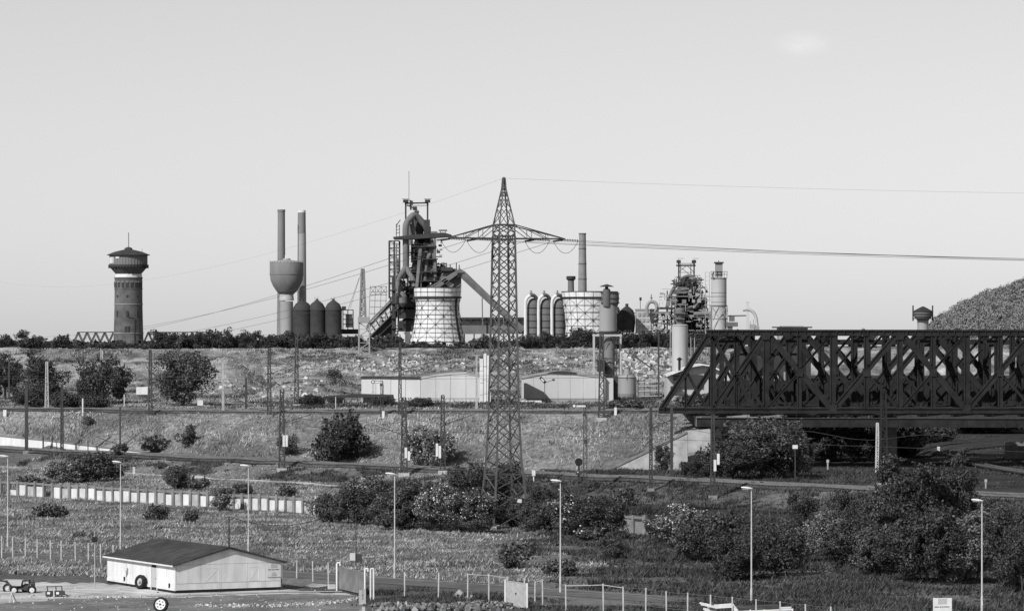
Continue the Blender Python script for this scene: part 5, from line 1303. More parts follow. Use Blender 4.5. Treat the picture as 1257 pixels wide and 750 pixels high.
def bridge(lab, d0, sh, wd, skew, deck=True):
    s = 612.0/F
    root = thing('railway_bridge', lab, 'bridge', ((820-628.5)*s+sh, d0, 10.2), 'steel truss bridges side by side')
    T0 = truss(root, d0, sh); T1 = truss(root, d0+wd, sh+skew)
    for px in list(range(880, 1560, 41)):
        a, b = T0(px, 409), T1(px, 409); part('top_strut', MB().beam(a, b, 0.4, 0.5, up=(0, 0, 1)), 'bridge_steel', root)
        a, b = T0(px, 505), T1(px, 505); part('floor_beam', MB().beam(a+Vector((0, 0, -0.3)), b+Vector((0, 0, -0.3)), 0.45, 1.0, up=(0, 0, 1)), 'bridge_steel', root)
    for px in range(880, 1520, 82):
        m = MB().beam(T0(px, 409), T1(px+82, 409), 0.3, 0.25, up=(0, 0, 1)); m.beam(T0(px+82, 409), T1(px, 409), 0.3, 0.25, up=(0, 0, 1)); part('wind_brace', m, 'bridge_steel', root)
    for px in range(880, 1560, 82):   # sway frames below the top struts
        m = MB(); a, b = T0(px, 419), T1(px, 419); m.beam(a, b, 0.35, 0.4, up=(0, 0, 1)); m.beam(T0(px, 409), b, 0.2, 0.2); m.beam(T1(px, 409), a, 0.2, 0.2); part('sway_frame', m, 'bridge_steel', root)
    for f in (0.2, 0.4, 0.6, 0.8):
        a = T0(812, 504)*(1-f)+T1(812, 504)*f; b = T0(1560, 504)*(1-f)+T1(1560, 504)*f
        part('stringer', MB().beam(a, b, 0.3, 0.7, up=(0, 0, 1)), 'bridge_steel', root)
    a = T0(835, 501.5)+Vector((0, wd/2, 0)); b = T0(1560, 501.5)+Vector((0, wd/2, 0))
    part('deck', MB().beam(a, b, wd*0.86, 0.2, up=(0, 0, 1)), 'timber', root)
    if deck:
        part('walkway_girder', MB().beam(T0(854, 518.0)+Vector((0, -0.9, 0)), T0(1560, 519.5)+Vector((0, -0.9, 0)), 0.35, 1.35, up=(0, 0, 1)), 'bridge_steel', root)
        part('girder_flange', MB().beam(T0(853, 512.3)+Vector((0, -0.9, 0)), T0(1560, 513.8)+Vector((0, -0.9, 0)), 0.75, 0.12, up=(0, 0, 1)), 'dark_steel', root)
        m = MB()
        for px in range(860, 1560, 12): m.box(T0(px, 518.2)+Vector((0, -1.09, 0)), (0.1, 0.06, 1.2))
        part('stiffeners', m, 'bridge_steel', root, None, 'stuff')
        m = MB()
        for px in range(856, 1560, 20): m.beam(T0(px, 512)+Vector((0, -0.9, 0)), T0(px, 505)+Vector((0, -0.9, 0)), 0.07, 0.07)
        for y in (505, 508.5): m.beam(T0(856, y)+Vector((0, -0.9, 0)), T0(1560, y)+Vector((0, -0.9, 0)), 0.06, 0.06, up=(0, 0, 1))
        part('handrail', m, 'bridge_steel', root)
    return root
bridge('black steel truss railway bridge nearest the camera at right', 610, 0, 11.0, 4.4)
bridge('second black steel truss bridge standing just behind the near one', 632, 7.6, 10.0, 3.8, False)
gb = thing('girder_bridge', 'black plate girder bridge hidden behind the two truss bridges', 'bridge', tuple(W(1000, 505, 656)))
for off in (0, 6):
    part('plate_girder', MB().beam(W(872, 492, 656, off), W(1600, 492, 656, off), 0.5, 4.4, up=(0, 1, 0)) if False else MB().box(((X(872, 656)+X(1600, 656))/2, 656+off, Z(488.5, 656)), (X(1600, 656)-X(872, 656), 0.4, 5.7)), 'bridge_steel', gb)
part('deck', MB().box(((X(872, 656)+X(1600, 656))/2, 659, Z(505, 656)), (X(1600, 656)-X(872, 656), 5.4, 0.4)), 'timber', gb)
m = MB()
for px in range(880, 1600, 14): m.box((X(px, 656), 655.7, Z(488.5, 656)), (0.12, 0.25, 5.6))
part('stiffeners', m, 'bridge_steel', gb, None, 'stuff')
for px in range(886, 1600, 41):
    m = MB().box((X(px, 656), 656.3, Z(449, 656)), (0.8, 0.4, 8.2)); m.box((X(px, 656), 656.3, Z(423, 656)), (2.4, 0.4, 0.7)); part('portal_post', m, 'bridge_steel', gb)
part('portal_beam', MB().box(((X(880, 656)+X(1600, 656))/2, 656.0, Z(420, 656)), (X(1600, 656)-X(880, 656), 0.35, 0.9)), 'bridge_steel', gb)
# abutment and wing wall
ab = thing('abutment', 'concrete bridge abutment with sloping wing wall left of the bush', 'abutment', (X(858, 612), 612, 2))
m = MB().prism([W(842, 582, 605), W(872, 582, 605), W(872, 527, 605), W(842, 530, 605)], (0.6, 40, 0)); part('abutment_block', m, 'concrete', ab)
m = MB().box(W(866, 516, 616), (3.6, 12, 1.6)); part('bearing_shelf', m, 'concrete_dark', ab)
m = MB().prism([W(746, 581, 599.3), W(844, 588, 599.3), W(844, 530.5, 599.3), W(750, 576, 599.3)], (0.1, 1.0, 0)); part('wing_wall', m, 'concrete', ab)
part('coping', MB().beam(W(749, 575.6, 599.3, 0.5), W(844, 530.1, 599.3, 0.5), 0.3, 1.3, up=(0, 1, 0)), 'concrete_dark', ab)
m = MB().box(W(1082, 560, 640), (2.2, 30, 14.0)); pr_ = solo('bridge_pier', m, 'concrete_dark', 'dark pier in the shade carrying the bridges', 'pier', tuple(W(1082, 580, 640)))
m = MB(); pts = [W(1236, 595, 650), W(1330, 595, 650), W(1330, 541, 650), W(1236, 543, 650)]; m.prism(pts, (0, 3, 0)); solo('track_hut', m, 'concrete_dark', 'small grey hut beside the curving tracks at the right edge', 'hut', tuple(pts[0]))
# ------------------------------------------------------------------ steelworks
class Site:
    """builds in the picture-parallel plane through distance d; everything has real depth around it"""
    def __init__(s, d): s.d = d; s.k = d/F
    def p(s, px, py, off=0.0): return Vector(((px-628.5)*s.k, s.d+off, HCAM-(py-HOR)*s.k))
    def cyl(s, m, px, y0, y1, hw0, hw1=None, off=0.0, n=32):
        hw1 = hw0 if hw1 is None else hw1; a, b = s.p(px, y0, off), s.p(px, y1, off)
        return m.lathe((a.x, a.y), [(hw1*s.k, b.z), (hw0*s.k, a.z)], n)
    def lathe(s, m, px, prof, off=0.0, n=36):   # prof: (halfwidth px, row) from bottom to top
        a = s.p(px, 0, off); return m.lathe((a.x, a.y), [(h*s.k, HCAM-(y-HOR)*s.k) for h, y in prof], n)
    def box(s, m, x0, y0, x1, y1, dep, off=0.0):
        a, b = s.p(x0, y0, off), s.p(x1, y1, off)
        return m.box(((a.x+b.x)/2, a.y, (a.z+b.z)/2), (abs(b.x-a.x), dep, abs(b.z-a.z)))
    def pipe(s, m, pts, hw_, n=12): return m.path([s.p(*q) for q in pts], hw_*s.k, n)
    def bar(s, m, a, b, wpx, dpx=None): return m.beam(s.p(*a), s.p(*b), wpx*s.k, (dpx or wpx)*s.k)
def curve(pts, n=6):
    """Catmull-Rom through px points (px, py[, off])"""
    P = [Vector((q[0], q[1], q[2] if len(q) > 2 else 0)) for q in pts]; P = [P[0]]+P+[P[-1]]; out = []
    for i in range(1, len(P)-2):
        for k in range(n):
            t = k/n; a, b, c, d_ = P[i-1], P[i], P[i+1], P[i+2]
            out.append(tuple(0.5*((2*b)+(c-a)*t+(2*a-5*b+4*c-d_)*t*t+(3*b-a-3*c+d_)*t**3)))
    out.append(tuple(P[-2])); return out

# water tower
s = Site(1300); wt = thing('water_tower', 'round brick water tower with a wide tank and dark cone roof at left', 'water tower', tuple(s.p(157.7, 430)))
m = MB(); s.lathe(m, 157.7, [(18.8, 432), (18.2, 412), (17.6, 392), (17.2, 374), (17.0, 342)]); part('shaft', m, 'brick', wt, smooth=False)
for y, h_ in ((341.2, 17.6), (373.5, 17.8), (354.5, 17.5), (409, 18.7)):
    m = MB(); s.lathe(m, 157.7, [(h_, y+0.7), (h_, y-0.7)]); part('string_course', m, 'brick_pale' if y in (373.5, 409) else 'brick', wt)
m = MB(); s.lathe(m, 157.7, [(16.9, 341), (16.6, 337.5), (16.6, 336.5)]); part('pale_band', m, 'white_paint', wt)
m = MB(); s.lathe(m, 157.7, [(15.6, 336.6), (17.0, 335), (22.6, 328.6), (23.6, 327.4)]); part('corbel', m, 'brick', wt)
m = MB(); s.lathe(m, 157.7, [(24.8, 327.6), (24.8, 325.0)]); part('gallery', m, 'rust_dark', wt)
m = MB()
for k in range(40):
    a = 2*math.pi*k/40; c = s.p(157.7, 328.4); m.box((c.x+24*s.k*math.cos(a), c.y+24*s.k*math.sin(a), c.z), (0.35, 0.35, 0.5), a)
part('brackets', m, 'rust_dark', wt, None, 'stuff')
m = MB(); s.lathe(m, 157.7, [(22.9, 325.2), (23.0, 314.0), (22.6, 313.4)]); tk = part('tank', m, 'rust_light', wt)
for k in range(40):
    a = 2*math.pi*(k+0.5)/40
    if math.sin(a) < 0.2:
        c = s.p(157.7, 319.3); part('cladding_rib', MB().box((c.x+23.1*s.k*math.cos(a), c.y+23.1*s.k*math.sin(a), c.z), (0.12, 0.3, 11*s.k), a), 'rust_light', wt)
for a0, hw_, y0, y1 in ((-2.62, 0.26, 315.3, 323.5), (-2.15, 0.0, 0, 0), (-2.1, 0.11, 315, 317.5)):
    if hw_:
        m = MB(); c = s.p(157.7, (y0+y1)/2); n0 = len(m.v); rr = 23.35*s.k
        for a in (a0-hw_, a0-hw_/2, a0, a0+hw_/2, a0+hw_):
            for y in (y0, y1): m.v.append((c.x+rr*math.cos(a), c.y+rr*math.sin(a), HCAM-(y-HOR)*s.k))
        for i in range(4): m.f.append((2*i, 2*i+2, 2*i+3, 2*i+1))
        part('white_panel', m, 'white_paint', wt)
m = MB(); s.lathe(m, 157.7, [(26.3, 313.6), (26.3, 312.9), (17, 309.2), (6, 306.6), (5, 306.4), (4.6, 304.6), (0.9, 303.2)]); part('roof', m, 'roof_felt', wt)
m = MB(); s.bar(m, (157.9, 304), (157.9, 285.5), 0.75); part('mast', m, 'dark_steel', wt)
m = MB(); s.bar(m, (174.4, 311), (174.4, 305.6), 0.4); part('rod', m, 'dark_steel', wt)
cx, cy = s.p(157.7, 400).x, s.p(157.7, 400).y
def on_shaft(nm, a, y0, y1, wpx, mat, rpx=17.3, proud=0.0):
    r = (rpx+proud)*s.k; z0, z1 = HCAM-(y1-HOR)*s.k, HCAM-(y0-HOR)*s.k
    part(nm, MB().box((cx+r*math.cos(a), cy+r*math.sin(a), (z0+z1)/2), (0.35, wpx*s.k, z1-z0), a), mat, wt)
for k in range(9):
    a = -math.pi/2+(k-4)*0.33
    on_shaft('arched_niche', a, 346.5, 352.8, 2.6, 'rust_dark', 17.0); on_shaft('arch_head', a, 345.6, 346.7, 3.4, 'brick_pale', 17.1)
for k in range(-1, 2): on_shaft('round_window', -math.pi/2+k*0.78, 362.3, 365.0, 2.2, 'glass_dark', 17.1)
for k in range(-1, 2): on_shaft('window', -math.pi/2+k*0.78, 381.5, 389, 2.4, 'glass_dark' if k == 0 else 'rust_dark', 17.6)
for dx in (-0.10, 0.10): on_shaft('window', -math.pi/2+dx, 400.5, 408.5, 2.4, 'glass_dark', 18.1)
on_shaft('window', -math.pi/2-0.7, 418, 425, 2.4, 'glass_dark', 18.5)
m = MB(); s.pipe(m, [(159, 383, -18.2*s.k), (159.5, 390, -18.2*s.k), (166.5, 390.3, -16.2*s.k), (166.5, 421, -17*s.k)], 0.35, 6); part('downpipe', m, 'dark_steel', wt)

# far truss bridge
s = Site(1700)
for x0, x1, lab in ((90, 139, 'far steel truss bridge left of the water tower'), (176, 272, 'far steel truss bridge right of the water tower, half hidden by trees')):
    tb = thing('truss_bridge', lab, 'bridge', tuple(s.p((x0+x1)/2, 425)))
    for off in (0, 5):
        m = MB(); s.bar(m, (x0+5, 407.8, off), (x1, 407.8, off), 1.1); part('top_chord', m, 'rust_dark', tb)
        m = MB(); s.bar(m, (x0, 420.5, off), (x1, 420.5, off), 1.4); part('bottom_chord', m, 'rust_dark', tb)
        x = x0; up = True
        while x+5.4 < x1+1:
            m = MB(); s.bar(m, (x, 420 if up else 408, off), (x+5.4, 408 if up else 420, off), 1.1); part('diagonal', m, 'rust_dark', tb); x += 5.4; up = not up

# tall chimneys, bowl tank, domed tanks
s = Site(1750)
c1 = thing('chimney', 'tall dark chimney rising left behind the bowl shaped tank', 'chimney', tuple(s.p(343.5, 415, 12)))
m = MB(); s.lathe(m, 343.4, [(5.6, 418), (5.2, 380), (4.7, 300), (4.5, 257)], 12); part('shaft', m, 'rust_light', c1)
m = MB(); s.lathe(m, 343.4, [(4.9, 259), (4.9, 256.4)], 12); part('rim', m, 'rust', c1)
c2 = thing('chimney', 'tall pale chimney with a dark upper third right behind the bowl shaped tank', 'chimney', tuple(s.p(367.3, 415, 20)))
m = MB(); s.lathe(m, 367.6, [(6.0, 418), (5.6, 380), (5.1, 285)], 20); part('shaft', m, 'tank_grey', c2)
m = MB(); s.lathe(m, 367.4, [(5.15, 285.5), (4.9, 259.5)], 20); part('dark_top', m, 'rust_light', c2); m = MB(); s.lathe(m, 367.4, [(5.0, 259.5), (4.9, 256.6)], 20); part('rim', m, 'white_paint', c2)
bt = thing('bowl_tank', 'bowl shaped steel water tank on a thick column', 'water tank', tuple(s.p(351.5, 415)))
m = MB(); s.lathe(m, 351.8, [(8.4, 418), (8.2, 385), (8.0, 370)]); part('column', m, 'tank_grey', bt)
m = MB(); s.lathe(m, 351.8, [(8.9, 369), (9.0, 367), (8.4, 361.5)]); part('collar', m, 'tank_pale', bt)
m = MB(); s.lathe(m, 351.8, [(8.3, 361.6), (12.5, 357.5), (16.8, 351), (19.6, 344.5), (20.7, 337), (20.8, 323.6), (20.0, 322.2)], 0, 48); part('bowl', m, 'rust_light', bt, smooth=True)
m = MB(); s.lathe(m, 351.8, [(21.0, 337.4), (21.0, 336.4)], 0, 48); part('seam', m, 'rust', bt)
m = MB(); s.lathe(m, 351.8, [(20.5, 322.3), (16, 320.6), (6, 319.4), (5, 319.2), (4.6, 317.6), (1, 316.8)], 0, 40); part('roof', m, 'tank_grey', bt)
m = MB(); s.box(m, 350, 316.5, 353.5, 318, 2); s.bar(m, (353, 317), (357, 322), 0.5); s.bar(m, (350, 313), (350, 319), 0.5); part('hatch', m, 'white_metal', bt)
m = MB()
for k in range(30):
    a = 2*math.pi*k/30; c = s.p(351.8, 321.5); m.box((c.x+20.6*s.k*math.cos(a), c.y+20.6*s.k*math.sin(a), c.z), (0.1, 0.1, 0.9), a)
part('railing', m, 'rust', bt, None, 'stuff')
for px, hw_, top, mat, lab in ((372, 11.6, 369.5, 'rust_dark', 'left of three dark domed tanks beside the bowl tank'), (390, 10.2, 369, 'rust_dark', 'middle of three dark domed tanks'), (410, 10.4, 369, 'rust_dark', 'right blackest of three dark domed tanks')):
    t = thing('domed_tank', lab, 'tank', tuple(s.p(px, 410, -6)))
    m = MB(); s.lathe(m, px, [(hw_, 415), (hw_, 381)], -6, 32); part('shell', m, mat, t)
    m = MB(); s.lathe(m, px, [(hw_+0.4, 381.4), (hw_+0.4, 380.2), (hw_*0.93, 377), (hw_*0.7, 372.8), (hw_*0.38, 370.4), (1.6, top), (1.5, top-2), (0.3, top-2.2)], -6, 32); part('dome', m, mat, t)
    m = MB(); s.bar(m, (px-2.5, top-1.5, -6), (px-2.5, top-4, -6), 0.5); s.bar(m, (px+1, top-1, -6), (px+1, top-5, -6), 0.4); s.bar(m, (px-4, top, -6), (px+4, top, -6), 0.5); part('vent', m, 'dark_steel', t)
t = thing('frame_building', 'low steel frame with white walls right of the domed tanks', 'building', tuple(s.p(428, 410)))
m = MB(); s.box(m, 424, 386, 433, 402, 4, 4); part('wall', m, 'pale_concrete', t)
m = MB()
for x in (421, 427, 433.5): s.bar(m, (x, 380), (x, 410), 1.1)
for y in (380.5, 386, 392, 398): s.bar(m, (420.5, y), (434, y), 1.0)
s.box(m, 420, 376, 424.5, 381, 3); part('frame', m, 'rust_dark', t)
m = MB(); s.box(m, 343, 404, 440, 410, 6, 10); solo('long_shed', m, 'rust_dark', 'long low dark shed behind the domed tanks', 'building', tuple(s.p(390, 410, 10)))

# crane mast
s = Site(955); t = thing('lattice_crane', 'pale lattice tower crane standing before the bank left of the blast furnace', 'crane', tuple(s.p(446.5, 458)))
a0, a1 = s.p(447, 462), s.p(447, 396)
legs, lac = lat(None, a0, a1, 13.5*s.k, 12.5*s.k, 2.2, 8, 0.2); part('tower_leg', legs, 'tank_grey', t); part('tower_lacing', lac, 'tank_grey', t, None, 'stuff')
m = MB(); s.box(m, 439.5, 389, 453.5, 396, 2.6); part('machine_house', m, 'tank_grey', t)
legs, lac = lat(None, s.p(445.3, 389), s.p(445.3, 331), 6.6*s.k, 2.6*s.k, 1.2, 12, 0.17); part('mast_leg', legs, 'rust_light', t); part('mast_lacing', lac, 'rust_light', t, None, 'stuff')
m = MB(); s.box(m, 443.2, 330, 447.5, 333, 1); part('mast_head', m, 'dark_steel', t)
m = MB(); m.path([s.p(441, 341), s.p(427, 381)], 0.06, 4); m.path([s.p(443.5, 334), s.p(430, 378)], 0.05, 4); part('stay_rope', m, 'dark_steel', t)

# blast furnace one
s = Site(1900)
bf = thing('blast_furnace', 'huge dark blast furnace with thick bent gas pipes, left of the pylon', 'blast furnace', tuple(s.p(515, 420)))
D = 4.0
def bpart(nm, mat, f, kind=None): m = MB(); f(m); return part(nm, m, mat, bf, None, kind)
# gas uptakes and downcomer
bpart('gas_pipe', 'rust', lambda m: s.pipe(m, curve([(498.6, 330, -5), (498.4, 300, -5), (498.2, 281, -5), (499.6, 274, -4), (504, 268, -4), (508.6, 264.2, -3), (513, 267, -2), (518, 272.5, -1), (523, 278.5, 0), (525, 285, 0), (525.2, 300, 2)], 4), 3.9, 14))
bpart('gas_pipe', 'rust', lambda m: s.pipe(m, curve([(505.5, 266, 3), (509.5, 278, 4), (514, 289, 5), (520, 303, 6), (522.5, 318, 6)]), 3.6, 14))
bpart('gas_pipe', 'rust', lambda m: s.pipe(m, curve([(511.5, 259, 6), (506.5, 270, 10), (503, 283, 14), (503, 300, 14)]), 3.0, 12))
bpart('downcomer', 'rust', lambda m: s.pipe(m, curve([(498.6, 327, -5), (495, 334, -6), (489.6, 342, -7), (488.5, 350, -8), (493, 362, -9)]), 3.4, 12))
bpart('downcomer', 'rust', lambda m: s.pipe(m, curve([(498.6, 327, -5), (502, 334, -6), (506.4, 341, -7), (509.5, 352, -8)]), 3.4, 12))
bpart('dust_catcher', 'rust', lambda m: s.lathe(m, 494, [(3, 376), (6.5, 372), (6.5, 364), (3, 358)], -10, 20))
# top platform and hoist head
for px in (498.2, 525): bpart('head_post', 'rust_dark', lambda m, px=px: (s.bar(m, (px, 286, -2), (px, 246, -2), 2.0), s.box(m, px-3.2, 245.5, px+3.2, 249, 4, -2), s.bar(m, (px-4.5, 244.6, -2), (px+4.5, 244.6, -2), 0.6)))
bpart('head_beam', 'rust_dark', lambda m: (s.bar(m, (497, 250, -2), (526, 249.3, -2), 1.8), s.bar(m, (497, 252.8, 2), (526, 252.2, 2), 0.6)))
bpart('sheave', 'rust_dark', lambda m: (s.bar(m, (504, 246, -3), (504.5, 258, -3), 2.2), s.bar(m, (500, 252, -3), (512, 258, -3), 1.6), s.box(m, 507, 254, 512, 258.5, 3, -3), s.box(m, 503, 247, 507, 252, 3, -3)))
bpart('mast', 'dark_steel', lambda m: s.bar(m, (502, 247), (502, 210), 0.55))
bpart('platform', 'rust_dark', lambda m: (m.prism([s.p(483, 291.5, -9), s.p(506, 289, -9), s.p(545, 286, -9), s.p(554, 288.5, -9), s.p(553, 291, -9), s.p(538, 292, -9), s.p(510, 294, -9), s.p(484, 294.2, -9)], (0, 16, 0))))
bpart('platform_cabin', 'rust', lambda m: (s.box(m, 539, 282.4, 549, 284.2, 4, -4), s.bar(m, (541, 283, -4), (541, 288, -4), 0.7), s.bar(m, (547, 283, -4), (547, 288, -4), 0.7), s.box(m, 529, 284.5, 537, 288, 4, -4)))
bpart('jib', 'rust_dark', lambda m: (s.bar(m, (536, 295, -5), (562, 292, -5), 1.3), s.bar(m, (551, 289, -5), (566, 292.5, -5), 0.9)))
# throat, shaft and hearth of the furnace
bpart('furnace_shaft', 'rust_dark', lambda m: s.lathe(m, 515, [(13, 420), (14, 400), (15, 380), (13.5, 368), (11.5, 345), (9.0, 318), (7.5, 300), (5.2, 292), (4.5, 284)], 4, 28))
bpart('bell_hopper', 'rust_dark', lambda m: s.lathe(m, 515, [(4, 286), (7, 279), (7, 273), (3, 268)], 4, 20))
for nm, y, w_ in (('ring_platform', 310, 14), ('ring_platform', 329, 15), ('ring_platform', 346, 16.5), ('ring_platform', 300, 11)):
    bpart(nm, 'rust_dark', lambda m, y=y, w_=w_: (s.lathe(m, 516, [(w_, y+0.8), (w_, y-0.8)], 4, 20), [s.bar(m, (516-w_+i*(2*w_/6), y, -w_*0.2), (516-w_+i*(2*w_/6), y-3.4, -w_*0.2), 0.35) for i in range(7)], s.bar(m, (516-w_, y-3.2, -w_*0.2), (516+w_, y-3.2, -w_*0.2), 0.4)))
for a, b in (((514.5, 312, -8), (511, 372, -9)), ((518.5, 310, -8), (516, 372, -9)), ((530.5, 291, -6), (535, 372, -7)), ((534, 291, -4), (529, 372, -6)), ((487.5, 300, -8), (485.5, 372, -8)), ((501, 300, 12), (499, 380, 12)), ((538, 330, 8), (542, 372, 8))):
    bpart('column', 'rust', lambda m, a=a, b=b: s.bar(m, a, b, 1.9, 2.5))
bpart('hot_blast_pipe', 'rust', lambda m: s.pipe(m, curve([(520, 300, -4), (529, 303, -5), (528, 312, -6), (524, 322, -6), (522, 345, -7)]), 2.6, 12))
bpart('hot_blast_pipe', 'rust', lambda m: s.pipe(m, curve([(531, 295, -3), (531.5, 318, -3), (527, 332, -4), (524, 338, -4)]), 2.0, 12))
bpart('drum', 'rust', lambda m: s.lathe(m, 522.5, [(6.2, 321), (7.2, 318), (7.2, 304), (5, 300.5), (1, 299.5)], 0, 22))
bpart('uptake_box', 'rust_dark', lambda m: (s.bar(m, (524.3, 270, -1), (524.3, 318, -1), 7.0, 7)))
bpart('plated_house', 'rust', lambda m: m.prism([s.p(518.5, 344, -5), s.p(519.5, 319, -5), s.p(536, 318, -5), s.p(537.5, 344, -5)], (0, 9, 0)))
bpart('plated_house', 'rust_dark', lambda m: m.prism([s.p(534, 362, -4), s.p(535, 338, -4), s.p(541.5, 324, -4), s.p(547, 326, -4), s.p(549, 362, -4)], (0, 9, 0)))
bpart('raking_column', 'rust', lambda m: s.bar(m, (516.5, 306, -9), (512, 354, -10), 3.6, 3))
bpart('raking_column', 'rust', lambda m: s.bar(m, (534, 293, -8), (534.6, 340, -8), 3.2, 3))
bpart('gas_pipe', 'rust', lambda m: s.pipe(m, [(505, 275, -1), (513, 300, 0)], 2.6, 12))
for y, x0, x1 in ((303, 506, 536), (318.5, 512, 538), (334, 505, 538), (345, 500, 541)):
    bpart('walkway', 'rust_dark', lambda m: (s.box(m, x0, y-0.6, x1, y+0.7, 4, -8), [s.bar(m, (x, y, -10), (x, y-3, -10), 0.35) for x in range(x0, x1, 4)], s.bar(m, (x0, y-3, -10), (x1, y-3, -10), 0.35)))
# lift tower
def ladder_tower(m, xs, y0, y1, st):
    for x in xs:
        for off in (-4, 2): s.bar(m, (x, y0, off), (x, y1, off), 1.7)
    y = y0
    while y < y1:
        s.bar(m, (xs[0], y, -4), (xs[-1], y, -4), 1.1); s.bar(m, (xs[0], y, 2), (xs[-1], y+st*0.5, 2), 0.6); s.bar(m, (xs[0], y, -4), (xs[1], y+st*.5, -4), 0.55); s.bar(m, (xs[0], y+st*0.5, -4), (xs[-1], y+st*0.5, -4), 0.5); y += st
bpart('lift_tower', 'rust_dark', lambda m: ladder_tower(m, (478, 484, 490.5), 296, 366, 8.6))
bpart('stair_tower', 'rust_dark', lambda m: (s.bar(m, (486.5, 275), (486.5, 292), 0.9), s.bar(m, (491.5, 270), (486.5, 277), 1.0), s.bar(m, (490.5, 276), (490.5, 292), 0.8), [s.bar(m, (486, y), (491, y-2), 0.7) for y in (279, 283, 287)]))
bpart('mast_column', 'rust_dark', lambda m: (s.bar(m, (484.3, 340, -14), (484.3, 432, -14), 4.2, 3), [s.box(m, 481.5, y, 488, y+1.2, 3, -14.5) for y in (356, 372, 390, 402)]))
# clutter of pipes, struts and railings between the columns
rr = random.Random(12)
def clutter(m, x0, x1, y0, y1, n, st, off0=-8, off1=10, wmin=0.5, wmax=1.3):
    for _ in range(n):
        x, y, o_ = rr.uniform(x0, x1), rr.uniform(y0, y1), rr.uniform(off0, off1); k = rr.random()
        L = rr.uniform(3, 11)
        if k < 0.4: st.bar(m, (x, y, o_), (min(x+L, x1+2), y, o_), rr.uniform(wmin, wmax))
        elif k < 0.72: st.bar(m, (x, y, o_), (x, y+L*0.9, o_), rr.uniform(wmin, wmax))
        elif k < 0.9: st.bar(m, (x, y, o_), (x+rr.choice((-1, 1))*L*0.7, y+L*0.7, o_), rr.uniform(wmin, wmax))
        else: st.box(m, x, y, x+rr.uniform(2, 5), y+rr.uniform(2, 4), 3, o_)
bpart('pipework', 'rust_dark', lambda m: (clutter(m, 500, 541, 296, 372, 200, s), clutter(m, 524, 546, 320, 362, 70, s)), 'stuff')
for x0, y0, x1, y1, o_ in ((504, 300, 512, 322, 8), (510, 330, 521, 350, 6), (523, 306, 532, 318, 6), (531, 328, 541, 352, 6), (503, 345, 515, 358, 8), (520, 278, 528.5, 300, 6), (528, 356, 540, 372, 4)):
    bpart('plating', 'rust_dark', lambda m: s.box(m, x0, y0, x1, y1, 5, o_))
bpart('steelwork', 'rust_dark', lambda m: clutter(m, 484, 506, 340, 410, 90, s), 'stuff')
for x0, y0, x1, y1, o_ in ((485, 344, 497, 356, 10), (497, 352, 511, 368, 10), (481, 362, 492, 380, 10), (506, 368, 522, 400, 10), (492, 330, 500, 342, 12)):
    bpart('plating', 'rust_dark', lambda m: s.box(m, x0, y0, x1, y1, 5, o_))
for x, y0 in ((488, 318), (495, 340), (503, 345), (479, 366)):
    bpart('column', 'rust', lambda m: s.bar(m, (x, y0, 3), (x+1, 410, 3), 2.0))
bpart('stockhouse', 'rust_dark', lambda m: (s.box(m, 489, 368, 508, 377, 14, 2), s.box(m, 490, 380, 509, 391, 14, 2), s.box(m, 489, 394, 507, 408, 14, 2), s.box(m, 496, 371, 506, 410, 10, 6)))
bpart('pale_wall', 'white_paint', lambda m: (s.box(m, 489.5, 407, 507, 428, 3, -4)))
bpart('side_roof', 'rust', lambda m: m.prism([s.p(536, 356, -6), s.p(541, 338, -6), s.p(548, 330, -6), s.p(560, 330, -6), s.p(566, 336, -6), s.p(566, 352, -6)], (0, 14, 0)))
# inclined skip hoist
def incl(m):
    for off in (-3, 3):
        s.bar(m, (450, 404, off), (500, 352, off), 2.6); s.bar(m, (452, 417, off), (497, 372, off), 2.2)
        for i in range(9):
            t = i/9; s.bar(m, (450+50*t, 404-52*t, off), (457+45*t, 412-44*t, off), 1.2)
sk = thing('skip_hoist', 'dark inclined skip hoist rising from the left to the blast furnace', 'hoist', tuple(s.p(455, 415)))
m = MB(); incl(m); part('truss', m, 'rust_dark', sk)
m = MB(); m.prism([s.p(456, 413, 1), s.p(480, 387, 1), s.p(486, 384, 1), s.p(486, 406, 1), s.p(470, 413, 1)], (0, 2, 0)); part('side_plating', m, 'rust_dark', sk)
m = MB(); [s.bar(m, (451+k*1.5, 399+k*4.2, -4), (494+k*1.0, 357+k*4.2, -4), 0.9) for k in range(4)]; part('track_girder', m, 'rust', sk)
m = MB(); m.prism([s.p(453, 413, -2), s.p(492, 374, -2), s.p(500, 372, -2), s.p(481, 398, -2), s.p(462, 416, -2)], (0, 4, 0)); part('underside', m, 'rust_dark', sk)
m = MB(); s.bar(m, (452, 397, -3.5), (492, 356, -3.5), 1.6); s.bar(m, (450, 400.5, -3.4), (470, 386, -3.4), 1.2); part('handrail', m, 'rust', sk)
t = thing('scaffold', 'pale lattice scaffold box left of the skip hoist', 'scaffold', tuple(s.p(464, 395)))
m = MB()
for x in (454.5, 461, 468, 474.5): s.bar(m, (x, 351.5), (x-2, 402), 0.6)
for y in (351.8, 358, 362, 369, 377, 385): s.bar(m, (454, y), (475, y), 0.75)
for x in (454.5, 461, 468): s.bar(m, (x, 362), (x+6.5, 352), 0.5); s.bar(m, (x, 352), (x+6.5, 362), 0.5)
part('frame', m, 'rust', t)
t = thing('striped_hall', 'low hall with pale banded wall below the skip hoist', 'building', tuple(s.p(473, 420, 8)))
m = MB(); s.box(m, 466, 389, 482, 425, 12, 14); part('wall', m, 'tank_grey', t)
for y in (391, 396, 401, 406, 411, 416): m = MB(); s.box(m, 467, y, 481.5, y+2.2, 0.6, 7.8); part('window_band', m, 'white_paint', t)
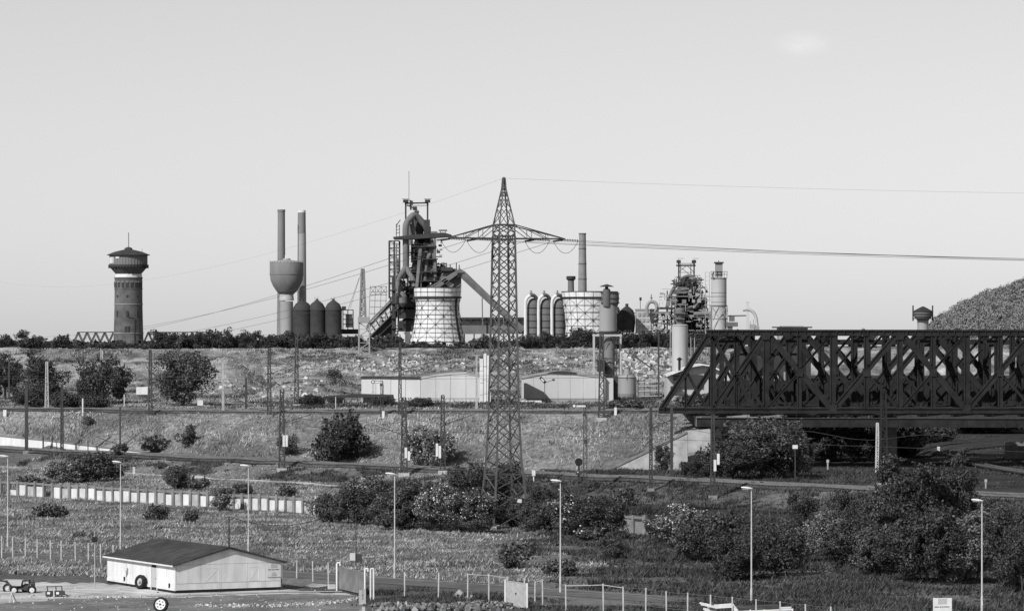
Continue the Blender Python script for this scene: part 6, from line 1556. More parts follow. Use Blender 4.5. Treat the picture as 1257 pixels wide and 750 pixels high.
# conveyor and inclined gallery
t = thing('inclined_gallery', 'long rusty inclined conveyor gallery sloping down behind the pylon to the right', 'conveyor', tuple(s.p(600, 400)))
m = MB(); m.path([s.p(562, 336, -8), s.p(568, 337, -8), s.p(604, 371, -8), s.p(642, 406, -8)], [7.5*s.k, 5.4*s.k, 4.8*s.k, 4.6*s.k], 6); part('tube', m, 'rust', t)
m = MB(); s.bar(m, (556, 352, -8), (541, 341, -8), 6, 8); s.bar(m, (530, 357, -8), (564, 333, -8), 5, 8); part('upper_gallery', m, 'rust', t)
m = MB(); s.bar(m, (512, 363, -12), (566, 330, -12), 1.2); s.bar(m, (510, 367, -12), (560, 337, -12), 0.8); part('belt_edge', m, 'rust_light', t)
m = MB()
for x in (545, 548.5, 553, 560.5, 564): s.bar(m, (x, 333, -8), (x, 325.5-(x % 3), -8), 1.1)
s.box(m, 542, 328.5, 556, 333, 5, -8); part('vents', m, 'rust_dark', t)
for x, y in ((592, 366), (618, 390)): m = MB(); s.bar(m, (x, y, -8), (x+1, 425, -8), 1.4); part('support', m, 'rust', t)
t = thing('long_gallery', 'long horizontal dark gallery with a bright window band behind the pylon', 'building', tuple(s.p(602, 425)))
m = MB(); s.box(m, 564, 398.5, 645, 410, 10); part('lower_hall', m, 'rust', t)
m = MB(); s.box(m, 563, 389.6, 645, 392.0, 11); part('roof', m, 'rust_dark', t); m = MB(); s.box(m, 564, 396.8, 645, 398.6, 10.5); part('sill_band', m, 'rust_dark', t)
m = MB(); s.box(m, 564, 391.8, 645, 397, 6, 1.5); part('window_wall', m, 'white_paint', t)
for x in range(566, 645, 7): m = MB(); s.box(m, x, 391.8, x+1.3, 397, 1, -4); part('mullion', m, 'rust_dark', t)
m = MB()
for x in range(570, 645, 12): s.bar(m, (x, 410), (x, 430), 1.4)
part('legs', m, 'rust_dark', t)

# cooling towers
def cooling(px, prof, d, lab, nrib, rows, braces, flare=None, dark_rim=None):
    s = Site(d); t = thing('cooling_tower', lab, 'cooling tower', tuple(s.p(px, prof[0][1])))
    ys = [y for _, y in prof][::-1]; hs = [h for h, _ in prof][::-1]
    hw_ = lambda y: float(np.interp(y, ys, hs)); c = s.p(px, 400)
    def pt(a, y, ex=0.0): r = (hw_(y)+ex)*s.k; return Vector((c.x+r*math.cos(a), c.y+r*math.sin(a), HCAM-(y-HOR)*s.k))
    yb, yt = prof[0][1], prof[-1][1]; m = MB(); n = rows
    y = yb
    for i in range(n):   # overlapping board courses
        y0 = yb+(yt-yb)*i/n; y1 = yb+(yt-yb)*(i+1)/n
        m = MB(); m.lathe((c.x, c.y), [((hw_(y0))*s.k, HCAM-(y0-HOR)*s.k), ((hw_(y1)-0.25)*s.k, HCAM-(y1-HOR)*s.k)], 40, False)
        part('board_course', m, 'wood_white', t)
    m = MB(); m.lathe((c.x, c.y), [((hw_(yt)-1.0)*s.k, HCAM-(yt+2-HOR)*s.k), ((hw_(yt)+0.3)*s.k, HCAM-(yt-HOR)*s.k)], 40, False); part('rim_ring', m, 'tank_grey', t)
    ribs = MB()
    for k in range(nrib):
        a = 2*math.pi*(k+0.3)/nrib
        yy = np.linspace(yb, yt, 9); ribs.path([pt(a, float(q), 0.5) for q in yy], 0.2*s.k, 4, False)
    part('ribs', ribs, 'rust_dark', t, None, 'stuff')
    hoops = MB()
    for i in range(n+1):
        y = yb+(yt-yb)*i/n; hoops.path([pt(2*math.pi*k/36, y, 0.35) for k in range(37)], (0.26 if i % 3 else 0.36)*s.k, 4, False)
    part('hoops', hoops, 'rust_dark', t, None, 'stuff')
    br = MB(); nd = MB()
    for (y0, y1) in braces:
        for k in range(nrib//2):
            a0 = 2*math.pi*(2*k+0.3)/nrib; a1 = 2*math.pi*(2*k+2.3)/nrib
            f = lambda a, b, y0, y1: br.path([pt(a+(b-a)*i/4, y0+(y1-y0)*i/4, 0.7) for i in range(5)], 0.17*s.k, 4, False)
            f(a0, a1, y0, y1); f(a1, a0, y0, y1)
            q = pt((a0+a1)/2, (y0+y1)/2, 0.8); nd.box(q, (1.4*s.k, 1.4*s.k, 1.4*s.k), (a0+a1)/2); q = pt(a0, y0, 0.8); nd.box(q, (1.3*s.k, 1.3*s.k, 1.3*s.k), a0)
    part('braces', br, 'rust_dark', t, None, 'stuff'); part('node_plates', nd, 'rust_dark', t, None, 'stuff')
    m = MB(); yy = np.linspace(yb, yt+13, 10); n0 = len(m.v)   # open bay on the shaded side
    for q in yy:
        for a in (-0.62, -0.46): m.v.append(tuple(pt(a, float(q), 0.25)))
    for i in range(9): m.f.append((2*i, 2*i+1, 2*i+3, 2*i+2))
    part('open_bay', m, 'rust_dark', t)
    if dark_rim:
        y0, y1 = dark_rim; m = MB(); m.lathe((c.x, c.y), [((hw_(y0)+0.2)*s.k, HCAM-(y0-HOR)*s.k), ((hw_(y0)+2.4)*s.k, HCAM-(y0-0.6-HOR)*s.k), ((hw_(y0)+2.4)*s.k, HCAM-(y1-HOR)*s.k), ((hw_(y1)+0.2)*s.k, HCAM-(y1-HOR)*s.k)], 40, False); part('rim_gallery', m, 'rust_dark', t)
    return t
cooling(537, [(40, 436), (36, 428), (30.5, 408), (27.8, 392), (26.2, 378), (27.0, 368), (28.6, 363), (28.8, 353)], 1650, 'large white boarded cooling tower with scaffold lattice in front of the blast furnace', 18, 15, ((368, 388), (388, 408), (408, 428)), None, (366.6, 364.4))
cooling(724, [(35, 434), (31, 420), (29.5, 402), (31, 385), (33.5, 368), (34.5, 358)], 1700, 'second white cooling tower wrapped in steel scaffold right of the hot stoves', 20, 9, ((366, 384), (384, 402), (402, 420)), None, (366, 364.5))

# hot stoves
s = Site(1720)
for i, (px, lab) in enumerate(((653.5, 'left of the three dark hot stoves with white looping pipes'), (669.5, 'middle of the three dark hot stoves with white looping pipes'), (685.8, 'right of the three dark hot stoves with white looping pipes'))):
    t = thing('hot_stove', lab, 'stove', tuple(s.p(px, 428)), 'row of hot stoves')
    m = MB(); s.lathe(m, px+0.8, [(7.0, 432), (7.4, 405), (7.6, 385), (7.0, 374), (5.2, 369), (2.5, 366.5), (0.4, 366)], 0, 28); part('shell', m, 'rust', t)
    for y in (378, 386, 394, 402, 410, 418): m = MB(); s.lathe(m, px+0.8, [(7.9, y+0.5), (7.9, y-0.5)], 0, 24); part('stiffener_ring', m, 'rust_dark', t)
    m = MB(); s.pipe(m, curve([(px-8.3, 430, -3), (px-8.3, 400, -3), (px-8.3, 373, -3), (px-6.6, 366.4, -3), (px-2.6, 362.6, -3)], 5), 2.0, 12); part('white_pipe', m, 'white_paint', t)
    m = MB(); s.pipe(m, curve([(px-2.8, 362.6, -3), (px+1.6, 362.8, -2), (px+4.6, 366, -1), (px+5.4, 371, 0)], 5), 2.3, 12); part('loop_pipe', m, 'rust', t)
    m = MB(); s.bar(m, (px-1.5, 361), (px-1.5, 356.6), 0.9); s.bar(m, (px-3.6, 359.2), (px+0.8, 359.2), 0.8); s.bar(m, (px-2.6, 357), (px-0.4, 357), 0.7); part('vent', m, 'rust_dark', t)
t = thing('chimney', 'tall banded brick chimney right of the hot stoves', 'chimney', tuple(s.p(717, 425, 40)))
m = MB(); s.lathe(m, 717, [(6.4, 430), (5.8, 380), (5.2, 340), (4.5, 300), (4.3, 284)], 40, 28); part('shaft', m, 'brick_pale', t)
for y, h_ in ((284.2, 4.8), (303, 4.9), (322, 5.2), (341, 5.6)): m = MB(); s.lathe(m, 717, [(h_, y+0.7), (h_, y-0.6)], 40, 28); part('band', m, 'brick', t)
t = thing('short_stack', 'short dark stack with a flared head left of the brick chimney', 'chimney', tuple(s.p(702, 360, 20)))
m = MB(); s.lathe(m, 701.7, [(4.0, 362), (3.8, 343.5)], 20, 20); part('shaft', m, 'rust', t); m = MB(); s.lathe(m, 701.7, [(3.6, 344), (5.8, 342), (5.8, 338.6), (4.8, 338.2)], 20, 20); part('head', m, 'rust_dark', t)
t = thing('domed_vessel', 'pair of dark bulbous vessels behind the capped tower', 'vessel', tuple(s.p(768, 405)))
m = MB(); s.lathe(m, 769.5, [(9, 408), (10.4, 396), (10.2, 388), (8, 381), (4, 377.5), (1.9, 376.2), (1.9, 373), (0.3, 372.6)], 0, 28); part('vessel', m, 'rust_dark', t)
m = MB(); s.lathe(m, 756, [(6, 412), (8, 398), (7, 385), (4, 377), (1, 375)], 4, 24); part('vessel', m, 'rust', t); m = MB(); s.bar(m, (757, 376), (761, 388), 1.5); s.bar(m, (760, 386), (780, 384), 1.0); part('pipe', m, 'rust_dark', t)
t = thing('office_block', 'pale works building with window grid right of the dark vessels', 'building', tuple(s.p(793, 405)))
m = MB(); s.box(m, 781, 380.5, 803, 408, 14, 4); part('wall', m, 'tank_pale', t); m = MB(); s.box(m, 780.5, 379.3, 803.5, 381, 14.6, 4); part('roof', m, 'tank_grey', t)
for x in (783, 788, 793, 798):
    for y in (384, 391, 399): m = MB(); s.box(m, x, y, x+3.2, y+4.2, 0.5, -3.1); part('window', m, 'tank_grey', t)
t = thing('ring_pipe', 'grey pipe bent into an arch above the pale works building', 'pipe', tuple(s.p(799.5, 400, -6)))
m = MB(); s.pipe(m, curve([(794.2, 388, -6), (793.4, 378, -6), (796, 371.8, -6), (800, 370.4, -6), (804.2, 372.6, -6), (805.8, 379, -6), (805.5, 398, -6)], 5), 2.2, 12); part('arch', m, 'tank_grey', t); m = MB(); s.bar(m, (799, 370, -6), (799, 361.5, -6), 0.9); s.bar(m, (797.4, 366, -6), (800.8, 366, -6), 0.8); part('vent', m, 'rust_dark', t)
m = MB(); s.bar(m, (786, 381), (786, 366), 0.7); s.box(m, 785, 365, 787.6, 369, 2); solo('vent_stack', m, 'rust_dark', 'thin vent stack on the pale works building', 'pipe', tuple(s.p(786, 381)))

# blast furnace two
s = Site(1600)
bf = thing('blast_furnace', 'second blast furnace, a dark tangle of steel left of the striped stack', 'blast furnace', tuple(s.p(840, 408)))
for px in (833.2, 852): bpart('head_post', 'rust_dark', lambda m, px=px: (s.bar(m, (px, 352), (px, 319), 1.7), s.box(m, px-2.6, 319.5, px+2.4, 323, 3), s.bar(m, (px-1.5, 317.4), (px+6, 317.4), 0.4)))
for px in (836, 849): bpart('rear_post', 'rust_dark', lambda m, px=px: s.bar(m, (px, 350, 7), (px, 324, 7), 0.9))
bpart('head_beam', 'rust_dark', lambda m: (s.bar(m, (830, 326), (854, 326), 1.9), s.bar(m, (832, 323.6), (853, 323.6), 0.7), s.bar(m, (832, 334.5), (853, 334.5), 0.6), s.bar(m, (833, 334), (843, 326), 0.7), s.bar(m, (843, 326), (852, 334), 0.7), s.bar(m, (834, 327), (851, 341), 0.6)))
bpart('furnace_shaft', 'rust_dark', lambda m: s.lathe(m, 843, [(14, 410), (15, 385), (13, 366), (9, 352), (5, 342), (3, 339)], 6, 24))
bpart('gas_pipe', 'rust', lambda m: s.pipe(m, curve([(834, 343), (846, 338.5), (854, 344, -2), (848, 354, -3)]), 1.9, 10))
bpart('gas_pipe', 'rust', lambda m: s.pipe(m, curve([(830, 350, -4), (824, 358, -5), (819, 372, -6), (818, 380, -6)]), 2.0, 10))
bpart('inclined_hoist', 'rust_dark', lambda m: [(s.bar(m, (856+2*i, 344-0.0*i, -4+2*i), (838+2*i, 372, -4+2*i), 1.0)) for i in range(4)])
bpart('stepped_roof', 'rust', lambda m: m.prism([s.p(825, 360.5, -8), s.p(828, 356, -8), s.p(834, 353.5, -8), s.p(841, 357, -8), s.p(842, 360.5, -8)], (0, 10, 0)))
for x0, y0, x1, y1 in ((817, 366, 822, 376), (843.5, 358, 848, 366), (824, 367, 830, 373), (850, 372, 857, 378), (836, 368, 841, 373), (860, 380, 866, 385)):
    bpart('plating', 'rust_light', lambda m: s.box(m, x0, y0, x1, y1, 2, -9))
for y, x0, x1, h_ in ((364, 819, 845, 1.4), (374.5, 824, 842, 1.6), (378.5, 806, 866, 2.6), (384, 800, 822, 2.4), (388, 822, 872, 3.0), (405.5, 799, 872, 1.4), (397, 804, 822, 1.6)):
    bpart('platform', 'rust' if y != 378.5 else 'rust_dark', lambda m, y=y, x0=x0, x1=x1, h_=h_: s.box(m, x0, y-h_/2, x1, y+h_/2, 8, -6))
for px, y0 in ((818.5, 357), (824, 362), (856, 356), (861, 357), (864.5, 362), (830.5, 364), (842, 366), (848, 350), (806, 380), (815, 386), (868, 378)): bpart('column', 'rust_dark', lambda m, px=px, y0=y0: s.bar(m, (px, y0, -5), (px, 409, -5), 1.4))
bpart('main_pipe', 'rust_light', lambda m: s.pipe(m, [(850, 385.5, -10), (873, 384.5, -10)], 2.6, 12))
bpart('column_vessel', 'rust', lambda m: (s.lathe(m, 834.5, [(4.2, 402), (4.2, 390), (5.6, 386), (5.6, 382)], -12, 18)))
bpart('pipework', 'rust_dark', lambda m: (clutter(m, 822, 866, 343, 378, 130, s), clutter(m, 800, 872, 378, 407, 170, s)), 'stuff')
bpart('pale_pipework', 'tank_grey', lambda m: clutter(m, 804, 870, 352, 407, 120, s, -12, -9, 0.4, 0.9), 'stuff')
bpart('cast_house', 'rust_dark', lambda m: s.box(m, 852, 366, 868, 378, 8, 4))
bpart('casting_steelwork', 'rust_dark', lambda m: clutter(m, 844, 870, 388, 406, 110, s, 0, 6), 'stuff')
bpart('upper_steelwork', 'rust_dark', lambda m: clutter(m, 826, 860, 338, 366, 120, s, -8, 6, 0.35, 0.8), 'stuff')
bpart('cabin', 'rust_dark', lambda m: s.box(m, 824, 366, 842, 374, 6, -2))
# striped stack
s = Site(1500)
t = thing('stack_vessel', 'pale cylindrical stack with dark bands and a square head above the bridge end', 'tower', tuple(s.p(882, 410)))
m = MB(); s.lathe(m, 882, [(9.9, 412), (9.9, 376)], 0, 32); part('lower_shell', m, 'tank_pale', t); m = MB(); s.lathe(m, 882.5, [(9.4, 375), (9.4, 341)], 0, 32); part('upper_shell', m, 'tank_pale', t)
for y, h_, r_ in ((375.4, 1.5, 10.6), (364, 0.6, 9.6), (359.5, 0.5, 9.6), (341.8, 1.2, 9.8), (391.5, 0.8, 10.2), (371, 0.5, 9.6)): m = MB(); s.lathe(m, 882.3, [(r_, y+h_/2), (r_, y-h_/2)], 0, 32); part('band', m, 'rust', t)
m = MB(); s.box(m, 878.3, 323, 886.6, 340, 5.5); part('square_head', m, 'tank_grey', t); m = MB(); s.box(m, 876.8, 321.8, 888, 323.2, 7); s.bar(m, (882.3, 322), (882.3, 319.5), 0.8); part('head_cap', m, 'rust_dark', t)
m = MB()
for x in (872.5, 876, 880, 884.5, 888.5, 892): s.bar(m, (x, 333.4, -3), (x, 341.5, -3), 0.5)
for y in (333.6, 337): s.bar(m, (872, y, -3), (892.5, y, -3), 0.55)
part('railing', m, 'rust_dark', t, None, 'stuff')
m = MB(); y1 = -10.2*s.k
for a, b in (((873, 376), (882, 391)), ((891, 376), (882, 391)), ((882, 377), (873, 391)), ((882, 377), (892, 391)), ((882, 391), (873, 406)), ((882, 391), (891, 406))): s.bar(m, (*a, y1), (*b, y1), 0.6)
for x in (872.4, 892.6): s.bar(m, (x, 376, y1*0.6), (x, 410, y1*0.6), 1.0)
part('bracing', m, 'tank_grey', t)
m = MB()
for x in (865.8, 871): s.bar(m, (x, 334), (x, 410), 0.6)
for i in range(15): s.bar(m, (865.8, 334.5+i*5), (871, 334.5+i*5), 0.4)
part('ladder_frame', m, 'tank_grey', t)
m = MB(); s.pipe(m, [(874.6, 341, -3), (874.4, 336, -3), (876, 334, -3)], 0.8, 8); part('side_pipe', m, 'rust_dark', t)
t = thing('pipe_bridge', 'pale pipe running right from the striped stack and bending down like a swan neck', 'pipe', tuple(s.p(915, 405)))
m = MB(); s.pipe(m, curve([(893, 387.8), (905, 387.6), (916, 387.3)], 3), 0.9, 8); part('dark_pipe', m, 'rust', t)
m = MB(); s.pipe(m, curve([(912, 380.6), (918, 379.8), (924, 382.6), (927.6, 389), (929, 398), (929.5, 410)], 6), 2.0, 12); part('swan_neck', m, 'tank_pale', t)
m = MB()
for x in (917, 918.6): s.bar(m, (x, 370), (x, 405), 0.35)
for y in (371.5, 378): s.bar(m, (915, y), (921, y), 0.35)
part('support_mast', m, 'tank_grey', t)
m = MB(); s.box(m, 920.5, 398, 926.5, 404, 3); s.box(m, 926, 401, 932, 406, 3); s.bar(m, (921, 394), (921, 400), 0.8); s.bar(m, (925, 392), (925, 400), 0.8); part('valve_house', m, 'tank_grey', t)
m = MB(); s.box(m, 895.5, 388.5, 901.5, 394.5, 4); s.box(m, 891, 395.5, 905.5, 401, 5); s.box(m, 893, 400, 899, 408, 4); part('fan_house', m, 'rust', t)

# nearer plant in front of the bank
s = Site(800)
t = thing('capped_tower', 'dark cylindrical tower with a cap roof standing in a pale portal frame', 'tower', tuple(s.p(746, 500)))
m = MB(); s.lathe(m, 746.5, [(10.6, 408), (10.6, 374)]); part('drum', m, 'tank_grey', t); m = MB(); s.lathe(m, 748, [(6.8, 470), (6.8, 408)]); part('lower_drum', m, 'rust_light', t)
m = MB(); s.lathe(m, 749, [(9.0, 376), (10.8, 372), (10.8, 360), (8, 358.5)], 0, 24); part('head', m, 'rust', t)
for y in (360, 366.5, 372): m = MB(); s.lathe(m, 749, [(11.6, y+0.5), (11.6, y-0.5)], 0, 24); part('head_platform', m, 'rust_dark', t)
m = MB(); s.lathe(m, 744.5, [(4.6, 376), (4.6, 356), (3.2, 354.5)], -9*s.k, 18); part('vent_tube', m, 'rust', t); m = MB(); s.lathe(m, 744.5, [(8.6, 352.2), (8.6, 351.6), (4, 350), (0.4, 348.9)], -9*s.k, 20); s.bar(m, (744.5, 357, -1.5), (744.5, 351, -1.5), 4); part('cap_roof', m, 'rust_dark', t)
m = MB(); s.lathe(m, 746.5, [(11.6, 408.5), (11.6, 406.5)]); part('ring', m, 'rust_dark', t)
m = MB()
for x in (729, 761.5):
    for off in (-2, 3): s.bar(m, (x, 410, off), (x, 500, off), 2.0)
for off in (-2, 3): s.bar(m, (727.5, 411.6, off), (763, 411.6, off), 2.4)
part('portal_frame', m, 'tank_pale', t)
m = MB()
for y in (440, 452, 464): s.bar(m, (740, y, -2), (761, y, -2), 1.0)
s.bar(m, (756, 412, -2), (756, 500, -2), 1.3); s.box(m, 733, 442, 742, 456, 3, -2); s.bar(m, (748, 466, -2), (748, 500, -2), 1.4); s.bar(m, (760, 440, -2), (748, 464, -2), 0.8); part('stair_frame', m, 'rust_dark', t)
m = MB(); clutter(m, 738, 760, 412, 470, 40, s, -4, 4, 0.4, 1.0); part('pipework', m, 'rust_dark', t, None, 'stuff')
s = Site(790)
t = thing('silo', 'grey steel silo with a pale top cap right of the capped tower', 'silo', tuple(s.p(769.5, 500)))
m = MB(); s.lathe(m, 769.8, [(11, 502), (11, 483)], 0, 28); part('lower_shell', m, 'rust_light', t); m = MB(); s.lathe(m, 769.8, [(11, 483), (11, 463), (9.4, 460)], 0, 28); part('upper_shell', m, 'tank_grey', t)
m = MB(); s.lathe(m, 770, [(4.2, 461), (3.8, 452), (4.8, 451.6), (4.8, 450)], 0, 18); part('cap', m, 'tank_grey', t); m = MB(); s.lathe(m, 769.8, [(11.4, 464), (11.4, 463)], 0, 28); s.bar(m, (764, 460, -3), (764, 452, -3), 0.6); part('rim', m, 'rust', t)
t = thing('pipe_rack', 'low rack of pale and dark pipes between silo and house', 'pipes', tuple(s.p(796, 500)))
m = MB()
for y in (469, 474, 480, 486.5, 492): s.bar(m, (782, y), (812, y-1.0), 1.0)
part('pipe', m, 'tank_pale', t); m = MB()
for x in (784, 791, 798, 806): s.bar(m, (x, 466), (x, 500), 0.9)
part('support', m, 'rust_dark', t); m = MB(); s.box(m, 787, 493, 805, 500.5, 3, -3); part('white_tank', m, 'white_paint', t)
m = MB(); s.box(m, 806, 483, 813, 500, 3, 2); part('cabin', m, 'rust_dark', t)
s = Site(850)
t = thing('round_tank', 'tall pale cylindrical tank in front of the second blast furnace', 'tank', tuple(s.p(834.5, 455)))
m = MB(); s.lathe(m, 834.6, [(9.9, 470), (9.9, 399.5), (8, 398.2)], 0, 36); part('shell', m, 'tank_pale', t); m = MB(); s.lathe(m, 834.6, [(10.2, 400.4), (10.2, 399.2)], 0, 36); part('rim', m, 'tank_grey', t)
m = MB()
for x in (822.8, 848, 852.5): s.bar(m, (x, 414 if x > 840 else 402), (x, 470), 1.0)
part('side_pipe', m, 'tank_grey', t)
m = MB(); s.lathe(m, 834.5, [(4.6, 398.6), (4.6, 390), (5.8, 388), (5.8, 380), (3, 378)], 0, 18); s.box(m, 828, 384, 841, 385.2, 3); s.box(m, 829, 391, 840, 392, 3); part('head_valve', m, 'rust', t)
s = Site(760)
t = thing('works_house', 'pale works house with a dark front and a capped stove pipe behind the bridge end', 'building', tuple(s.p(845, 500)))
m = MB(); m.prism([s.p(819, 505, 0), s.p(884, 505, 0), s.p(884, 456), s.p(872, 450), s.p(862, 448.5), s.p(850, 450.5), s.p(836, 455), s.p(819, 461)], (0, 14, 0)); part('wall', m, 'tank_pale', t)
m = MB(); s.box(m, 826.5, 460, 862, 475.5, 0.6, -0.2); part('dark_front', m, 'rust_dark', t); m = MB(); s.box(m, 823, 474, 834, 480, 1.5, -0.5); part('lean_to', m, 'rust_dark', t)
m = MB(); a = [s.p(817.5, 461.5, -0.6), s.p(836, 454.6, -0.6), s.p(850, 449.6, -0.6), s.p(862, 447.6, -0.6), s.p(873, 449.2, -0.6), s.p(885, 455.4, -0.6)]
for i in range(5): m.beam(a[i]+Vector((0, 7, 0)), a[i+1]+Vector((0, 7, 0)), 0.25, 16, up=(0, 1, 0))
part('roof', m, 'white_paint', t)
m = MB(); s.bar(m, (834, 458, -0.4), (834, 442, -0.4), 3.0); part('stove_pipe', m, 'rubber', t); m = MB(); q = s.p(834, 441.5, -0.4); m.lathe((q.x, q.y), [(0.28, q.z-0.1), (0.62, q.z+0.05), (0.1, q.z+0.5)], 14); part('pipe_cap', m, 'rubber', t)
for x in (826, 842, 858): m = MB(); s.box(m, x, 484, x+9, 497, 0.3, -0.15); part('window', m, 'tank_grey', t)

# warehouses
s = Site(760)
t = thing('warehouse', 'long pale warehouse with two roof heights behind the upper track', 'warehouse', tuple(s.p(516, 500)))
for i, (x0, x1) in enumerate(((441.5, 460), (460, 479), (479, 497.5), (497.5, 516))):
    m = MB(); m.prism([s.p(x0+.2, 500, 8-i*2.0), s.p(x1-.2, 500, 6-i*2.0), s.p(x1-.2, 464.6, 6-i*2.0), s.p(x0+.2, 464.2, 8-i*2.0)], (0.1, 0.4, 0)); part('wall_panel', m, 'hall_grey', t)
for i, (x0, x1, ya, yb2) in enumerate(((516, 535, 464.4, 461.2), (535, 553, 461.2, 459.2), (553, 572, 459.2, 458.4), (572, 591, 458.4, 462.6))):
    m = MB(); m.prism([s.p(x0+.2, 500), s.p(x1-.2, 500), s.p(x1-.2, yb2), s.p(x0+.2, ya)], (0, 0.4, 0)); part('wall_panel', m, 'hall_grey', t)
    m = MB(); m.prism([s.p(x0, ya+0.4, -0.15), s.p(x1, yb2+0.4, -0.15), s.p(x1, yb2-0.7, -0.15), s.p(x0, ya-0.7, -0.15)], (0, 22, 0)); part('roof', m, 'tank_pale' if i < 3 else 'tank_grey', t)
m = MB(); m.prism([s.p(440.5, 464.8, 7.8), s.p(516, 465.2, -0.3), s.p(516, 463.4, -0.3), s.p(440.5, 463, 7.8)], (0, 14, 0)); part('roof', m, 'roof_felt', t)
m = MB(); m.prism([s.p(500, 462.6, 22), s.p(575, 462.6, 22), s.p(565, 456.6, 22), s.p(515, 460.0, 22)], (0, 8, 0)); part('rear_roof', m, 'rust', t)
for x in (455, 467): m = MB(); s.box(m, x, 468, x+4, 482, 0.2, 6.3 if x < 460 else 5); part('window', m, 'tank_pale', t)
m = MB()
for x in range(522, 590, 5): s.bar(m, (x, 489, -0.05), (x, 499, -0.05), 0.3)
s.bar(m, (518, 488.8, -0.05), (590, 488.8, -0.05), 0.5); part('loading_rail', m, 'tank_grey', t)
t = thing('canopy', 'low flat dark canopy roof over white walls in front of the pale warehouse', 'building', tuple(s.p(442, 500, -8)))
m = MB(); m.prism([s.p(400, 485.5, -10), s.p(443, 482.8, -10), s.p(484, 483.8, -10), s.p(484, 485, -10), s.p(443, 487.2, -10), s.p(400, 487.3, -10)], (0, 6, 0)); part('roof', m, 'rust_dark', t)
for x0, x1 in ((401, 425), (447, 466), (466, 485)): m = MB(); s.box(m, x0, 487.2 if x0 < 430 else 485.2, x1-.3, 501, 0.4, -6); part('wall_panel', m, 'white_paint', t)
m = MB()
for x in (402, 424, 447): s.bar(m, (x, 486.5, -9.5), (x, 501, -9.5), 0.8)
part('pillar', m, 'concrete', t)
t = thing('silo_building', 'pair of tall white panelled tower blocks left of the pylon', 'building', tuple(s.p(597, 500, -3)))
for x0, x1, y0 in ((589, 593.4, 440), (594, 597.2, 433.5), (597.8, 602.5, 436)):
    for k in range(4):
        ya = y0+(499-y0)*k/4; yb2 = y0+(499-y0)*(k+1)/4
        m = MB(); s.box(m, x0, ya+0.2, x1, yb2-0.2, 5, -3); part('wall_panel', m, 'white_paint', t)
m = MB(); s.box(m, 593.3, 436, 594.1, 500, 4, -2.6); s.box(m, 597.1, 436, 597.9, 500, 4, -2.6); part('joint', m, 'tank_grey', t)
for y in (486, 480): m = MB(); s.box(m, 598.8, y, 600.6, y+3, 0.3, -5.6); part('window', m, 'tank_grey', t)
t = thing('gabled_warehouse', 'pale gabled warehouse with a dark lean to right of the pylon', 'warehouse', tuple(s.p(690, 500)))
xs = [(640, 464.6), (655, 461.6), (670, 458.9), (685, 456.8), (700, 458.6), (716, 460.8), (731, 462.4), (743, 463.6)]
for (x0, ya), (x1, yb2) in zip(xs[:-1], xs[1:]):
    m = MB(); m.prism([s.p(x0+.15, 489, 0), s.p(x1-.15, 489, 0), s.p(x1-.15, yb2), s.p(x0+.15, ya)], (0, 0.4, 0)); part('wall_panel', m, 'hall_grey', t)
    m = MB(); m.prism([s.p(x0+.15, 501, 0.1), s.p(x1-.15, 501, 0.1), s.p(x1-.15, 489.2, 0.1), s.p(x0+.15, 489.2, 0.1)], (0, 0.4, 0)); part('base_panel', m, 'tank_grey', t)
    m = MB(); m.prism([s.p(x0, ya+0.3, -0.2), s.p(x1, yb2+0.3, -0.2), s.p(x1, yb2-0.9, -0.2), s.p(x0, ya-0.9, -0.2)], (0, 25, 0)); part('roof', m, 'tank_grey', t)
m = MB(); m.prism([s.p(672, 457.8, -0.3), s.p(708, 459.2, -0.3), s.p(708, 457.2, -0.3), s.p(698, 456.2, -0.3), s.p(684, 455.4, -0.3)], (0, 3, 0)); part('ridge_vent', m, 'rust_dark', t)
m = MB(); s.box(m, 743.3, 464.5, 753, 501, 8, 5); part('side_wall', m, 'hall_grey', t)
m = MB(); s.box(m, 753, 462, 759, 501, 6, 6); part('pipe_tower', m, 'rust_dark', t)
m = MB(); m.prism([s.p(643, 489, -6), s.p(668.5, 489, -6), s.p(668.5, 481.5, -6), s.p(646, 470, -6), s.p(643, 470, -6)], (0, 5.6, 0)); part('lean_to', m, 'rust_dark', t)
m = MB(); m.prism([s.p(636, 497.5, -9), s.p(666, 497.5, -9), s.p(664, 490.5, -9), s.p(638, 490.5, -9)], (0, 1.2, 0)); part('white_ramp', m, 'white_paint', t)
# floodlight mast
s = Site(745); t = thing('floodlight_mast', 'thin mast with a tilted floodlight before the gabled warehouse', 'floodlight', tuple(s.p(668.5, 500)))
m = MB(); s.bar(m, (668.5, 502), (668.5, 466), 0.7); s.bar(m, (668.5, 470), (680, 466), 0.6); part('post', m, 'dark_steel', t)
m = MB(); s.bar(m, (663, 463), (669.5, 470), 3.6, 3); part('floodlight', m, 'rubber', t); m = MB(); s.bar(m, (664.3, 464.6, -0.3), (667.7, 468.2, -0.3), 1.8, 1); part('reflector', m, 'white_metal', t); m = MB(); s.box(m, 678, 465, 681, 467.5, 0.4); part('small_lamp', m, 'dark_steel', t)
t = thing('works_hall', 'dark works hall seen through the left part of the bridge truss', 'building', tuple(W(948, 500, 770)))
m = MB().box((X(948, 770), 776, Z(467, 770)), (X(995, 770)-X(900, 770), 12, 11.2)); part('wall', m, 'rust_dark', t)
m = MB().prism([W(897, 433.5, 769.5), W(998, 433.5, 769.5), W(975, 426, 769.5), W(920, 426, 769.5)], (0, 13, 0)); part('roof', m, 'roof_felt', t)
for x in range(906, 990, 14): part('window', MB().box((X(x+4, 770), 769.9, Z(462, 770)), (1.3, 0.2, 1.8)), 'tank_grey', t)
t = thing('works_hall', 'long low dark hall seen through the right part of the bridge truss', 'building', tuple(W(1150, 500, 790)))
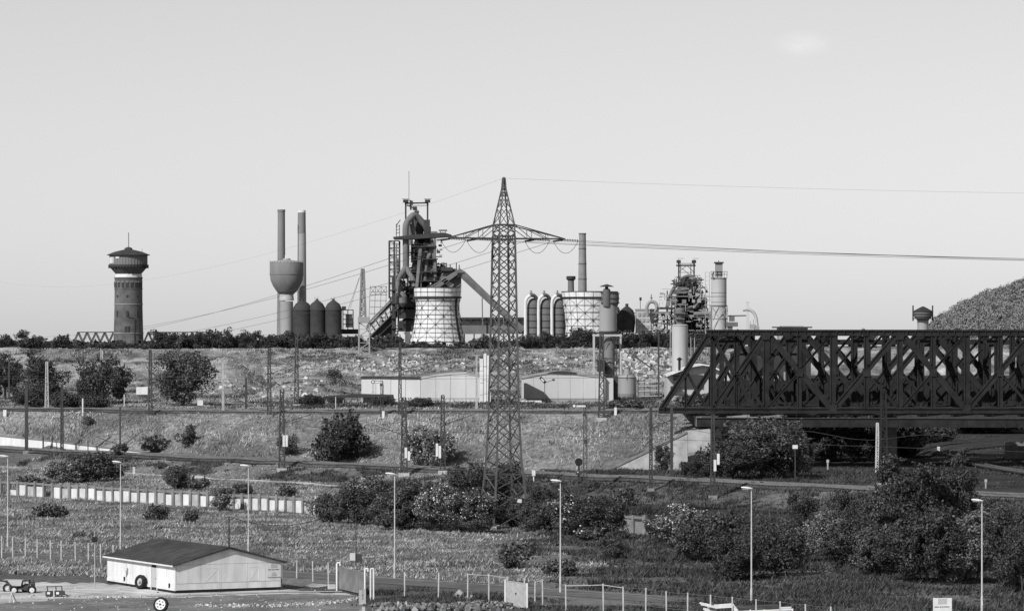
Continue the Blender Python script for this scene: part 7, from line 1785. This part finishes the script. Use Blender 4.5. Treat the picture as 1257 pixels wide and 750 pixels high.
m = MB().box((X(1160, 790), 797, Z(492, 790)), (X(1400, 790)-X(1010, 790), 12, 9.4)); part('wall', m, 'rust_dark', t)
m = MB().box((X(1160, 790), 797, Z(463, 790)), (X(1404, 790)-X(1006, 790), 13, 0.5)); part('roof', m, 'roof_felt', t)
# rubble on the bank
def bankrocks(px, py, n, sx, sy, label, seed, lo=780, hi=955, smin=0.25, smax=0.9):
    rr = random.Random(seed); m = MB(); p0 = gpt(px, py, lo, hi)
    for _ in range(n):
        x = px+rr.gauss(0, sx); y = py+rr.gauss(0, sy); p = gpt(x, min(max(y, 432), 496), lo, hi); s_ = rr.uniform(smin, smax)
        e = Vector((rr.uniform(-1, 1), rr.uniform(-1, 1), rr.uniform(-.4, .4))).normalized(); m.beam(p-e*s_*0.6, p+e*s_*0.6, s_, s_*0.5)
    o = bpy.data.objects.new('rocks', mesh_of('rocks', m, 'debris', tuple(p0))); C.objects.link(o); o.location = p0; tag(o, label, None, None, 'stuff')
bankrocks(355, 478, 260, 22, 5, 'pale broken stones on the mound left of the warehouse', 1)
bankrocks(490, 450, 260, 45, 6, 'pale stones on the bank above the warehouse', 2)
bankrocks(790, 448, 300, 22, 9, 'pale tipped rubble on the bank right of the capped tower', 3, 780, 955, 0.3, 1.3)
bankrocks(650, 445, 120, 40, 6, 'pale stones on the bank behind the pylon', 4)
bankrocks(290, 472, 80, 20, 6, 'pale stones below the mound right of the leafy tree', 6)
m = MB(); s = Site(930)
for a, b in (((776, 437), (796, 452)), ((779, 438), (798, 452.5))): s.bar(m, (*a, -18), (*b, -26), 0.9)
solo('fallen_beam', m, 'rust_dark', 'dark fallen beams lying on the pale rubble of the bank', 'beam', tuple(s.p(786, 445)))
m = MB(); s = Site(820); s.box(m, 168, 475, 182, 484, 3); solo('white_hut', m, 'white_paint', 'small white hut between the two round trees', 'hut', tuple(s.p(175, 484)))
m = MB(); s = Site(735); s.box(m, 242.5, 491, 249.5, 497.5, 1.2); solo('stone_block', m, 'pale_concrete', 'pale block at the foot of the big leafy tree', 'block', tuple(s.p(246, 497)))
m = MB(); s = Site(1040); s.box(m, 76, 418.5, 85, 428, 4); solo('white_hut', m, 'white_paint', 'small white hut on the skyline left of the far truss bridge', 'hut', tuple(s.p(80, 428)))
# small tower and flat roof beyond the bridge
s = Site(1150)
t = thing('tank_tower', 'small dark tower with two posts above the bridge beside the hill', 'tower', tuple(s.p(1133, 415)))
m = MB(); s.lathe(m, 1133, [(7, 416), (7, 393)], 0, 22); part('shaft', m, 'tank_grey', t); m = MB(); s.lathe(m, 1133, [(7, 393.5), (11.6, 388), (11.6, 382.5)], 0, 24); part('tank', m, 'rust', t)
m = MB(); s.lathe(m, 1133, [(12.2, 383), (12.2, 382), (3, 377), (0.5, 376)], 0, 24); part('roof', m, 'rust_dark', t)
for x in (1120.8, 1144.8): m = MB(); s.bar(m, (x, 394), (x, 375), 1.6); part('post', m, 'rust_dark', t)
m = MB(); s.lathe(m, 1133, [(13, 391.4), (13, 390.2)], 0, 24); s.lathe(m, 1133, [(12.6, 386), (12.6, 385)], 0, 24); part('gallery', m, 'rust_dark', t)
s = Site(1100); t = thing('flat_roof_building', 'flat roofed grey building just showing above the bridge chord', 'building', tuple(s.p(972, 420)))
m = MB(); s.box(m, 955, 402.4, 990, 425, 10); part('wall', m, 'tank_grey', t); m = MB(); s.box(m, 949.5, 401, 995, 402.6, 13); part('roof', m, 'rust_dark', t); m = MB(); s.box(m, 958, 400, 985, 401.2, 8); part('roof_light', m, 'tank_grey', t)
